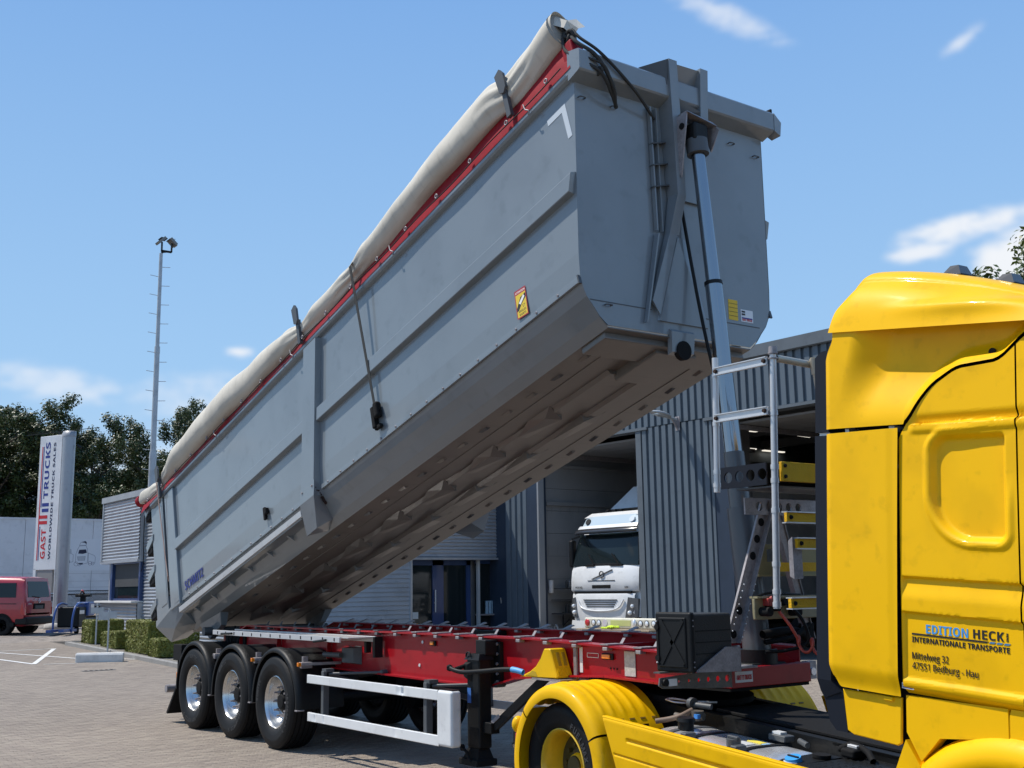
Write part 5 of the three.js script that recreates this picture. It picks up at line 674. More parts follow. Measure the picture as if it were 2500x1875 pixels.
    const lb = part('dealer_label', bx(3.395, 3.472, 1.535, 1.567, 1.19, 1.208), MT.white, t); part('label_print', [at(fitW(txt('GAST TRUCKS', 0.009), 0.066), 3.40, 1.550, 1.208), bx(3.40, 3.466, 1.540, 1.545, 1.208, 1.2095)], MT.blueInk, lb); }
  // ---- roof fairing: one continuous shell
  { const lowY = (x) => lerp(3.572, 3.476, (x - 2.93) / 1.28), top = (x) => { const P = [[2.80, 3.70], [2.93, 3.83], [2.96, 3.90], [3.0, 3.945], [3.06, 3.962], [3.26, 3.935], [3.47, 3.892], [3.65, 3.845], [3.88, 3.775], [4.10, 3.69], [4.6, 3.50], [4.9, 3.42]]; for (let i = 1; i < P.length; i++) if (x <= P[i][0]) return lerp(P[i - 1][1], P[i][1], (x - P[i - 1][0]) / (P[i][0] - P[i - 1][0])); return 3.42; };
    const topS = (x) => (top(x - 0.07) + top(x - 0.035) + 2 * top(x) + top(x + 0.035) + top(x + 0.07)) / 6;
    const P = (x, v) => { // v: 0 right low edge .. 1 left low edge
      const w = v * 2 - 1, s = w < 0 ? 1 : -1, k = 1 - Math.abs(w), yl = lowY(x), yt = topS(x), zl = 1.252; let z, y;
      if (k < 0.5) { const q = k / 0.5; z = zl - 0.055 * q - 0.10 * Math.pow(q, 4); y = yl + (yt - yl) * (0.80 * q); z += 0.030 * Math.exp(-(((y - (3.665 - 0.075 * (x - 3.3))) / 0.05) ** 2)) * sstep(3.25, 3.9, x) * 0.9; if (x > 3.2) z -= 0.03 * sstep(0.0, 0.05, y - (3.665 - 0.075 * (x - 3.3))) * sstep(3.2, 3.9, x); }
      else { const q = (k - 0.5) / 0.5; z = (zl - 0.155 - 0.03 * sstep(3.2, 3.9, x)) * Math.cos(q * Math.PI / 2); y = yl + (yt - yl) * (0.80 + 0.20 * Math.sin(Math.min(1, q * 2.4) * Math.PI / 2)) + 0.02 * q; }
      return [z * s, y]; };
    part('roof_fairing', grid(170, 96, (a, b) => { const x0 = lerp(2.93, 4.9, b), v = Math.min(0.9999, Math.max(0.0001, a)), [z, y] = P(x0, v); const yl = lowY(x0); const lean = 0.060 * (1 - sstep(2.93, 3.15, x0)) * (y - yl) / 0.38; return [x0 + 0.30 * 0 + lean * 0.9 + 0.0, y, z]; }), Y, t, { crease: 1.0 });
    part('fairing_back', [ext([[1.21, 3.57], [1.19, 3.68], [1.09, 3.78], [0.95, 3.80], [-0.95, 3.80], [-1.09, 3.78], [-1.19, 3.68], [-1.21, 3.57]], 3.0, 3.01, 'x')], MT.blackMatte, t); part('fairing_floor', bx(2.97, 4.4, 3.46, 3.475, -1.05, 1.05), MT.blackMatte, t); }
  for (const [x, y] of [[3.515, 3.872], [3.852, 3.765]]) { const b = part('roof_beacon', hull([[x - 0.075, y + 0.015, 0.86], [x + 0.065, y, 0.86], [x - 0.075, y + 0.015, 0.74], [x + 0.065, y, 0.74], [x - 0.02, y + 0.07, 0.84], [x + 0.035, y + 0.068, 0.84], [x - 0.02, y + 0.07, 0.76], [x + 0.035, y + 0.068, 0.76]]), mat([0.05, 0.052, 0.055], 0.25, { cc: 0.6 }), t); part('beacon_base', bx(x - 0.078, x + 0.072, y - 0.06, y + 0.012, 0.735, 0.865, 0.006), MT.black, b); }
  // ---- cab core, rear wall, chassis
  part('cab_core', [bx(2.98, 5.1, 1.45, 3.44, -1.08, 1.08)], MT.navy, t); part('cab_front', [bx(5.08, 5.2, 0.9, 3.4, -1.15, 1.15, 0.05)], Y, t); part('cab_floor', bx(3.0, 5.1, 1.2, 1.46, -1.05, 1.05), MT.blackMatte, t);
  both((s) => part('frame_rail', [bx(-0.9, 4.9, 0.72, 0.98, s * 0.36, s * 0.44)], MT.black, t));
  for (const x of [-0.8, 0.9, 2.1, 3.2]) part('frame_cross', bx(x, x + 0.1, 0.76, 0.95, -0.36, 0.36), MT.black, t);
  part('fifth_wheel', [ext(new THREE.Shape().absarc(0.35, 0, 0.46, 0, 2 * Math.PI), 0.985, 1.03, 'y', { curve: 24 }), hull([[-0.35, 0.99, 0.40], [-0.35, 0.99, 0.12], [0.1, 0.99, 0.42], [0.1, 0.99, 0.1], [-0.42, 0.90, 0.36], [-0.42, 0.90, 0.16], [0.1, 1.03, 0.42], [0.1, 1.03, 0.1]]), hull([[-0.35, 0.99, -0.40], [-0.35, 0.99, -0.12], [0.1, 0.99, -0.42], [0.1, 0.99, -0.1], [-0.42, 0.90, -0.36], [-0.42, 0.90, -0.16], [0.1, 1.03, -0.42], [0.1, 1.03, -0.1]]), bx(0.1, 0.6, 0.9, 0.99, -0.42, 0.42)], MT.blackMatte, t);
  part('catwalk', [bx(0.95, 2.8, 0.98, 1.0, -0.34, 0.34, 0.004), bx(2.2, 3.35, 0.955, 0.975, -1.0, 0.44)], MT.blackMatte, t);
  // ---- right side equipment: tanks, filler caps, tread plate
  const tank = part('fuel_tank', grid(64, 20, (a, b) => { const th = a * 2 * Math.PI, e = Math.sign, c = Math.cos(th), q = Math.sin(th), k = 0.55, ex = b < 0.06 ? b / 0.06 : b > 0.94 ? (1 - b) / 0.06 : 1, r = 0.86 + 0.14 * Math.sqrt(Math.max(0, 1 - (1 - ex) ** 2)); return [lerp(1.0, 2.22, b), 0.60 + 0.325 * r * e(q) * Math.pow(Math.abs(q), k), 0.79 + 0.335 * r * e(c) * Math.pow(Math.abs(c), k)]; }, true), MT.tank, t); for (const x of [0.998, 2.216]) part('tank_end', bx(x, x + 0.006, 0.34, 0.86, 0.5, 1.08), MT.tank, tank);
  const band = (x, w, m) => part('tank_strap', grid(64, 3, (a, b) => { const th = a * 2 * Math.PI, c = Math.cos(th), q = Math.sin(th), k = 0.55, r = [1.0, 1.022, 1.022, 1.0][Math.round(b * 3)]; return [x + w * [-1, -1, 1, 1][Math.round(b * 3)], 0.60 + 0.325 * r * Math.sign(q) * Math.pow(Math.abs(q), k), 0.79 + 0.335 * r * Math.sign(c) * Math.pow(Math.abs(c), k)]; }, true), m, tank);
  band(1.18, 0.022, MT.greyDark); band(1.42, 0.024, MT.black); band(1.92, 0.024, MT.black);
  part('strap_buckle', [bx(1.39, 1.45, 0.90, 0.955, 0.98, 1.08, 0.01), bx(1.89, 1.95, 0.90, 0.955, 0.98, 1.08, 0.01)], MT.greyDark, tank);
  part('filler_cap', [cyl([1.20, 0.92, 0.86], [1.20, 0.985, 0.86], 0.058, 0.058, 24), cyl([1.20, 0.985, 0.86], [1.20, 1.01, 0.86], 0.07, 0.062, 24)], MT.black, tank); part('filler_cap', [cyl([1.78, 0.92, 0.94], [1.78, 0.965, 0.94], 0.05, 0.05, 24), bx(1.73, 1.83, 0.965, 0.985, 0.925, 0.955, 0.006)], MT.greyDark, tank);
  part('tank_label', bx(1.72, 1.85, 0.926, 0.930, 0.70, 0.76), mat([0.80, 0.66, 0.08], 0.5), tank); part('tank_label', bx(1.86, 1.94, 0.926, 0.930, 0.70, 0.76), mat([0.30, 0.50, 0.70], 0.5), tank); part('tank_label', bx(1.72, 1.84, 0.926, 0.930, 0.80, 0.88), MT.white, tank); part('tank_sensor', [bx(1.76, 1.92, 0.93, 0.975, 0.50, 0.60, 0.01), cyl([1.98, 0.95, 0.52], [2.08, 0.94, 0.55], 0.02)], MT.greyDark, tank); part('tank_sensor_lid', bx(1.78, 1.86, 0.975, 0.99, 0.52, 0.58), MT.white, tank);
  part('air_valve', [cyl([1.05, 0.95, 0.62], [1.05, 1.02, 0.62], 0.05), cyl([0.98, 0.98, 0.64], [1.10, 0.98, 0.60], 0.03), cyl([0.92, 0.97, 0.72], [1.02, 0.965, 0.70], 0.026)], mat([0.10, 0.085, 0.07], 0.6, { dirt: 'scuff', rep: 3 }), t); part('valve_tag', bx(1.07, 1.11, 0.97, 1.0, 0.64, 0.67), mat([0.05, 0.22, 0.60], 0.5), t); part('valve_cap', [cyl([0.95, 1.06, 0.60], [0.99, 1.06, 0.60], 0.042, 0.042, 20), cyl([0.99, 1.05, 0.59], [1.12, 1.05, 0.54], 0.022)], MT.greyDark, t); part('pipe_elbow', tube([[0.86, 0.93, 0.86], [0.93, 0.95, 0.80], [1.0, 0.98, 0.74], [1.02, 1.02, 0.64]], 0.02, 8), mat([0.16, 0.11, 0.08], 0.6), t);
  part('lock_handle', [tube([[0.62, 1.035, 0.56], [0.76, 1.035, 0.58], [0.82, 1.035, 0.52], [0.78, 1.035, 0.46], [0.64, 1.035, 0.47], [0.60, 1.035, 0.52], [0.62, 1.035, 0.56]], 0.008, 6, 50), cyl([0.78, 1.035, 0.47], [0.92, 1.04, 0.30], 0.009)], MT.alu, t);
  part('urea_tank', [hull([[2.24, 0.90, 1.05], [2.42, 0.90, 1.05], [2.24, 0.93, 0.6], [2.42, 0.93, 0.6], [2.24, 0.35, 1.1], [2.42, 0.35, 1.1], [2.24, 0.35, 0.5], [2.42, 0.35, 0.5], [2.24, 0.92, 0.95], [2.42, 0.92, 0.95]])], MT.black, t); part('urea_cap', [cyl([2.32, 0.91, 0.93], [2.32, 0.945, 0.94], 0.055, 0.052, 24)], MT.blueCap, t); part('urea_neck', cyl([2.32, 0.905, 0.93], [2.32, 0.918, 0.93], 0.066, 0.066, 24), MT.white, t); part('cap_grip', bx(2.275, 2.365, 0.945, 0.955, 0.928, 0.945, 0.004), MT.navy, t);
  part('tread_plate', [bx(2.43, 3.30, 0.90, 0.925, 0.42, 1.02, 0.006)], MT.black, t); part('tread_studs', (() => { const g = []; for (let i = 0; i < 14; i++) for (let k = 0; k < 9; k++) g.push(hull([[2.47 + i * 0.058, 0.924, 0.47 + k * 0.06], [2.505 + i * 0.058, 0.924, 0.47 + k * 0.06], [2.487 + i * 0.058, 0.924, 0.447 + k * 0.06], [2.487 + i * 0.058, 0.924, 0.493 + k * 0.06], [2.487 + i * 0.058, 0.932, 0.47 + k * 0.06]])); return g; })(), MT.black, t, { kind: 'stuff' });
  part('suzi_fittings', [bx(2.40, 2.52, 0.93, 0.99, 0.46, 0.6, 0.02), tube([[2.3, 0.95, 0.48], [2.42, 1.0, 0.5], [2.56, 0.98, 0.52], [2.64, 0.94, 0.56]], 0.022), cyl([2.36, 0.93, 0.72], [2.36, 0.95, 0.72], 0.06)], MT.blackMatte, t); part('fitting_cover', bx(2.42, 2.50, 0.99, 1.01, 0.48, 0.55, 0.004), MT.alu, t);
  // ---- right skirt with pressed grooves
  both((s) => part('side_skirt', grid(180, 150, (a, b) => { const y = lerp(0.30, 0.957, b), xl = 0.63 + (0.953 - y) * 0.475, x = lerp(xl, 3.02, a); let z = 1.205 - 0.03 * (1 - y / 0.95) - 0.008 * sstep(0.935, 0.957, y); const dx = sstep(0.0, 0.02, x - xl); z -= 0.02 * (1 - dx);
    const g1 = (1 - sstep(0.0, 0.010, Math.abs(y - 0.832) - 0.008)) * sstep(0.935, 0.955, x) * (1 - sstep(2.88, 2.9, x)), g2 = (1 - sstep(0.0, 0.008, Math.abs(y - 0.709) - 0.004)) * sstep(0.785, 0.80, x); z -= 0.016 * g1 + 0.013 * g2; return [x, y, s * z]; }), Y, t, { crease: 0.9 }));
  both((s) => part('skirt_cap', [bx(0.64, 3.02, 0.945, 0.962, s * 1.155, s * 1.2, 0.006), hull([[0.63, 0.955, s * 1.19], [0.95, 0.30, s * 1.17], [0.63, 0.955, s * 1.16], [0.95, 0.30, s * 1.14], [0.65, 0.955, s * 1.15], [0.97, 0.3, s * 1.14]])], Y, t));
  // ---- rear mudguards with ridges, slots and lower pieces
  both((s) => {
    const ridge = (z) => { let r = 0; for (const k of [0.66, 0.765, 0.87, 0.975, 1.07]) r += 0.010 * Math.exp(-(((z - k) / 0.020) ** 2)); return r; };
    const zs = []; for (let k = 0; k <= 44; k++) zs.push(lerp(0.55, 1.14, k / 44));
    const prof = [...zs.map((z) => [0.632, z, 1]), [0.628, 1.17, 0], [0.618, 1.195, 0], [0.598, 1.212, 0], [0.57, 1.218, 0], [0.535, 1.218, 0], [0.522, 1.215, 0]];
    const ell = (r, th) => [0.05 + r * 1.0 * Math.cos(th), 0.47 + r * 1.015 * Math.sin(th)];
    const m = part('rear_mudguard', grid(90, prof.length - 1, (a, b) => { const th = lerp(32, 142, a) * D2R, q = prof[Math.round(b * (prof.length - 1))]; const r = q[0] + (q[2] ? ridge(q[1]) * sstep(40, 52, th / D2R) : 0); const [x, y] = ell(r, th); return [x, y, s * q[1]]; }), Y, t, { crease: 0.9 });
    for (const z of [0.60, 0.715, 0.82, 0.925, 1.025]) { const [x, y] = ell(0.634, 41 * D2R); part('vent_slot', at(new THREE.BoxGeometry(0.014, 0.006, 0.05), x, y, s * z, 0, 0, 41 * D2R - Math.PI / 2), mat([0.22, 0.13, 0.01], 0.6), m); }
    part('mudguard_foot', grid(24, prof.length - 1, (a, b) => { const th = lerp(30.5, 4, a) * D2R, q = prof[Math.round(b * (prof.length - 1))]; const [x, y] = ell(q[0] - 0.004, th); return [x, y, s * q[1]]; }), Y, m, { crease: 0.9 }); part('mudguard_tail', grid(34, prof.length - 1, (a, b) => { const th = lerp(143.5, 192, a) * D2R, q = prof[Math.round(b * (prof.length - 1))]; const [x, y] = ell(q[0] - 0.004, th); return [x, y, s * q[1]]; }), Y, m, { crease: 0.9 });
    for (const z of [0.72, 1.0]) { const P = [24, 12].map((d) => ell(0.640, d * D2R)), Q = [36, 24].map((d) => ell(0.642, d * D2R)); part('slot_strap', [bar([Q[0][0], Q[0][1], s * z], [P[0][0], P[0][1], s * z], 0.05, 0.012, V3(1, 0.6, 0)), bar([P[0][0], P[0][1], s * z], [P[1][0], P[1][1], s * z], 0.05, 0.012, V3(1, 0.3, 0))], MT.black, m); }
    part('tail_bump', new THREE.SphereGeometry(0.07, 16, 12).scale(0.7, 1, 0.8).translate(-0.575, 0.70, s * 1.16), Y, m); part('tail_lamp', bx(-0.64, -0.60, 0.46, 0.62, s * 0.95, s * 1.15, 0.01), MT.redLamp, m);
    part('work_lamp', [at(lathe([[0.0, 0.06], [0.035, 0.055], [0.045, 0.02], [0.042, -0.02], [0.02, -0.04], [0, -0.045]], 18), -0.83, 0.475, s * 1.0, 0, 0, -1.0)], MT.chrome, t); part('lamp_arm', tube([[-0.83, 0.45, s * 1.0], [-0.78, 0.40, s * 1.02], [-0.66, 0.42, s * 1.04]], 0.01, 6), MT.black, t);
  });
  // ---- wheels
  const W = (outZ, mRim, letter) => { const w = new THREE.Group(); w.name = 'wheel'; const r = 0.50;
    part('tyre', [lathe([[0.290, -0.10], [0.31, -0.13], [0.36, -0.152], [0.42, -0.155], [0.46, -0.15], [0.485, -0.135], [r, -0.115], ...[-0.06, 0, 0.06].flatMap((z) => [[r, z - 0.008], [r - 0.013, z - 0.005], [r - 0.013, z + 0.005], [r, z + 0.008]]), [r, 0.115], [0.485, 0.135], [0.46, 0.15], [0.425, 0.156], [0.418, 0.153], [0.36, 0.152], [0.31, 0.13], [0.290, 0.10]], 72, 'z')], MT.rubber, w, { crease: 0.6 });
    part('rim', [lathe([[0.292, -0.12], [0.275, -0.02], [0.27, 0.08], [0.290, 0.115], [0.303, 0.122], [0.305, 0.13], [0.296, 0.135], [0.284, 0.126], [0.268, 0.09], [0.262, 0.0], [0.25, -0.05]], 56, 'z')], mRim, w, { crease: 0.7 }); part('disc', [lathe([[0.255, -0.05], [0.22, -0.07], [0.15, -0.06], [0.13, -0.03], [0.0, -0.03]], 40, 'z'), cyl([0, 0, -0.05], [0, 0, 0.02], 0.10, 0.08, 20), ...Array.from({ length: 10 }, (_, k) => { const a = k / 10 * 6.283; return cyl([0.168 * Math.cos(a), 0.168 * Math.sin(a), -0.065], [0.168 * Math.cos(a), 0.168 * Math.sin(a), -0.02], 0.019, 0.017, 6); })], mat([0.08, 0.06, 0.012], 0.6, { dirt: 'scuff', rep: 3 }), w);
    if (letter) part('sidewall_print', [...'FUELMAX'].map((ch, k) => { const a = 66 * D2R - k * 0.135; return txt(ch, 0.05, fontB, 0.003, true).translate(0, 0.352, 0.1525).rotateZ(a - Math.PI / 2); }), mat([0.040, 0.040, 0.042], 0.5, {}), w); return w; };
  const yellowRim = mat([0.70, 0.45, 0.02], 0.4, { cc: 0.4, dirt: 'scuff', rep: 2 });
  const dw = W(0, yellowRim, true), plain = W(0, yellowRim, false);
  for (const s of [1, -1]) { const a = dw.clone(); a.position.set(0, 0.45, s * 0.975); a.rotation.y = s > 0 ? 0 : Math.PI; t.add(a); const b = plain.clone(); b.position.set(0, 0.45, s * 0.64); b.rotation.y = s > 0 ? Math.PI : 0; t.add(b); const f = plain.clone(); f.position.set(4.08, 0.45, s * 1.02); f.rotation.y = s > 0 ? 0 : Math.PI; t.add(f); }
  part('hub_reduction', [lathe([[0, 0.05], [0.09, 0.05], [0.11, 0.0], [0.13, -0.1]], 24, 'z').translate(0, 0.45, 0.93)], MT.yellow, t); part('rear_axle', [cyl([0, 0.45, -0.6], [0, 0.45, 0.6], 0.09), new THREE.SphereGeometry(0.22, 20, 14).translate(0, 0.45, 0)], MT.blackMatte, t); part('front_axle', cyl([4.08, 0.45, -0.9], [4.08, 0.45, 0.9], 0.06), MT.blackMatte, t);
  part('prop_shaft', cyl([0.2, 0.5, 0], [2.6, 0.62, 0], 0.06), MT.blackMatte, t);
  part('tail_crossbar', [bx(-0.75, -0.65, 0.5, 0.62, -1.1, 1.1, 0.01)], MT.black, t);
}
// ================================================================ WHITE TRUCK IN THE WORKSHOP DOOR (frame of the hall: z out of the door)
{
  const w = thing('parked_truck', 'white truck with tall roof spoiler nosing out of the workshop door', 'truck'); w.position.copy(V3(-1.30, 0.13, 0.05).applyEuler(new THREE.Euler(0, HR, 0)).add(V3(...HALL))); w.rotation.y = HR;
  const Wm = mat([0.74, 0.75, 0.755], 0.35, { cc: 0.7, ccr: 0.06, dirt: 'dirt', rep: 0.4 });
  const front = (pts, bow) => grid(24, pts.length - 1, (a, b) => { const k = Math.round(b * (pts.length - 1)), x = lerp(-1, 1, a), [y, hw, z] = pts[k]; return [x * hw, y, z - bow * x * x * x * x]; });
  part('cab_shell', [hull([[-1.24, 0.9, -0.12], [1.24, 0.9, -0.12], [-1.24, 0.9, -2.2], [1.24, 0.9, -2.2], [-1.24, 2.1, -0.22], [1.24, 2.1, -0.22], [-1.22, 2.1, -2.2], [1.22, 2.1, -2.2], [-1.12, 3.1, -0.52], [1.12, 3.1, -0.52], [-1.12, 3.45, -2.2], [1.12, 3.45, -2.2], [-1.05, 3.42, -0.75], [1.05, 3.42, -0.75]])], Wm, w);
  const bf = part('bonnet_flap', front([[1.52, 1.245, -0.03], [1.56, 1.25, 0.0], [1.80, 1.25, -0.005], [2.05, 1.24, -0.03], [2.16, 1.22, -0.075]], 0.10), Wm, w, { crease: 0.8 });
  part('flap_slot', bx(-0.34, 0.34, 1.60, 1.685, -0.01, 0.012, 0.02), MT.blackMatte, bf); part('emblem_bar', [bar([-0.34, 1.83, 0.008], [0.40, 2.06, -0.012], 0.014, 0.03, V3(0, 0, 1)), new THREE.TorusGeometry(0.075, 0.016, 8, 24).translate(0.03, 1.945, 0.01)], MT.greyDark, bf); part('badge', [fitW(txt('VOLVO', 0.05, fontB, 0.006), 0.26).translate(-0.98, 1.60, 0.0), fitW(txt('330', 0.05, fontB, 0.006), 0.13).translate(0.84, 1.60, 0.0)], MT.greyDark, bf); part('chin_line', bx(-0.5, 0.5, 1.785, 1.80, -0.006, 0.006), MT.black, bf);
  const ws = part('windscreen', front([[2.16, 1.21, -0.085], [2.5, 1.19, -0.16], [2.88, 1.14, -0.27], [2.98, 1.13, -0.31]], 0.05), MT.glass, w); part('lower_seal', front([[2.09, 1.20, -0.085], [2.2, 1.195, -0.088], [2.27, 1.18, -0.12]], 0.12), MT.black, ws); part('wiper', bar([-0.30, 2.20, -0.04], [-0.55, 2.46, -0.10], 0.02, 0.025), MT.blackMatte, ws); part('wiper', bar([0.62, 2.18, -0.04], [0.30, 2.46, -0.11], 0.02, 0.025), MT.blackMatte, ws); part('wiper_cover', bx(-0.62, -0.3, 2.15, 2.19, -0.09, -0.04), MT.blackMatte, ws); part('wiper_cover', bx(0.28, 0.72, 2.15, 2.19, -0.09, -0.04), MT.blackMatte, ws);
  part('dashboard', bx(-1.0, 1.0, 2.10, 2.24, -0.6, -0.28, 0.04), mat([0.30, 0.29, 0.27], 0.8), w); for (const s of [-1, 1]) part('mirror', [bx(s * 1.22, s * 1.36, 2.15, 2.85, -0.3, -0.12, 0.05), bar([s * 1.1, 2.95, -0.3], [s * 1.3, 2.88, -0.2], 0.04, 0.04)], MT.black, w);
  part('sun_visor', front([[2.98, 1.14, -0.10], [3.0, 1.16, -0.04], [3.08, 1.15, -0.07], [3.13, 1.12, -0.2]], 0.12), mat([0.03, 0.03, 0.032], 0.25, { cc: 0.6 }), w); part('visor_lip', front([[3.12, 1.10, -0.14], [3.20, 1.08, -0.20]], 0.1), Wm, w);
  part('roof_board', front([[3.20, 1.06, -0.30], [3.44, 1.0, -0.42]], 0.08), mat([0.50, 0.60, 0.66], 0.25, { cc: 0.8 }), w); for (const s of [-1, 1]) part('roof_lamp', at(new THREE.CylinderGeometry(0.085, 0.085, 0.04, 20), s * 0.82, 3.31, -0.37, Math.PI / 2 - 0.45, 0, 0), s < 0 ? MT.black : MT.lens, w);
  part('roof_cap', [hull([[-1.06, 3.42, -0.45], [1.06, 3.42, -0.45], [-0.95, 3.54, -0.62], [0.95, 3.54, -0.62], [-1.0, 3.6, -2.2], [1.0, 3.6, -2.2], [-1.1, 3.42, -2.2], [1.1, 3.42, -2.2]])], Wm, w); for (const x of [-0.36, -0.1, 0.14]) part('marker_lamp', bx(x - 0.04, x + 0.04, 3.55, 3.61, -0.7, -0.62, 0.012), MT.black, w);
  part('roof_spoiler', [hull([[-0.45, 3.6, -0.78], [1.0, 3.6, -0.78], [-0.1, 4.22, -1.35], [1.0, 4.22, -1.35], [-0.9, 3.6, -2.2], [1.0, 3.6, -2.2], [-0.5, 4.22, -2.2], [1.0, 4.22, -2.2]]), hull([[0.02, 4.22, -1.35], [1.1, 4.22, -1.35], [0.02, 4.42, -1.42], [1.1, 4.42, -1.42], [0.02, 4.22, -2.3], [1.1, 4.42, -2.3]])], Wm, w); part('spoiler_base', bx(-0.5, 1.0, 3.58, 3.62, -0.9, -0.7), MT.black, w); part('cargo_box', bx(-1.25, 1.25, 1.1, 4.2, -8.5, -2.4), Wm, w);
  const gr = part('grille', front([[0.80, 1.10, 0.03], [1.0, 1.12, 0.06], [1.42, 1.14, 0.05], [1.47, 1.15, 0.03]], 0.10), Wm, w, { crease: 0.8 }); part('grille_gap', bx(-1.05, 1.05, 1.47, 1.53, -0.06, -0.01), MT.blackMatte, gr);
  for (let k = 0; k < 4; k++) part('grille_slot', bx(-0.62 + k * 0.04, 0.62 - k * 0.04, 1.30 - k * 0.055, 1.328 - k * 0.055, 0.05, 0.066, 0.006), MT.greyDark, gr); part('grille_bow', tube([[-0.85, 1.32, 0.05], [-0.7, 1.14, 0.075], [-0.4, 1.06, 0.085], [0.4, 1.06, 0.085], [0.7, 1.14, 0.075], [0.85, 1.32, 0.05]], 0.02, 8, 50), Wm, gr);
  for (const s of [-1, 1]) { const h = part('headlight', hull([[s * 0.88, 0.86, 0.05], [s * 1.2, 0.9, -0.08], [s * 0.98, 1.38, 0.03], [s * 1.22, 1.34, -0.09], [s * 0.9, 0.86, 0.0], [s * 1.2, 0.9, -0.2], [s * 0.98, 1.38, -0.02], [s * 1.22, 1.34, -0.2]]), mat([0.10, 0.105, 0.11], 0.15, { cc: 1 }), w); part('lamp', [new THREE.SphereGeometry(0.06, 14, 10).translate(s * 1.02, 1.0, 0.02), new THREE.SphereGeometry(0.05, 14, 10).translate(s * 1.08, 1.16, -0.01)], MT.lens, h); }
  part('bumper', [front([[0.30, 1.18, -0.02], [0.36, 1.24, 0.03], [0.62, 1.25, 0.05], [0.80, 1.22, 0.04]], 0.12)], Wm, w, { crease: 0.8 }); for (const s of [-1, 1]) { part('cab_door', [bx(s * 1.235, s * 1.25, 1.0, 2.1, -1.7, -0.5, 0.004)], Wm, w); part('side_window', [bx(s * 1.16, s * 1.23, 2.15, 2.9, -1.5, -0.55)], MT.glass, w); const g = group('wheel', w); part('tyre', lathe([[0.28, -0.14], [0.45, -0.15], [0.5, -0.1], [0.5, 0.1], [0.45, 0.15], [0.28, 0.14]], 32, 'x').translate(s * 1.05, 0.5, -1.3), MT.rubber, g); part('rim', lathe([[0.0, -0.02], [0.2, 0], [0.28, s * 0.12]], 24, 'x').translate(s * 1.12, 0.5, -1.3), MT.galv, g); }
  part('truck_frame', [bx(-0.45, 0.45, 0.55, 0.9, -8.4, -0.3)], MT.blackMatte, w);
}
// light board on a trestle in front of that truck, with gloves on it
const hallPt = (u, y, o) => V3(u, y, o).applyEuler(new THREE.Euler(0, HR, 0)).add(V3(...HALL)).toArray();
{
  const p = hallPt(1.33, 0.11, 1.9), b = thing('trestle_table', 'rough wooden trestle table standing before the white truck', 'table', p, HR);
  part('table_top', bx(-1.2, 1.15, 0.70, 0.735, -0.3, 0.3, 0.004), mat([0.34, 0.27, 0.19], 0.9, { dirt: 'scuff', rep: 2 }), b); for (const x of [-0.95, 0.9]) { for (const s of [1, -1]) part('leg', bar([x, 0.70, s * 0.1], [x, 0.0, s * 0.3], 0.07, 0.05, V3(1, 0, 0)), mat([0.20, 0.15, 0.10], 0.9, { dirt: 'scuff', rep: 2 }), b); part('brace', bar([x, 0.3, -0.22], [x, 0.3, 0.22], 0.04, 0.06), mat([0.20, 0.15, 0.10], 0.9), b); part('brace', bar([x, 0.66, 0.1], [x * 0.45, 0.36, 0.0], 0.05, 0.05), mat([0.20, 0.15, 0.10], 0.9), b); }
  const lb = thing('light_board', 'cream roof light board with round lamps lying on the trestle table', 'light board', [p[0], p[1] + 0.735, p[2]], HR);
  part('board', [bx(-1.20, 1.22, 0.0, 0.24, -0.05, 0.05, 0.045)], mat([0.66, 0.63, 0.52], 0.45, { cc: 0.3, dirt: 'scuff', rep: 1.5 }), lb); part('name_field', bx(-0.30, 0.35, 0.06, 0.19, 0.045, 0.056, 0.02), mat([0.50, 0.50, 0.20], 0.5), lb);
  for (const x of [-0.86, -0.68, 0.66, 0.85, 1.06]) { const l = part('board_lamp', at(new THREE.CylinderGeometry(0.07, 0.07, 0.03, 22), x, 0.125, 0.05, Math.PI / 2, 0, 0), MT.greyDark, lb); part('lens', at(new THREE.SphereGeometry(0.06, 16, 8, 0, 6.283, 0, 1.2).scale(1, 0.4, 1), x, 0.125, 0.055, Math.PI / 2, 0, 0), MT.lens, l); }
  part('red_lamp', at(new THREE.SphereGeometry(0.085, 18, 10, 0, 6.283, 0, 1.3).scale(1, 0.5, 1), -1.07, 0.125, 0.045, Math.PI / 2, 0, 0), MT.redLamp, lb); part('reflector', at(new THREE.CylinderGeometry(0.075, 0.075, 0.02, 20), -0.48, 0.125, 0.05, Math.PI / 2, 0, 0), mat([0.55, 0.50, 0.55], 0.3), lb); part('bulb', new THREE.SphereGeometry(0.06, 16, 12).scale(0.8, 1.5, 0.8).translate(0.5, 0.13, 0.09), MT.lens, lb);
  const gv = thing('work_glove', 'neon yellow work glove lying on the trestle table', 'glove', [p[0] - 0.12, p[1] + 0.737, p[2] + 0.2], HR); const neon = mat([0.55, 0.72, 0.04], 0.8);
  part('palm', [new THREE.SphereGeometry(0.1, 16, 10).scale(1.3, 0.4, 0.7).translate(0, 0.04, 0), bx(-0.3, -0.08, 0.0, 0.04, -0.06, 0.05, 0.015)], neon, gv); for (let k = 0; k < 4; k++) part('finger', tube([[0.1, 0.04, -0.05 + k * 0.033], [0.17, 0.06, -0.055 + k * 0.036], [0.23 - 0.02 * Math.abs(k - 1.5), 0.03, -0.06 + k * 0.04]], 0.014, 7), neon, gv); part('thumb', tube([[0.0, 0.04, 0.06], [0.06, 0.05, 0.1], [0.12, 0.03, 0.11]], 0.015, 7), neon, gv);
}
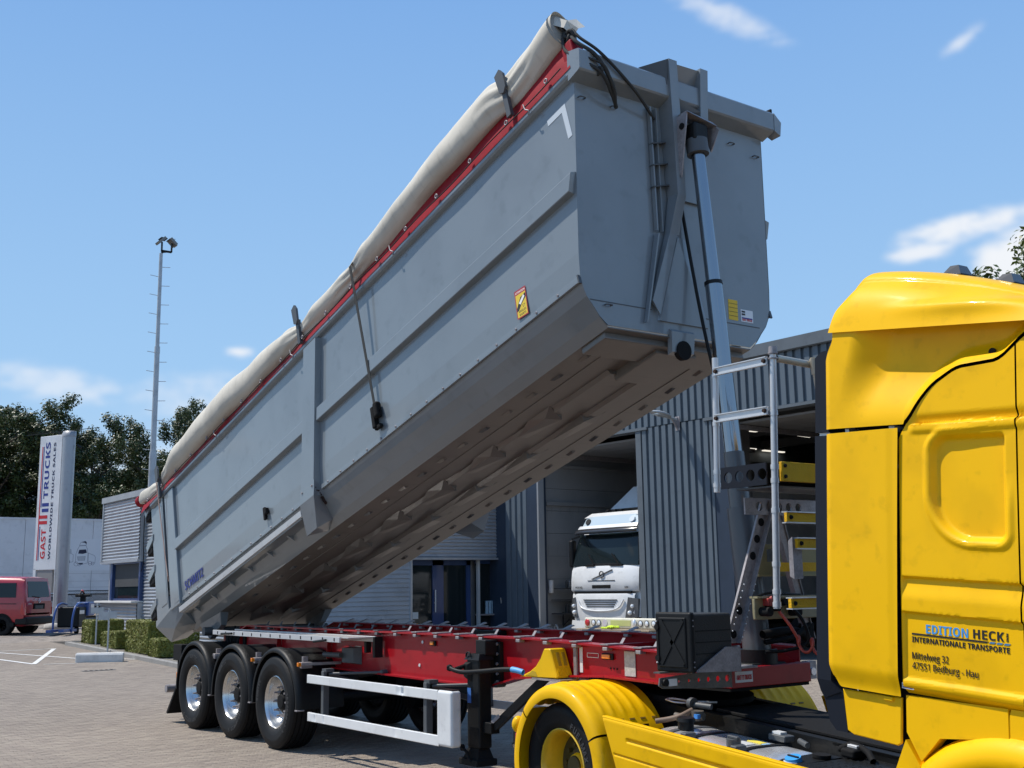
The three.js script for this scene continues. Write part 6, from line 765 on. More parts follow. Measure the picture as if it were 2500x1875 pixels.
// things along the inner workshop wall
{
  const dark = mat([0.03, 0.032, 0.035], 0.6), R = rng(12);
  const sh = thing('wall_shelf', 'black bracket shelf on the grey workshop wall', 'shelf', hallPt(-3.9, 0, -0.9), HR); part('board', bx(0, 0.3, 1.72, 1.74, -0.9, 0.3), dark, sh); part('board', bx(0, 0.34, 1.42, 1.44, -1.0, 0.4), dark, sh); part('board', bx(0, 0.5, 1.05, 1.08, -1.4, 0.4), dark, sh); for (const z of [-0.8, 0.0]) part('bracket', [bar([0.02, 0.75, z], [0.45, 1.05, z], 0.03, 0.03), bx(0, 0.02, 0.7, 1.1, z - 0.015, z + 0.015)], dark, sh);
  for (let k = 0; k < 6; k++) { const c = single('spray_can', lathe([[0, 0], [0.033, 0], [0.033, 0.17], [0.02, 0.19], [0.012, 0.2], [0.012, 0.22], [0, 0.22]], 14), k % 2 ? dark : mat([0.22, 0.22, 0.23], 0.4, { metalness: 0.5 }), 'spray can standing on the workshop shelf boards', 'can', 'cans on the workshop shelf'); c.position.set(...hallPt(-3.72, 1.74, -1.5 + k * 0.12)); }
  for (let k = 0; k < 8; k++) { const c = single('oil_bottle', [bx(-0.05, 0.05, 0, 0.2 + 0.04 * R(), -0.035, 0.035, 0.015), cyl([0.02, 0.2, 0], [0.02, 0.27, 0], 0.018)], k % 3 ? dark : mat([0.20, 0.20, 0.2], 0.5), 'dark bottle crowded on the lower workshop shelf', 'bottle', 'bottles on the lower workshop shelf'); c.position.set(...hallPt(-3.66, 1.08, -1.9 + k * 0.15)); }
  const d = single('paper_roll', lathe([[0, 0], [0.07, 0], [0.07, 0.34], [0, 0.34]], 20), mat([0.5, 0.5, 0.5], 0.9), 'white paper roll dispenser hanging on the workshop wall', 'dispenser'); d.position.set(...hallPt(-3.86, 1.62, -0.46));
  const dr = single('plastic_drum', lathe([[0, 0], [0.28, 0], [0.30, 0.04], [0.29, 0.25], [0.30, 0.3], [0.29, 0.5], [0.26, 0.78], [0.2, 0.84], [0, 0.84]], 28), mat([0.01, 0.02, 0.22], 0.4), 'blue plastic drum by the workshop wall', 'drum'); dr.position.set(...hallPt(-3.0, 0.135, -1.3));
  const cn = single('jerry_can', [bx(-0.18, 0.18, 0, 0.5, -0.14, 0.14, 0.05), tube([[-0.1, 0.5, 0], [-0.08, 0.58, 0], [0.06, 0.58, 0], [0.08, 0.5, 0]], 0.02)], mat([0.42, 0.46, 0.5], 0.5), 'pale plastic canister beside the blue drum', 'canister'); cn.position.set(...hallPt(-3.35, 0.135, -0.8));
  const pipe = single('wall_pipe', tube([[0, 0, 0], [0.04, 0.3, 0], [0.1, 0.36, 0], [0.16, 0.3, 0], [0.16, 0.1, 0]], 0.025), mat([0.35, 0.35, 0.35], 0.5), 'white bent drain pipe on the workshop wall', 'pipe'); pipe.position.set(...hallPt(-3.88, 0.4, -0.55));
}
// ================================================================ RED VAN
{
  const v = thing('red_van', 'small dark red delivery van with black bumper seen from behind', 'van', [-24.6, gnd(-24.6), -2.0], 0);
  const f = V3(-0.675, 0, 0.737).normalize(); v.rotation.set(0, Math.atan2(-f.z, f.x), Math.asin(0.022 * 0.675), 'YXZ');
  const red = mat([0.38, 0.008, 0.020], 0.35, { cc: 0.9, ccr: 0.05, dirt: 'dirt', rep: 0.5 });
  // frame: x forward, rear axle at 0, z right; rear face at x = -0.72
  const sec = [[-0.74, 0.62, 1.05, 0.80], [-0.72, 0.30, 1.60, 0.845], [-0.60, 0.26, 1.80, 0.85], [-0.4, 0.25, 1.835, 0.85], [1.0, 0.25, 1.86, 0.85], [2.1, 0.25, 1.80, 0.85], [2.5, 0.25, 1.58, 0.84], [2.95, 0.25, 1.12, 0.82], [3.5, 0.27, 0.95, 0.78], [3.66, 0.4, 0.70, 0.72]];
  part('body', grid(44, sec.length - 1, (a, b) => { const q = sec[Math.round(b * (sec.length - 1))], th = a * 2 * Math.PI - Math.PI / 2, c = Math.cos(th), s = Math.sin(th), cy = (q[1] + q[2]) / 2, hy = (q[2] - q[1]) / 2, k = 0.30; const y = cy + hy * Math.sign(s) * Math.pow(Math.abs(s), k), t = Math.max(0, (y - 1.0) / 0.85); return [q[0] - 0.08 * t * (b < 0.12 ? -1 : 0), y, (q[3] - 0.10 * t) * Math.sign(c) * Math.pow(Math.abs(c), k)]; }, true), red, v, { crease: 0.7 });
  part('tailgate', [hull([[-0.745, 0.68, 0.74], [-0.745, 0.68, -0.74], [-0.755, 1.05, 0.77], [-0.755, 1.05, -0.77], [-0.62, 1.78, 0.68], [-0.62, 1.78, -0.68], [-0.58, 0.68, 0.74], [-0.58, 0.68, -0.74], [-0.5, 1.78, 0.68], [-0.5, 1.78, -0.68]])], red, v);
  const rg = part('rear_glass', hull([[-0.745, 1.18, 0.66], [-0.745, 1.18, -0.66], [-0.648, 1.68, 0.61], [-0.648, 1.68, -0.61], [-0.72, 1.18, 0.66], [-0.72, 1.18, -0.66], [-0.62, 1.68, 0.61], [-0.62, 1.68, -0.61]]), MT.glass, v); part('rear_wiper', bar([-0.755, 1.17, 0.05], [-0.75, 1.2, -0.42], 0.02, 0.02), MT.blackMatte, rg);
  for (const s of [1, -1]) { for (const [a, b] of [[-0.42, 0.48], [0.56, 1.5]]) { const g = part('side_glass', hull([[a, 1.17, s * 0.838], [b, 1.17, s * 0.838], [a + 0.05, 1.63, s * 0.785], [b, 1.63, s * 0.785], [a, 1.17, s * 0.80], [b, 1.17, s * 0.80], [a + 0.05, 1.63, s * 0.74], [b, 1.63, s * 0.74]]), MT.glass, v); part('pillar', bx(b + 0.01, b + 0.06, 1.17, 1.63, s * 0.76, s * 0.825), red, g); }
    part('slide_rail', bx(-0.45, 0.9, 0.965, 0.985, s * 0.845, s * 0.858), MT.black, v); part('door_seam', bx(0.50, 0.508, 0.35, 1.75, s * 0.80, s * 0.8525), MT.blackMatte, v); part('wheel_arch', grid(20, 2, (a, b) => { const th = a * Math.PI, r = [0.33, 0.36, 0.375][Math.round(b * 2)]; return [r * Math.cos(th), 0.30 + r * Math.sin(th), s * [0.80, 0.862, 0.85][Math.round(b * 2)]]; }), MT.black, v);
    for (const x of [0, 2.72]) { const w = group('wheel', v); part('tyre', lathe([[0.19, -0.08], [0.27, -0.092], [0.30, -0.07], [0.30, 0.07], [0.27, 0.092], [0.19, 0.08]], 36, 'z').translate(x, 0.30, s * 0.77), MT.rubber, w); part('wheel_cover', [lathe([[0.0, 0.10], [0.06, 0.105], [0.17, 0.09], [0.195, 0.075]], 36, 'z').scale(1, 1, s).translate(x, 0.30, s * 0.77)], mat([0.60, 0.61, 0.62], 0.35, { metalness: 0.4 }), w); part('cover_slots', Array.from({ length: 10 }, (_, k) => at(new THREE.BoxGeometry(0.022, 0.075, 0.006), x + 0.125 * Math.sin(k * 0.628), 0.30 + 0.125 * Math.cos(k * 0.628), s * (0.77 + 0.098), 0, 0, -k * 0.628)), MT.blackMatte, w); part('arch_gap', cyl([x, 0.33, s * 0.60], [x, 0.33, s * 0.853], 0.345, 0.345, 28), MT.blackMatte, w); }
    part('tail_light', hull([[-0.755, 0.62, s * 0.84], [-0.755, 1.0, s * 0.80], [-0.62, 0.66, s * 0.862], [-0.66, 1.0, s * 0.855], [-0.62, 0.9, s * 0.86], [-0.74, 0.62, s * 0.72], [-0.74, 0.95, s * 0.74]]), MT.redLamp, v); }
  part('bumper', [bx(-0.83, -0.42, 0.32, 0.56, -0.84, 0.84, 0.05), bx(-0.42, 3.4, 0.25, 0.40, -0.855, 0.855, 0.03)], MT.black, v);
  const pr = part('plate_recess', bx(-0.775, -0.74, 0.80, 0.98, -0.34, 0.34, 0.01), MT.blackMatte, v); part('number_plate', bx(-0.782, -0.774, 0.81, 0.92, -0.26, 0.22), mat([0.06, 0.06, 0.06], 0.5), pr);
  part('badge', [at(new THREE.TorusGeometry(0.055, 0.012, 8, 24), -0.765, 1.06, 0.0, 0, Math.PI / 2, 0), bx(-0.77, -0.76, 1.052, 1.068, -0.07, 0.07), at(fitW(txt('NV200', 0.04, fontR, 0.004), 0.18), -0.757, 0.95, 0.70, 0, -Math.PI / 2, 0).translate(0, 0, -1.35), at(fitW(txt('dCi', 0.05, fontR, 0.004), 0.15), -0.76, 1.09, -0.10, 0, -Math.PI / 2, 0).translate(0, 0, -0.2)], mat([0.7, 0.7, 0.72], 0.3, { metalness: 0.6 }), v); part('windscreen', hull([[2.55, 1.5, 0.7], [2.55, 1.5, -0.7], [2.98, 1.1, 0.74], [2.98, 1.1, -0.74], [2.5, 1.5, 0.7], [2.5, 1.5, -0.7], [2.9, 1.08, 0.7], [2.9, 1.08, -0.7]]), MT.glass, v); part('interior', bx(-0.55, 2.4, 1.0, 1.1, -0.7, 0.7), MT.blackMatte, v);
}
// ================================================================ PYLON SIGN
{
  const p = thing('pylon_sign', 'tall grey pylon with white vertical sign board and red and blue lettering', 'sign', [-26.95, gnd(-26.95), -3.98]);
  p.rotation.y = Math.atan2(-0.43, -0.91) * -1 + 0; p.rotation.y = Math.atan2(-(0.43), -0.91);      // local +x runs along the board, away from the column
  const H = 6.98, wm = mat([0.70, 0.71, 0.72], 0.4, { cc: 0.3, dirt: 'dirt', rep: 0.4 });
  part('column', [lathe([[0.0, 0], [0.235, 0], [0.235, H], [0, H]], 36).scale(1.05, 1, 0.85)], mat([0.33, 0.345, 0.37], 0.35, { metalness: 0.4, dirt: 'dirt', rep: 0.5 }), p); part('column_cap', lathe([[0.0, H + 0.01], [0.245, H], [0.245, H - 0.2], [0.236, H - 0.2]], 36).scale(1.05, 1, 0.85), mat([0.28, 0.29, 0.31], 0.4), p); part('footing', lathe([[0, -0.1], [0.55, -0.1], [0.5, 0.16], [0.3, 0.2], [0, 0.2]], 28), mat([0.40, 0.38, 0.35], 0.9, { dirt: 'scuff', rep: 2 }), p);
  const b = part('sign_board', [bx(0.26, 1.42, 2.05, H - 0.1, -0.10, 0.10, 0.02)], wm, p); part('base_panel', bx(0.42, 1.2, 1.25, 2.05, -0.08, 0.08), mat([0.26, 0.25, 0.24], 0.6), p); part('board_edge', [bx(0.24, 0.27, 0.2, H - 0.05, -0.11, 0.11), bx(1.28, 1.42, 0.2, 2.1, -0.1, 0.1)], wm, p);
  // letters run upwards; the visible face is the one turned to the yard (local -z or +z, both printed)
  for (const s of [1, -1]) { const put = (g, x, y) => g.applyMatrix4(M4().makeRotationZ(Math.PI / 2)).applyMatrix4(s > 0 ? M4().makeTranslation(x, y, 0.101) : M4().makeRotationY(Math.PI).setPosition(1.68 - x, y, -0.101)); const L = group('lettering', b);
    part('letters', put(fitW(txt('GAST', 0.24, fontB, 0.004), 1.05), 0.83, 2.45), MT.redInk, L); part('letters', put(fitW(txt('TRUCKS', 0.24, fontB, 0.004), 2.05), 0.83, 4.6), MT.blueInk, L); part('letters', put(fitW(txt('WORLDWIDE TRUCK SALES', 0.115, fontB, 0.004), 4.2), 1.12, 2.42), mat([0.02, 0.02, 0.06], 0.5), L);
    const bars = (x0, x1, y0, y1) => put(bx(0, y1 - y0, -(x1), -(x0), 0, 0.004), 0, y0); part('red_bars', [bars(0.40, 0.445, 2.4, 6.5), bars(0.44, 0.86, 3.68, 3.80), bars(0.44, 0.86, 3.88, 4.0)], MT.redInk, L); part('blue_bars', [bars(0.48, 0.515, 2.4, 3.6), bars(0.48, 0.515, 4.3, 6.5), bars(0.55, 0.9, 4.12, 4.24), bars(0.55, 0.9, 4.32, 4.44)], MT.blueInk, L); }
  part('bird_wire', [bx(-1.5, 2.3, H + 0.02, H + 0.04, -0.012, 0.012), cyl([-0.3, H - 0.5, 0.1], [-0.45, H - 0.62, 0.15], 0.04), bx(0.5, 0.56, H - 0.1, H + 0.05, -0.02, 0.02)], MT.black, p); part('wire_teeth', Array.from({ length: 34 }, (_, k) => bx(0.6 + k * 0.05, 0.606 + k * 0.05, H + 0.03, H + 0.14, -0.003, 0.003)), MT.black, p, { kind: 'stuff' });
}
// ================================================================ FLOODLIGHT MAST
{
  const m = thing('floodlight_mast', 'slender grey floodlight mast with climbing pegs and twin lamp heads', 'mast', [-26.4, gnd(-26.4), -6.85]); const H = 14.3;
  part('shaft', [cyl([0, 0, 0], [0, 6.2, 0], 0.15, 0.13, 16), cyl([0, 6.2, 0], [0, 10.2, 0], 0.105, 0.095, 16), cyl([0, 10.2, 0], [0, H - 0.3, 0], 0.075, 0.065, 16)], MT.pole, m); part('collar', [cyl([0, 10.1, 0], [0, 10.35, 0], 0.105, 0.10, 16), cyl([0, 6.1, 0], [0, 6.35, 0], 0.14, 0.13, 16)], MT.pole, m);
  for (let k = 0; k < 26; k++) { const y = 4.2 + k * 0.37, s = k % 2 ? 1 : -1; part('climbing_peg', cyl([0.04 * s, y, 0.1 * -s * 0.5], [0.06 * s, y + 0.03, -s * 0.36], 0.012, 0.012, 6), MT.pole, m); }
  part('yoke', [tube([[0, H - 0.4, 0], [0, H - 0.25, -0.05], [0, H - 0.2, -0.2]], 0.04), bx(-0.05, 0.05, H - 0.22, H - 0.16, -0.4, 0.0), bx(-0.05, 0.05, H - 0.2, H + 0.15, -0.42, -0.38), bx(-0.05, 0.05, H - 0.2, H + 0.15, -0.04, 0.0)], MT.black, m);
  for (const s of [1, -1]) { const h = part('lamp_head', [at(new THREE.BoxGeometry(0.42, 0.10, 0.34), 0, H + 0.2, -0.2 + s * 0.22, s * 0.75, 0, 0)], mat([0.20, 0.20, 0.19], 0.5, { metalness: 0.4 }), m); part('lamp_glass', at(new THREE.BoxGeometry(0.36, 0.012, 0.28), 0, H + 0.155, -0.2 + s * 0.265, s * 0.75, 0, 0), mat([0.55, 0.50, 0.36], 0.2, { cc: 0.8 }), h); part('cooling_fins', Array.from({ length: 6 }, (_, k) => at(new THREE.BoxGeometry(0.40, 0.06, 0.012), 0, H + 0.28, -0.2 + s * 0.15 - 0.1 + k * 0.04, s * 0.75, 0, 0)), MT.black, h); }
}
// ================================================================ WHITE CURTAIN TRAILER behind the yard
{
  const t = thing('box_trailer', 'long white box trailer with dark blue lettering and truck drawing parked across the yard', 'trailer', [-35.0, 0, 0]); const g = gnd(-35), wm = mat([0.62, 0.63, 0.65], 0.45, { cc: 0.3, dirt: 'dirt', rep: 0.3 });
  for (let k = 0; k < 5; k++) part('side_panel', bx(-0.06, 0, 1.78, 4.88, -10.0 + k * 2.76, -10.0 + k * 2.76 + 2.745, 0.006), wm, t); part('box_core', bx(-2.5, -0.05, 1.7, 4.9, -10.0, 3.8), wm, t); part('roof_edge', bx(-2.52, 0.02, 4.86, 4.94, -10.02, 3.82), wm, t); part('panel_seam', [bx(0, 0.006, 2.62, 2.63, -10, 3.8), bx(0, 0.006, 2.3, 2.31, -10, -5.5), bx(0, 0.006, 2.05, 2.06, -10, -5.5)], mat([0.35, 0.35, 0.36], 0.6), t);
  part('skirt_panel', bx(-0.06, 0.0, 1.26, 1.74, -10, 3.8), mat([0.50, 0.51, 0.53], 0.4, { metalness: 0.3, dirt: 'galv', rep: 3 }), t); part('skirt_line', bx(-0.03, 0.012, 1.74, 1.78, -10, 3.8), MT.black, t); part('under_frame', bx(-2.4, -0.1, 0.95, 1.26, -10, 3.8), MT.blackMatte, t); for (const z of [-2.2, -6.4]) part('marker', bx(-0.02, 0.02, 1.18, 1.24, z, z + 0.15), MT.orange, t);
  for (const z of [-1.5, -0.2, 1.1, 2.4]) { const w = group('wheel', t); part('tyre', lathe([[0.28, -0.15], [0.45, -0.17], [0.5, -0.12], [0.5, 0.12], [0.45, 0.17], [0.28, 0.15]], 28, 'x').translate(-0.3, g + 0.5, z), MT.rubber, w); } for (const z of [-8.6, -9.2]) part('support_leg', bx(-0.5, -0.35, g, 1.0, z, z + 0.15), MT.blackMatte, t); part('handle_box', bx(0, 0.02, 1.5, 1.68, -5.75, -5.35, 0.006), MT.greyDark, t);
  // print: truck drawing and first letters of the word that runs on behind the office
  const cv = document.createElement('canvas'); cv.width = 1024; cv.height = 512; const k = cv.getContext('2d'); k.fillStyle = '#cfd1d4'; k.fillRect(0, 0, 1024, 512); k.strokeStyle = '#3a3f52'; k.fillStyle = '#171c38'; k.lineWidth = 4;
  const poly = (p, fill) => { k.beginPath(); p.forEach(([x, y], i) => i ? k.lineTo(x, y) : k.moveTo(x, y)); k.closePath(); fill ? k.fill() : k.stroke(); }; const ring = (x, y, r, f) => { k.beginPath(); k.arc(x, y, r, 0, 7); f ? k.fill() : k.stroke(); };
  poly([[190, 380], [190, 250], [215, 170], [240, 120], [340, 110], [365, 160], [380, 250], [375, 390], [300, 410], [210, 400]]); poly([[225, 240], [240, 180], [345, 172], [362, 225], [300, 245]], true); poly([[215, 290], [340, 285], [330, 350], [230, 350]]); for (let i = 0; i < 4; i++) { k.beginPath(); k.moveTo(225, 300 + i * 13); k.lineTo(335, 297 + i * 13); k.stroke(); } poly([[240, 110], [260, 60], [330, 40], [350, 60], [345, 105]]); poly([[262, 58], [330, 38], [352, 62], [350, 90], [320, 66]], true);
  poly([[385, 230], [480, 270], [500, 300], [495, 390], [390, 400]]); ring(420, 395, 30); ring(460, 398, 24); ring(200, 405, 32); ring(250, 415, 22); poly([[30, 260], [40, 180], [110, 175], [120, 240], [150, 260], [150, 370], [40, 390]]); poly([[60, 190], [100, 186], [104, 245], [55, 260]], true); ring(60, 370, 45, true); k.fillStyle = '#cdced2'; ring(60, 370, 24, true); k.fillStyle = '#171c38'; poly([[240, 392], [310, 388], [300, 415], [245, 415]], true);
  k.fillStyle = '#15183a'; k.save(); k.transform(1, 0, -0.25, 1, 0, 0); k.font = 'bold 330px sans-serif'; k.fillText('Tipper', 640, 395); k.restore(); const tx = new THREE.CanvasTexture(cv); tx.colorSpace = THREE.SRGBColorSpace; tx.anisotropy = 8;
  part('side_print', flat(new THREE.PlaneGeometry(2.7, 1.35).rotateY(Math.PI / 2).translate(0.008, 3.42, -7.42)), new THREE.MeshStandardMaterial({ map: tx, roughness: 0.5, side: THREE.DoubleSide }), t, { keepUv: true });
}
// ================================================================ PALLET STACKER, FENCE, SIGNS, WHEEL STOP
{
  const s = thing('pallet_stacker', 'blue and black electric pallet stacker beside the silver office', 'stacker', [-24.0, gnd(-24), -3.75], 0.95); const blue = mat([0.02, 0.07, 0.26], 0.4, { cc: 0.4, dirt: 'scuff', rep: 1 });
  part('motor_cover', [bx(-0.35, 0.35, 0.2, 0.85, 0.1, 0.75, 0.05)], MT.black, s); part('side_cover', [bx(0.0, 0.42, 0.55, 1.0, -0.45, 0.1, 0.04)], blue, s); part('notice', bx(0.425, 0.43, 0.62, 0.92, -0.36, -0.06), MT.white, s); part('hoop', tube([[0.3, 0.92, 0.1], [0.3, 0.96, 0.6], [0.3, 0.85, 0.95], [0.3, 0.5, 1.15], [0.3, 0.05, 1.2]], 0.035, 8, 40), blue, s); part('hoop', tube([[-0.3, 0.92, 0.1], [-0.3, 0.96, 0.6], [-0.3, 0.85, 0.95], [-0.3, 0.5, 1.15], [-0.3, 0.05, 1.2]], 0.035, 8, 40), blue, s); part('mast_pole', [bx(0.05, 0.13, 0.3, 1.22, -0.42, -0.34), bx(-0.2, 0.3, 1.16, 1.24, -0.5, -0.3, 0.02)], MT.black, s); part('tiller', [tube([[0.0, 1.2, -0.6], [0.0, 1.32, -0.5], [0.0, 1.33, -0.3], [0.0, 1.2, -0.18]], 0.03, 8), bx(-0.05, 0.05, 0.85, 1.25, -0.43, -0.37)], MT.black, s); part('tiller_button', new THREE.SphereGeometry(0.05, 12, 8).translate(0, 1.35, -0.4), MT.redLamp, s); part('fork', [bx(-0.28, -0.12, 0.08, 0.16, 0.7, 1.8), bx(0.12, 0.28, 0.08, 0.16, 0.7, 1.8)], blue, s); part('battery', [bx(-0.3, 0.36, 0.62, 0.74, 0.3, 0.7, 0.01)], MT.white, s);
  for (const z of [-0.2, 0.5]) part('caster', lathe([[0, -0.05], [0.1, -0.05], [0.1, 0.05], [0, 0.05]], 18, 'x').translate(0.2, 0.1, z), MT.rubber, s);
  const f = thing('mesh_fence', 'black wire mesh fence with dark posts in front of the white trailer', 'fence', [-29.2, gnd(-29.2), -4.75]); part('post', bx(-0.04, 0.04, 0, 2.05, -0.04, 0.04), MT.black, f); part('post', bx(-0.04, 0.04, 0, 1.3, -2.6, -2.52), MT.black, f); part('rail', [bx(-0.015, 0.015, 1.24, 1.27, -2.56, 0), bx(-0.015, 0.015, 0.1, 0.13, -2.56, 0)], MT.black, f); const w = []; for (let k = -18; k < 42; k++) { const z = -k * 0.0625 - 0.02; w.push(cyl([0, 0.12, Math.max(-2.55, Math.min(0, z))], [0, 0.12 + Math.min(1.13, Math.max(0.02, (z + 2.55) )), Math.max(-2.55, z - 1.13)], 0.004, 0.004, 4)); w.push(cyl([0, 1.25, Math.max(-2.55, Math.min(0, z))], [0, 1.25 - Math.min(1.13, Math.max(0.02, z + 2.55)), Math.max(-2.55, z - 1.13)], 0.004, 0.004, 4)); } part('wire_mesh', w.filter((_, i) => { const k = -18 + (i >> 1); const z = -k * 0.0625 - 0.02; return z <= 0 && z > -2.5; }), MT.black, f, { kind: 'stuff' });
  const sign = (x, z, ry, h, plates, label) => { const o = thing('bay_sign', label, 'sign', [x, gnd(x), z], ry); part('post', bx(-0.018, 0.018, 0, h, -0.018, 0.018, 0.004), mat([0.45, 0.46, 0.46], 0.5, { metalness: 0.3 }), o); for (const [x0, x1, y0, y1] of plates) part('plate', bx(x0, x1, y0, y1, 0.019, 0.027), mat([0.42, 0.435, 0.44], 0.5, { dirt: 'scuff', rep: 2 }), o); };
  sign(-16.7, -2.3, 0.95, 1.16, [[-0.17, 0.20, 0.90, 1.06]], 'grey parking sign on a thin post beside the smaller clipped hedge row'); sign(-14.0, -1.82, 0.95, 1.12, [[-0.26, 0.0, 0.84, 1.04], [0.02, 0.20, 0.88, 1.04]], 'wide grey double plate parking sign behind the concrete wheel stop');
  const ws = single('wheel_stop', [ext([[-0.12, 0], [0.12, 0], [0.12, 0.16], [0.09, 0.2], [-0.09, 0.2], [-0.12, 0.16]], -0.52, 0.52, 'z', { bevel: 0.012 }).rotateY(-0.42)], mat([0.66, 0.64, 0.60], 0.85, { dirt: 'scuff', rep: 1.4, bump: 0.004, bumpRep: 4 }), 'whitewashed concrete wheel stop block lying on the paving', 'wheel stop'); ws.position.set(-11.9, gnd(-11.9), -1.03); ws.rotation.z = -0.022;
}
// ================================================================ HEDGES
function leafCloud(n, place, size, seed, aspect = 0.6) {
  const R = rng(seed), pos = new Float32Array(n * 18), nor = new Float32Array(n * 18), uv = new Float32Array(n * 12), c = V3(0, 0, 0), a = V3(0, 0, 0), b = V3(0, 0, 0), m = V3(0, 0, 0), q = [V3(0, 0, 0), V3(0, 0, 0), V3(0, 0, 0), V3(0, 0, 0)];
  for (let i = 0; i < n; i++) {
    const out = place(R, c, m); if (out === false) { i--; continue; }
    m.x += (R() - 0.5) * 1.4; m.y += (R() - 0.5) * 1.4; m.z += (R() - 0.5) * 1.4; m.normalize(); a.set(R() - 0.5, R() - 0.5, R() - 0.5).cross(m).normalize(); b.copy(m).cross(a); const s = size * (0.6 + 0.8 * R());
    q[0].copy(c).addScaledVector(a, -s); q[1].copy(c).addScaledVector(b, -s * aspect).addScaledVector(m, s * 0.15); q[2].copy(c).addScaledVector(a, s); q[3].copy(c).addScaledVector(b, s * aspect).addScaledVector(m, s * 0.15);
    const tri = [0, 1, 2, 0, 2, 3], tone = R(); for (let k = 0; k < 6; k++) { const p = q[tri[k]]; pos.set([p.x, p.y, p.z], i * 18 + k * 3); nor.set([m.x, m.y, m.z], i * 18 + k * 3); uv.set([tone, c.y * 0.1 + 0.13 * tone], i * 12 + k * 2); }
  }
  const g = new THREE.BufferGeometry(); g.setAttribute('position', new THREE.BufferAttribute(pos, 3)); g.setAttribute('normal', new THREE.BufferAttribute(nor, 3)); g.setAttribute('uv', new THREE.BufferAttribute(uv, 2)); return g;
}
const leafMat = (base, var_, rough = 0.55, trans = 0.25) => { const tx = texture(64, (u, v) => { const k = hash2(Math.floor(u * 64), 3, 7), j = hash2(Math.floor(u * 64), 9, 2); return [0.66 + 0.34 * k + var_ * j, 0.66 + 0.34 * k, (0.6 + 0.35 * k) * (1 - 0.3 * j)]; }, false); tx.magFilter = THREE.NearestFilter; return new THREE.MeshPhysicalMaterial({ color: C(...base), map: tx, roughness: rough, transmission: trans, thickness: 0, side: THREE.DoubleSide }); };
{
  const hm = leafMat([0.22, 0.25, 0.045], 0.2, 0.6, 0.15), inner = mat([0.18, 0.19, 0.05], 1), wood = mat([0.10, 0.075, 0.05], 0.9);
  const hedge = (x, z, w, h, d, n, seed, label) => {
    const o = thing('clipped_hedge', label, 'hedge', [x, gnd(x) + 0.075, z]);
    part('inner_twigs', [new RoundedBoxGeometry(w * 0.86, h * 0.88, d * 0.86, 3, 0.12).translate(0, h * 0.49, 0), cyl([0, -0.1, 0], [0, 0.2, 0], 0.05)], inner, o);
    const g = leafCloud(n, (R, c, m) => { const A = [h * d, h * d, w * d, w * h, w * h], tot = A.reduce((a, b) => a + b); let r = R() * tot, k = 0; while (r > A[k]) r -= A[k++]; const u = R() - 0.5, v = R(), i = 0.015 + 0.09 * R() * R(); const bump = 0.05 * (fbm(u * 6 + k * 3 + x, v * 6 + z, 3, 0, seed) - 0.5), rr = 0.10; m.set(0, 0, 0);
      if (k < 2) { const s = k ? 1 : -1; c.set(s * (w / 2 - i + bump), v * h, u * d); m.x = s; } else if (k === 2) { c.set(u * w, h - i + bump, (v - 0.5) * d); m.y = 1; } else { const s = k === 3 ? 1 : -1; c.set(u * w, v * h, s * (d / 2 - i + bump)); m.z = s; }
      const ex = Math.max(0, Math.abs(c.x) - w / 2 + rr), ey = Math.max(0, c.y - h + rr), ez = Math.max(0, Math.abs(c.z) - d / 2 + rr), e = Math.hypot(ex, ey, ez); if (e > rr) { const t = rr / e; c.x -= Math.sign(c.x) * ex * (1 - t); c.y -= ey * (1 - t); c.z -= Math.sign(c.z) * ez * (1 - t); m.set(Math.sign(c.x) * ex, ey, Math.sign(c.z) * ez).normalize(); } if (c.y < 0.03) c.y = 0.03; }, 0.021, seed, 0.62);
    part('foliage', g, hm, o, { keepUv: true });
  };
  hedge(-17.3, -2.65, 1.0, 0.64, 0.9, 14000, 1, 'square clipped hedge at the end of the kerb by the parking sign'); hedge(-15.65, -2.5, 0.62, 0.40, 0.62, 7000, 2, 'low clipped hedge cube beside the parking signs'); hedge(-14.85, -2.5, 0.75, 0.45, 0.7, 8000, 3, 'low clipped hedge cube touching the largest hedge'); hedge(-12.9, -2.8, 1.75, 0.80, 1.3, 26000, 4, 'largest clipped hedge block before the silver office wall'); hedge(-11.35, -2.4, 0.72, 0.44, 0.7, 8000, 5, 'low clipped hedge cube next to the raised trailer tail');
}
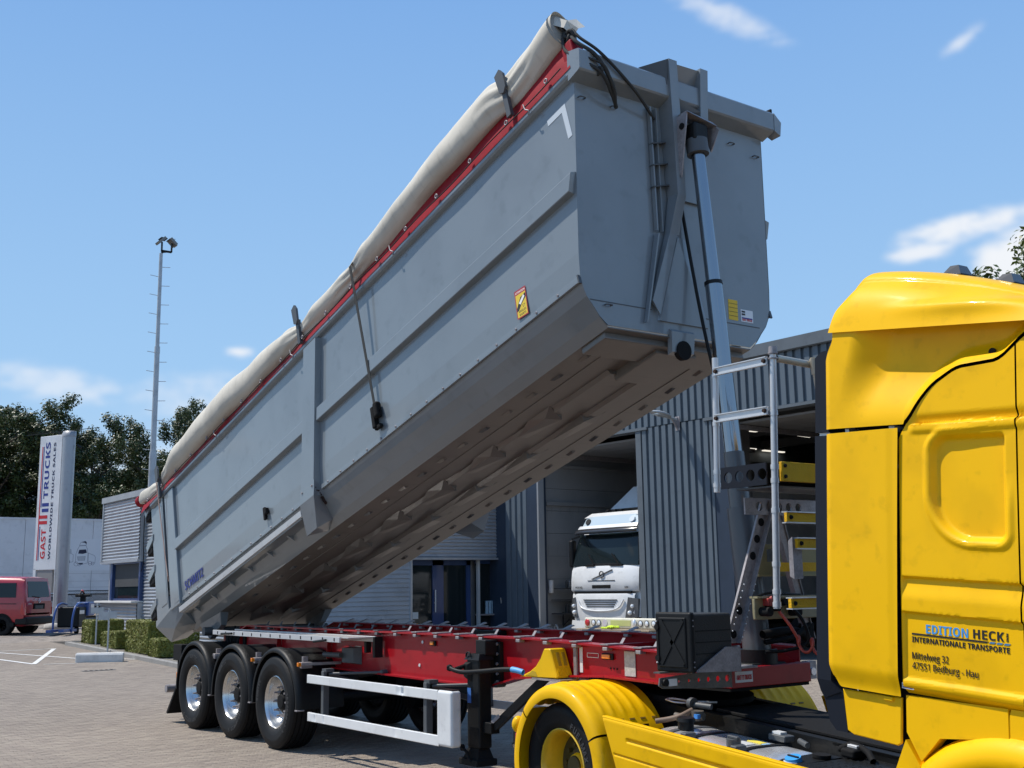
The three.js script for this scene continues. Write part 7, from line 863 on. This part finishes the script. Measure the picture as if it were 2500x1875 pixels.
// ================================================================ TREES
{
  const bark = mat([0.075, 0.062, 0.048], 0.95, { dirt: 'scuff', rep: 0.8, bump: 0.02, bumpRep: 1.5 });
  const crownGeo = [], woodGeo = [];
  for (let k = 0; k < 3; k++) {
    const R = rng(300 + k), limbs = [], tips = []; const H = 12;
    const branch = (p, dir, len, r, depth) => { const n = 4, pts = [p.clone()]; let q = p.clone(), d = dir.clone(); for (let i = 0; i < n; i++) { d.x += (R() - 0.5) * 0.3; d.z += (R() - 0.5) * 0.3; d.y += (R() - 0.4) * 0.22; d.normalize(); q = q.clone().addScaledVector(d, len / n); pts.push(q); } for (let i = 0; i < n; i++) limbs.push(cyl(pts[i], pts[i + 1], r * (1 - 0.7 * i / n), r * (1 - 0.7 * (i + 1) / n), depth > 1 ? 5 : 8, true)); if (depth >= 3) { tips.push(pts[2], pts[3], pts[4]); return; } const kids = depth === 0 ? 9 : 4; for (let j = 0; j < kids; j++) { const t = depth === 0 ? 0.28 + 0.72 * (j + R()) / kids : 0.35 + 0.65 * (j + R()) / kids, i = Math.min(n - 1, Math.floor(t * n)), o = pts[i].clone().lerp(pts[i + 1], t * n - i), a = j * 2.4 + R() * 1.2; const nd = d.clone().multiplyScalar(0.35).add(V3(Math.cos(a), 0.15 + 0.55 * R(), Math.sin(a))).normalize(); branch(o, nd, len * (depth === 0 ? 0.40 + 0.08 * R() - 0.16 * Math.max(0, t - 0.6) : 0.52), r * (depth === 0 ? 0.34 : 0.45), depth + 1); } if (depth > 0) tips.push(pts[4]); };
    branch(V3(0, 0, 0), V3(0, 1, 0), H * 0.92, 0.28, 0);
    woodGeo.push(join(limbs));
    crownGeo.push(leafCloud(42000, (Q, c, m) => { const t = tips[Math.floor(Q() * tips.length)], r = 0.62 * Math.pow(Q(), 0.5); m.set(Q() - 0.5, Q() - 0.5, Q() - 0.5).normalize(); c.copy(t).addScaledVector(m, r); c.y -= 0.1; m.y += 0.5; if (c.y < 1.2) return false; }, 0.105, 500 + k, 0.6));
  }
  const dark = leafMat([0.060, 0.095, 0.026], 0.25, 0.5, 0.2), fresh = leafMat([0.090, 0.135, 0.030], 0.3, 0.5, 0.3);
  const tree = (name, label, x, z, h, ry, k, m, grp, wide = 1) => { const o = thing(name, label, 'tree', [x, gnd(Math.max(x, -60)), z], ry, grp); const s = h * 0.72 / 12; const a = new THREE.Mesh(woodGeo[k], bark); a.name = 'trunk'; const b = new THREE.Mesh(crownGeo[k], m); b.name = 'crown'; for (const q of [a, b]) { q.castShadow = q.receiveShadow = true; q.scale.set(s * wide, s, s * wide); o.add(q); } };
  const L = 'dense dark green tree rising behind the white box trailer', G = 'trees behind the white box trailer';
  for (const [x, z, h, r, k, w] of [[-58, -2.5, 13.4, 0.4, 0, 1.1], [-55, -6.6, 13.6, 2.1, 1, 1.05], [-60, -9.4, 13.2, 3.9, 2, 1.1], [-53, -11.8, 12.0, 5.2, 0, 0.95], [-57, 1.6, 12.8, 1.2, 2, 1.1], [-62, -13.5, 11, 2.8, 1, 1.2], [-66, -6, 12, 0.2, 1, 1.2], [-64, 0, 12, 4.2, 0, 1.2]]) tree('dark_tree', L, x, z, h, r, k, dark, G, w);
  const L2 = 'dark tree showing between the floodlight mast and the raised trailer', G2 = 'trees beside the floodlight mast';
  for (const [x, z, h, r, k, w] of [[-50, -15.6, 12.4, 1.0, 2, 0.8], [-56, -17.5, 10.2, 4.4, 1, 1.1], [-58, -21.5, 11.2, 2.2, 0, 1.1]]) tree('dark_tree', L2, x, z, h, r, k, dark, G2, w);
  tree('green_tree', 'bright green tree top rising beyond the hall roof behind the yellow cab', -5.0, -36.6, 18.2, 0.8, 1, fresh, undefined, 0.95);
  // grey slatted shed far behind the trees, hedge bank that closes the yard
  const s = thing('far_shed', 'pale grey clad shed half hidden behind the dark trees', 'building', [-84, 0, -9]); for (let k = 0; k < 14; k++) part('cladding_board', bx(-8, 0, 1 + k * 0.6, 1.57 + k * 0.6, -14, 12), mat([0.42, 0.45, 0.48], 0.6, { dirt: 'dirt', rep: 0.2 }), s); part('shed_roof', bx(-8.5, 0.5, 9.4, 9.7, -14.5, 12.5), mat([0.25, 0.26, 0.28], 0.6), s);
  const hm = leafMat([0.05, 0.075, 0.022], 0.25, 0.6, 0.15); const u = single('far_undergrowth', leafCloud(26000, (R, c, m) => { c.set(-50 - 16 * R(), 0, -34 + 44 * R()); const hh = 2.0 + 2.2 * fbm(c.x * 0.3, c.z * 0.3, 3, 0, 9); c.y = hh * Math.pow(R(), 0.6); m.set(0.5, 0.8, 0); }, 0.26, 901, 0.7), hm, 'dark shrubs filling the gap under the trees', 'shrubs', undefined, { keepUv: true }); u.position.y = gnd(-50); u.userData.kind = 'stuff';
}
scene.traverse((o) => { if (o.isMesh) { o.castShadow = true; o.receiveShadow = true; } });
renderer.render(scene, camera);
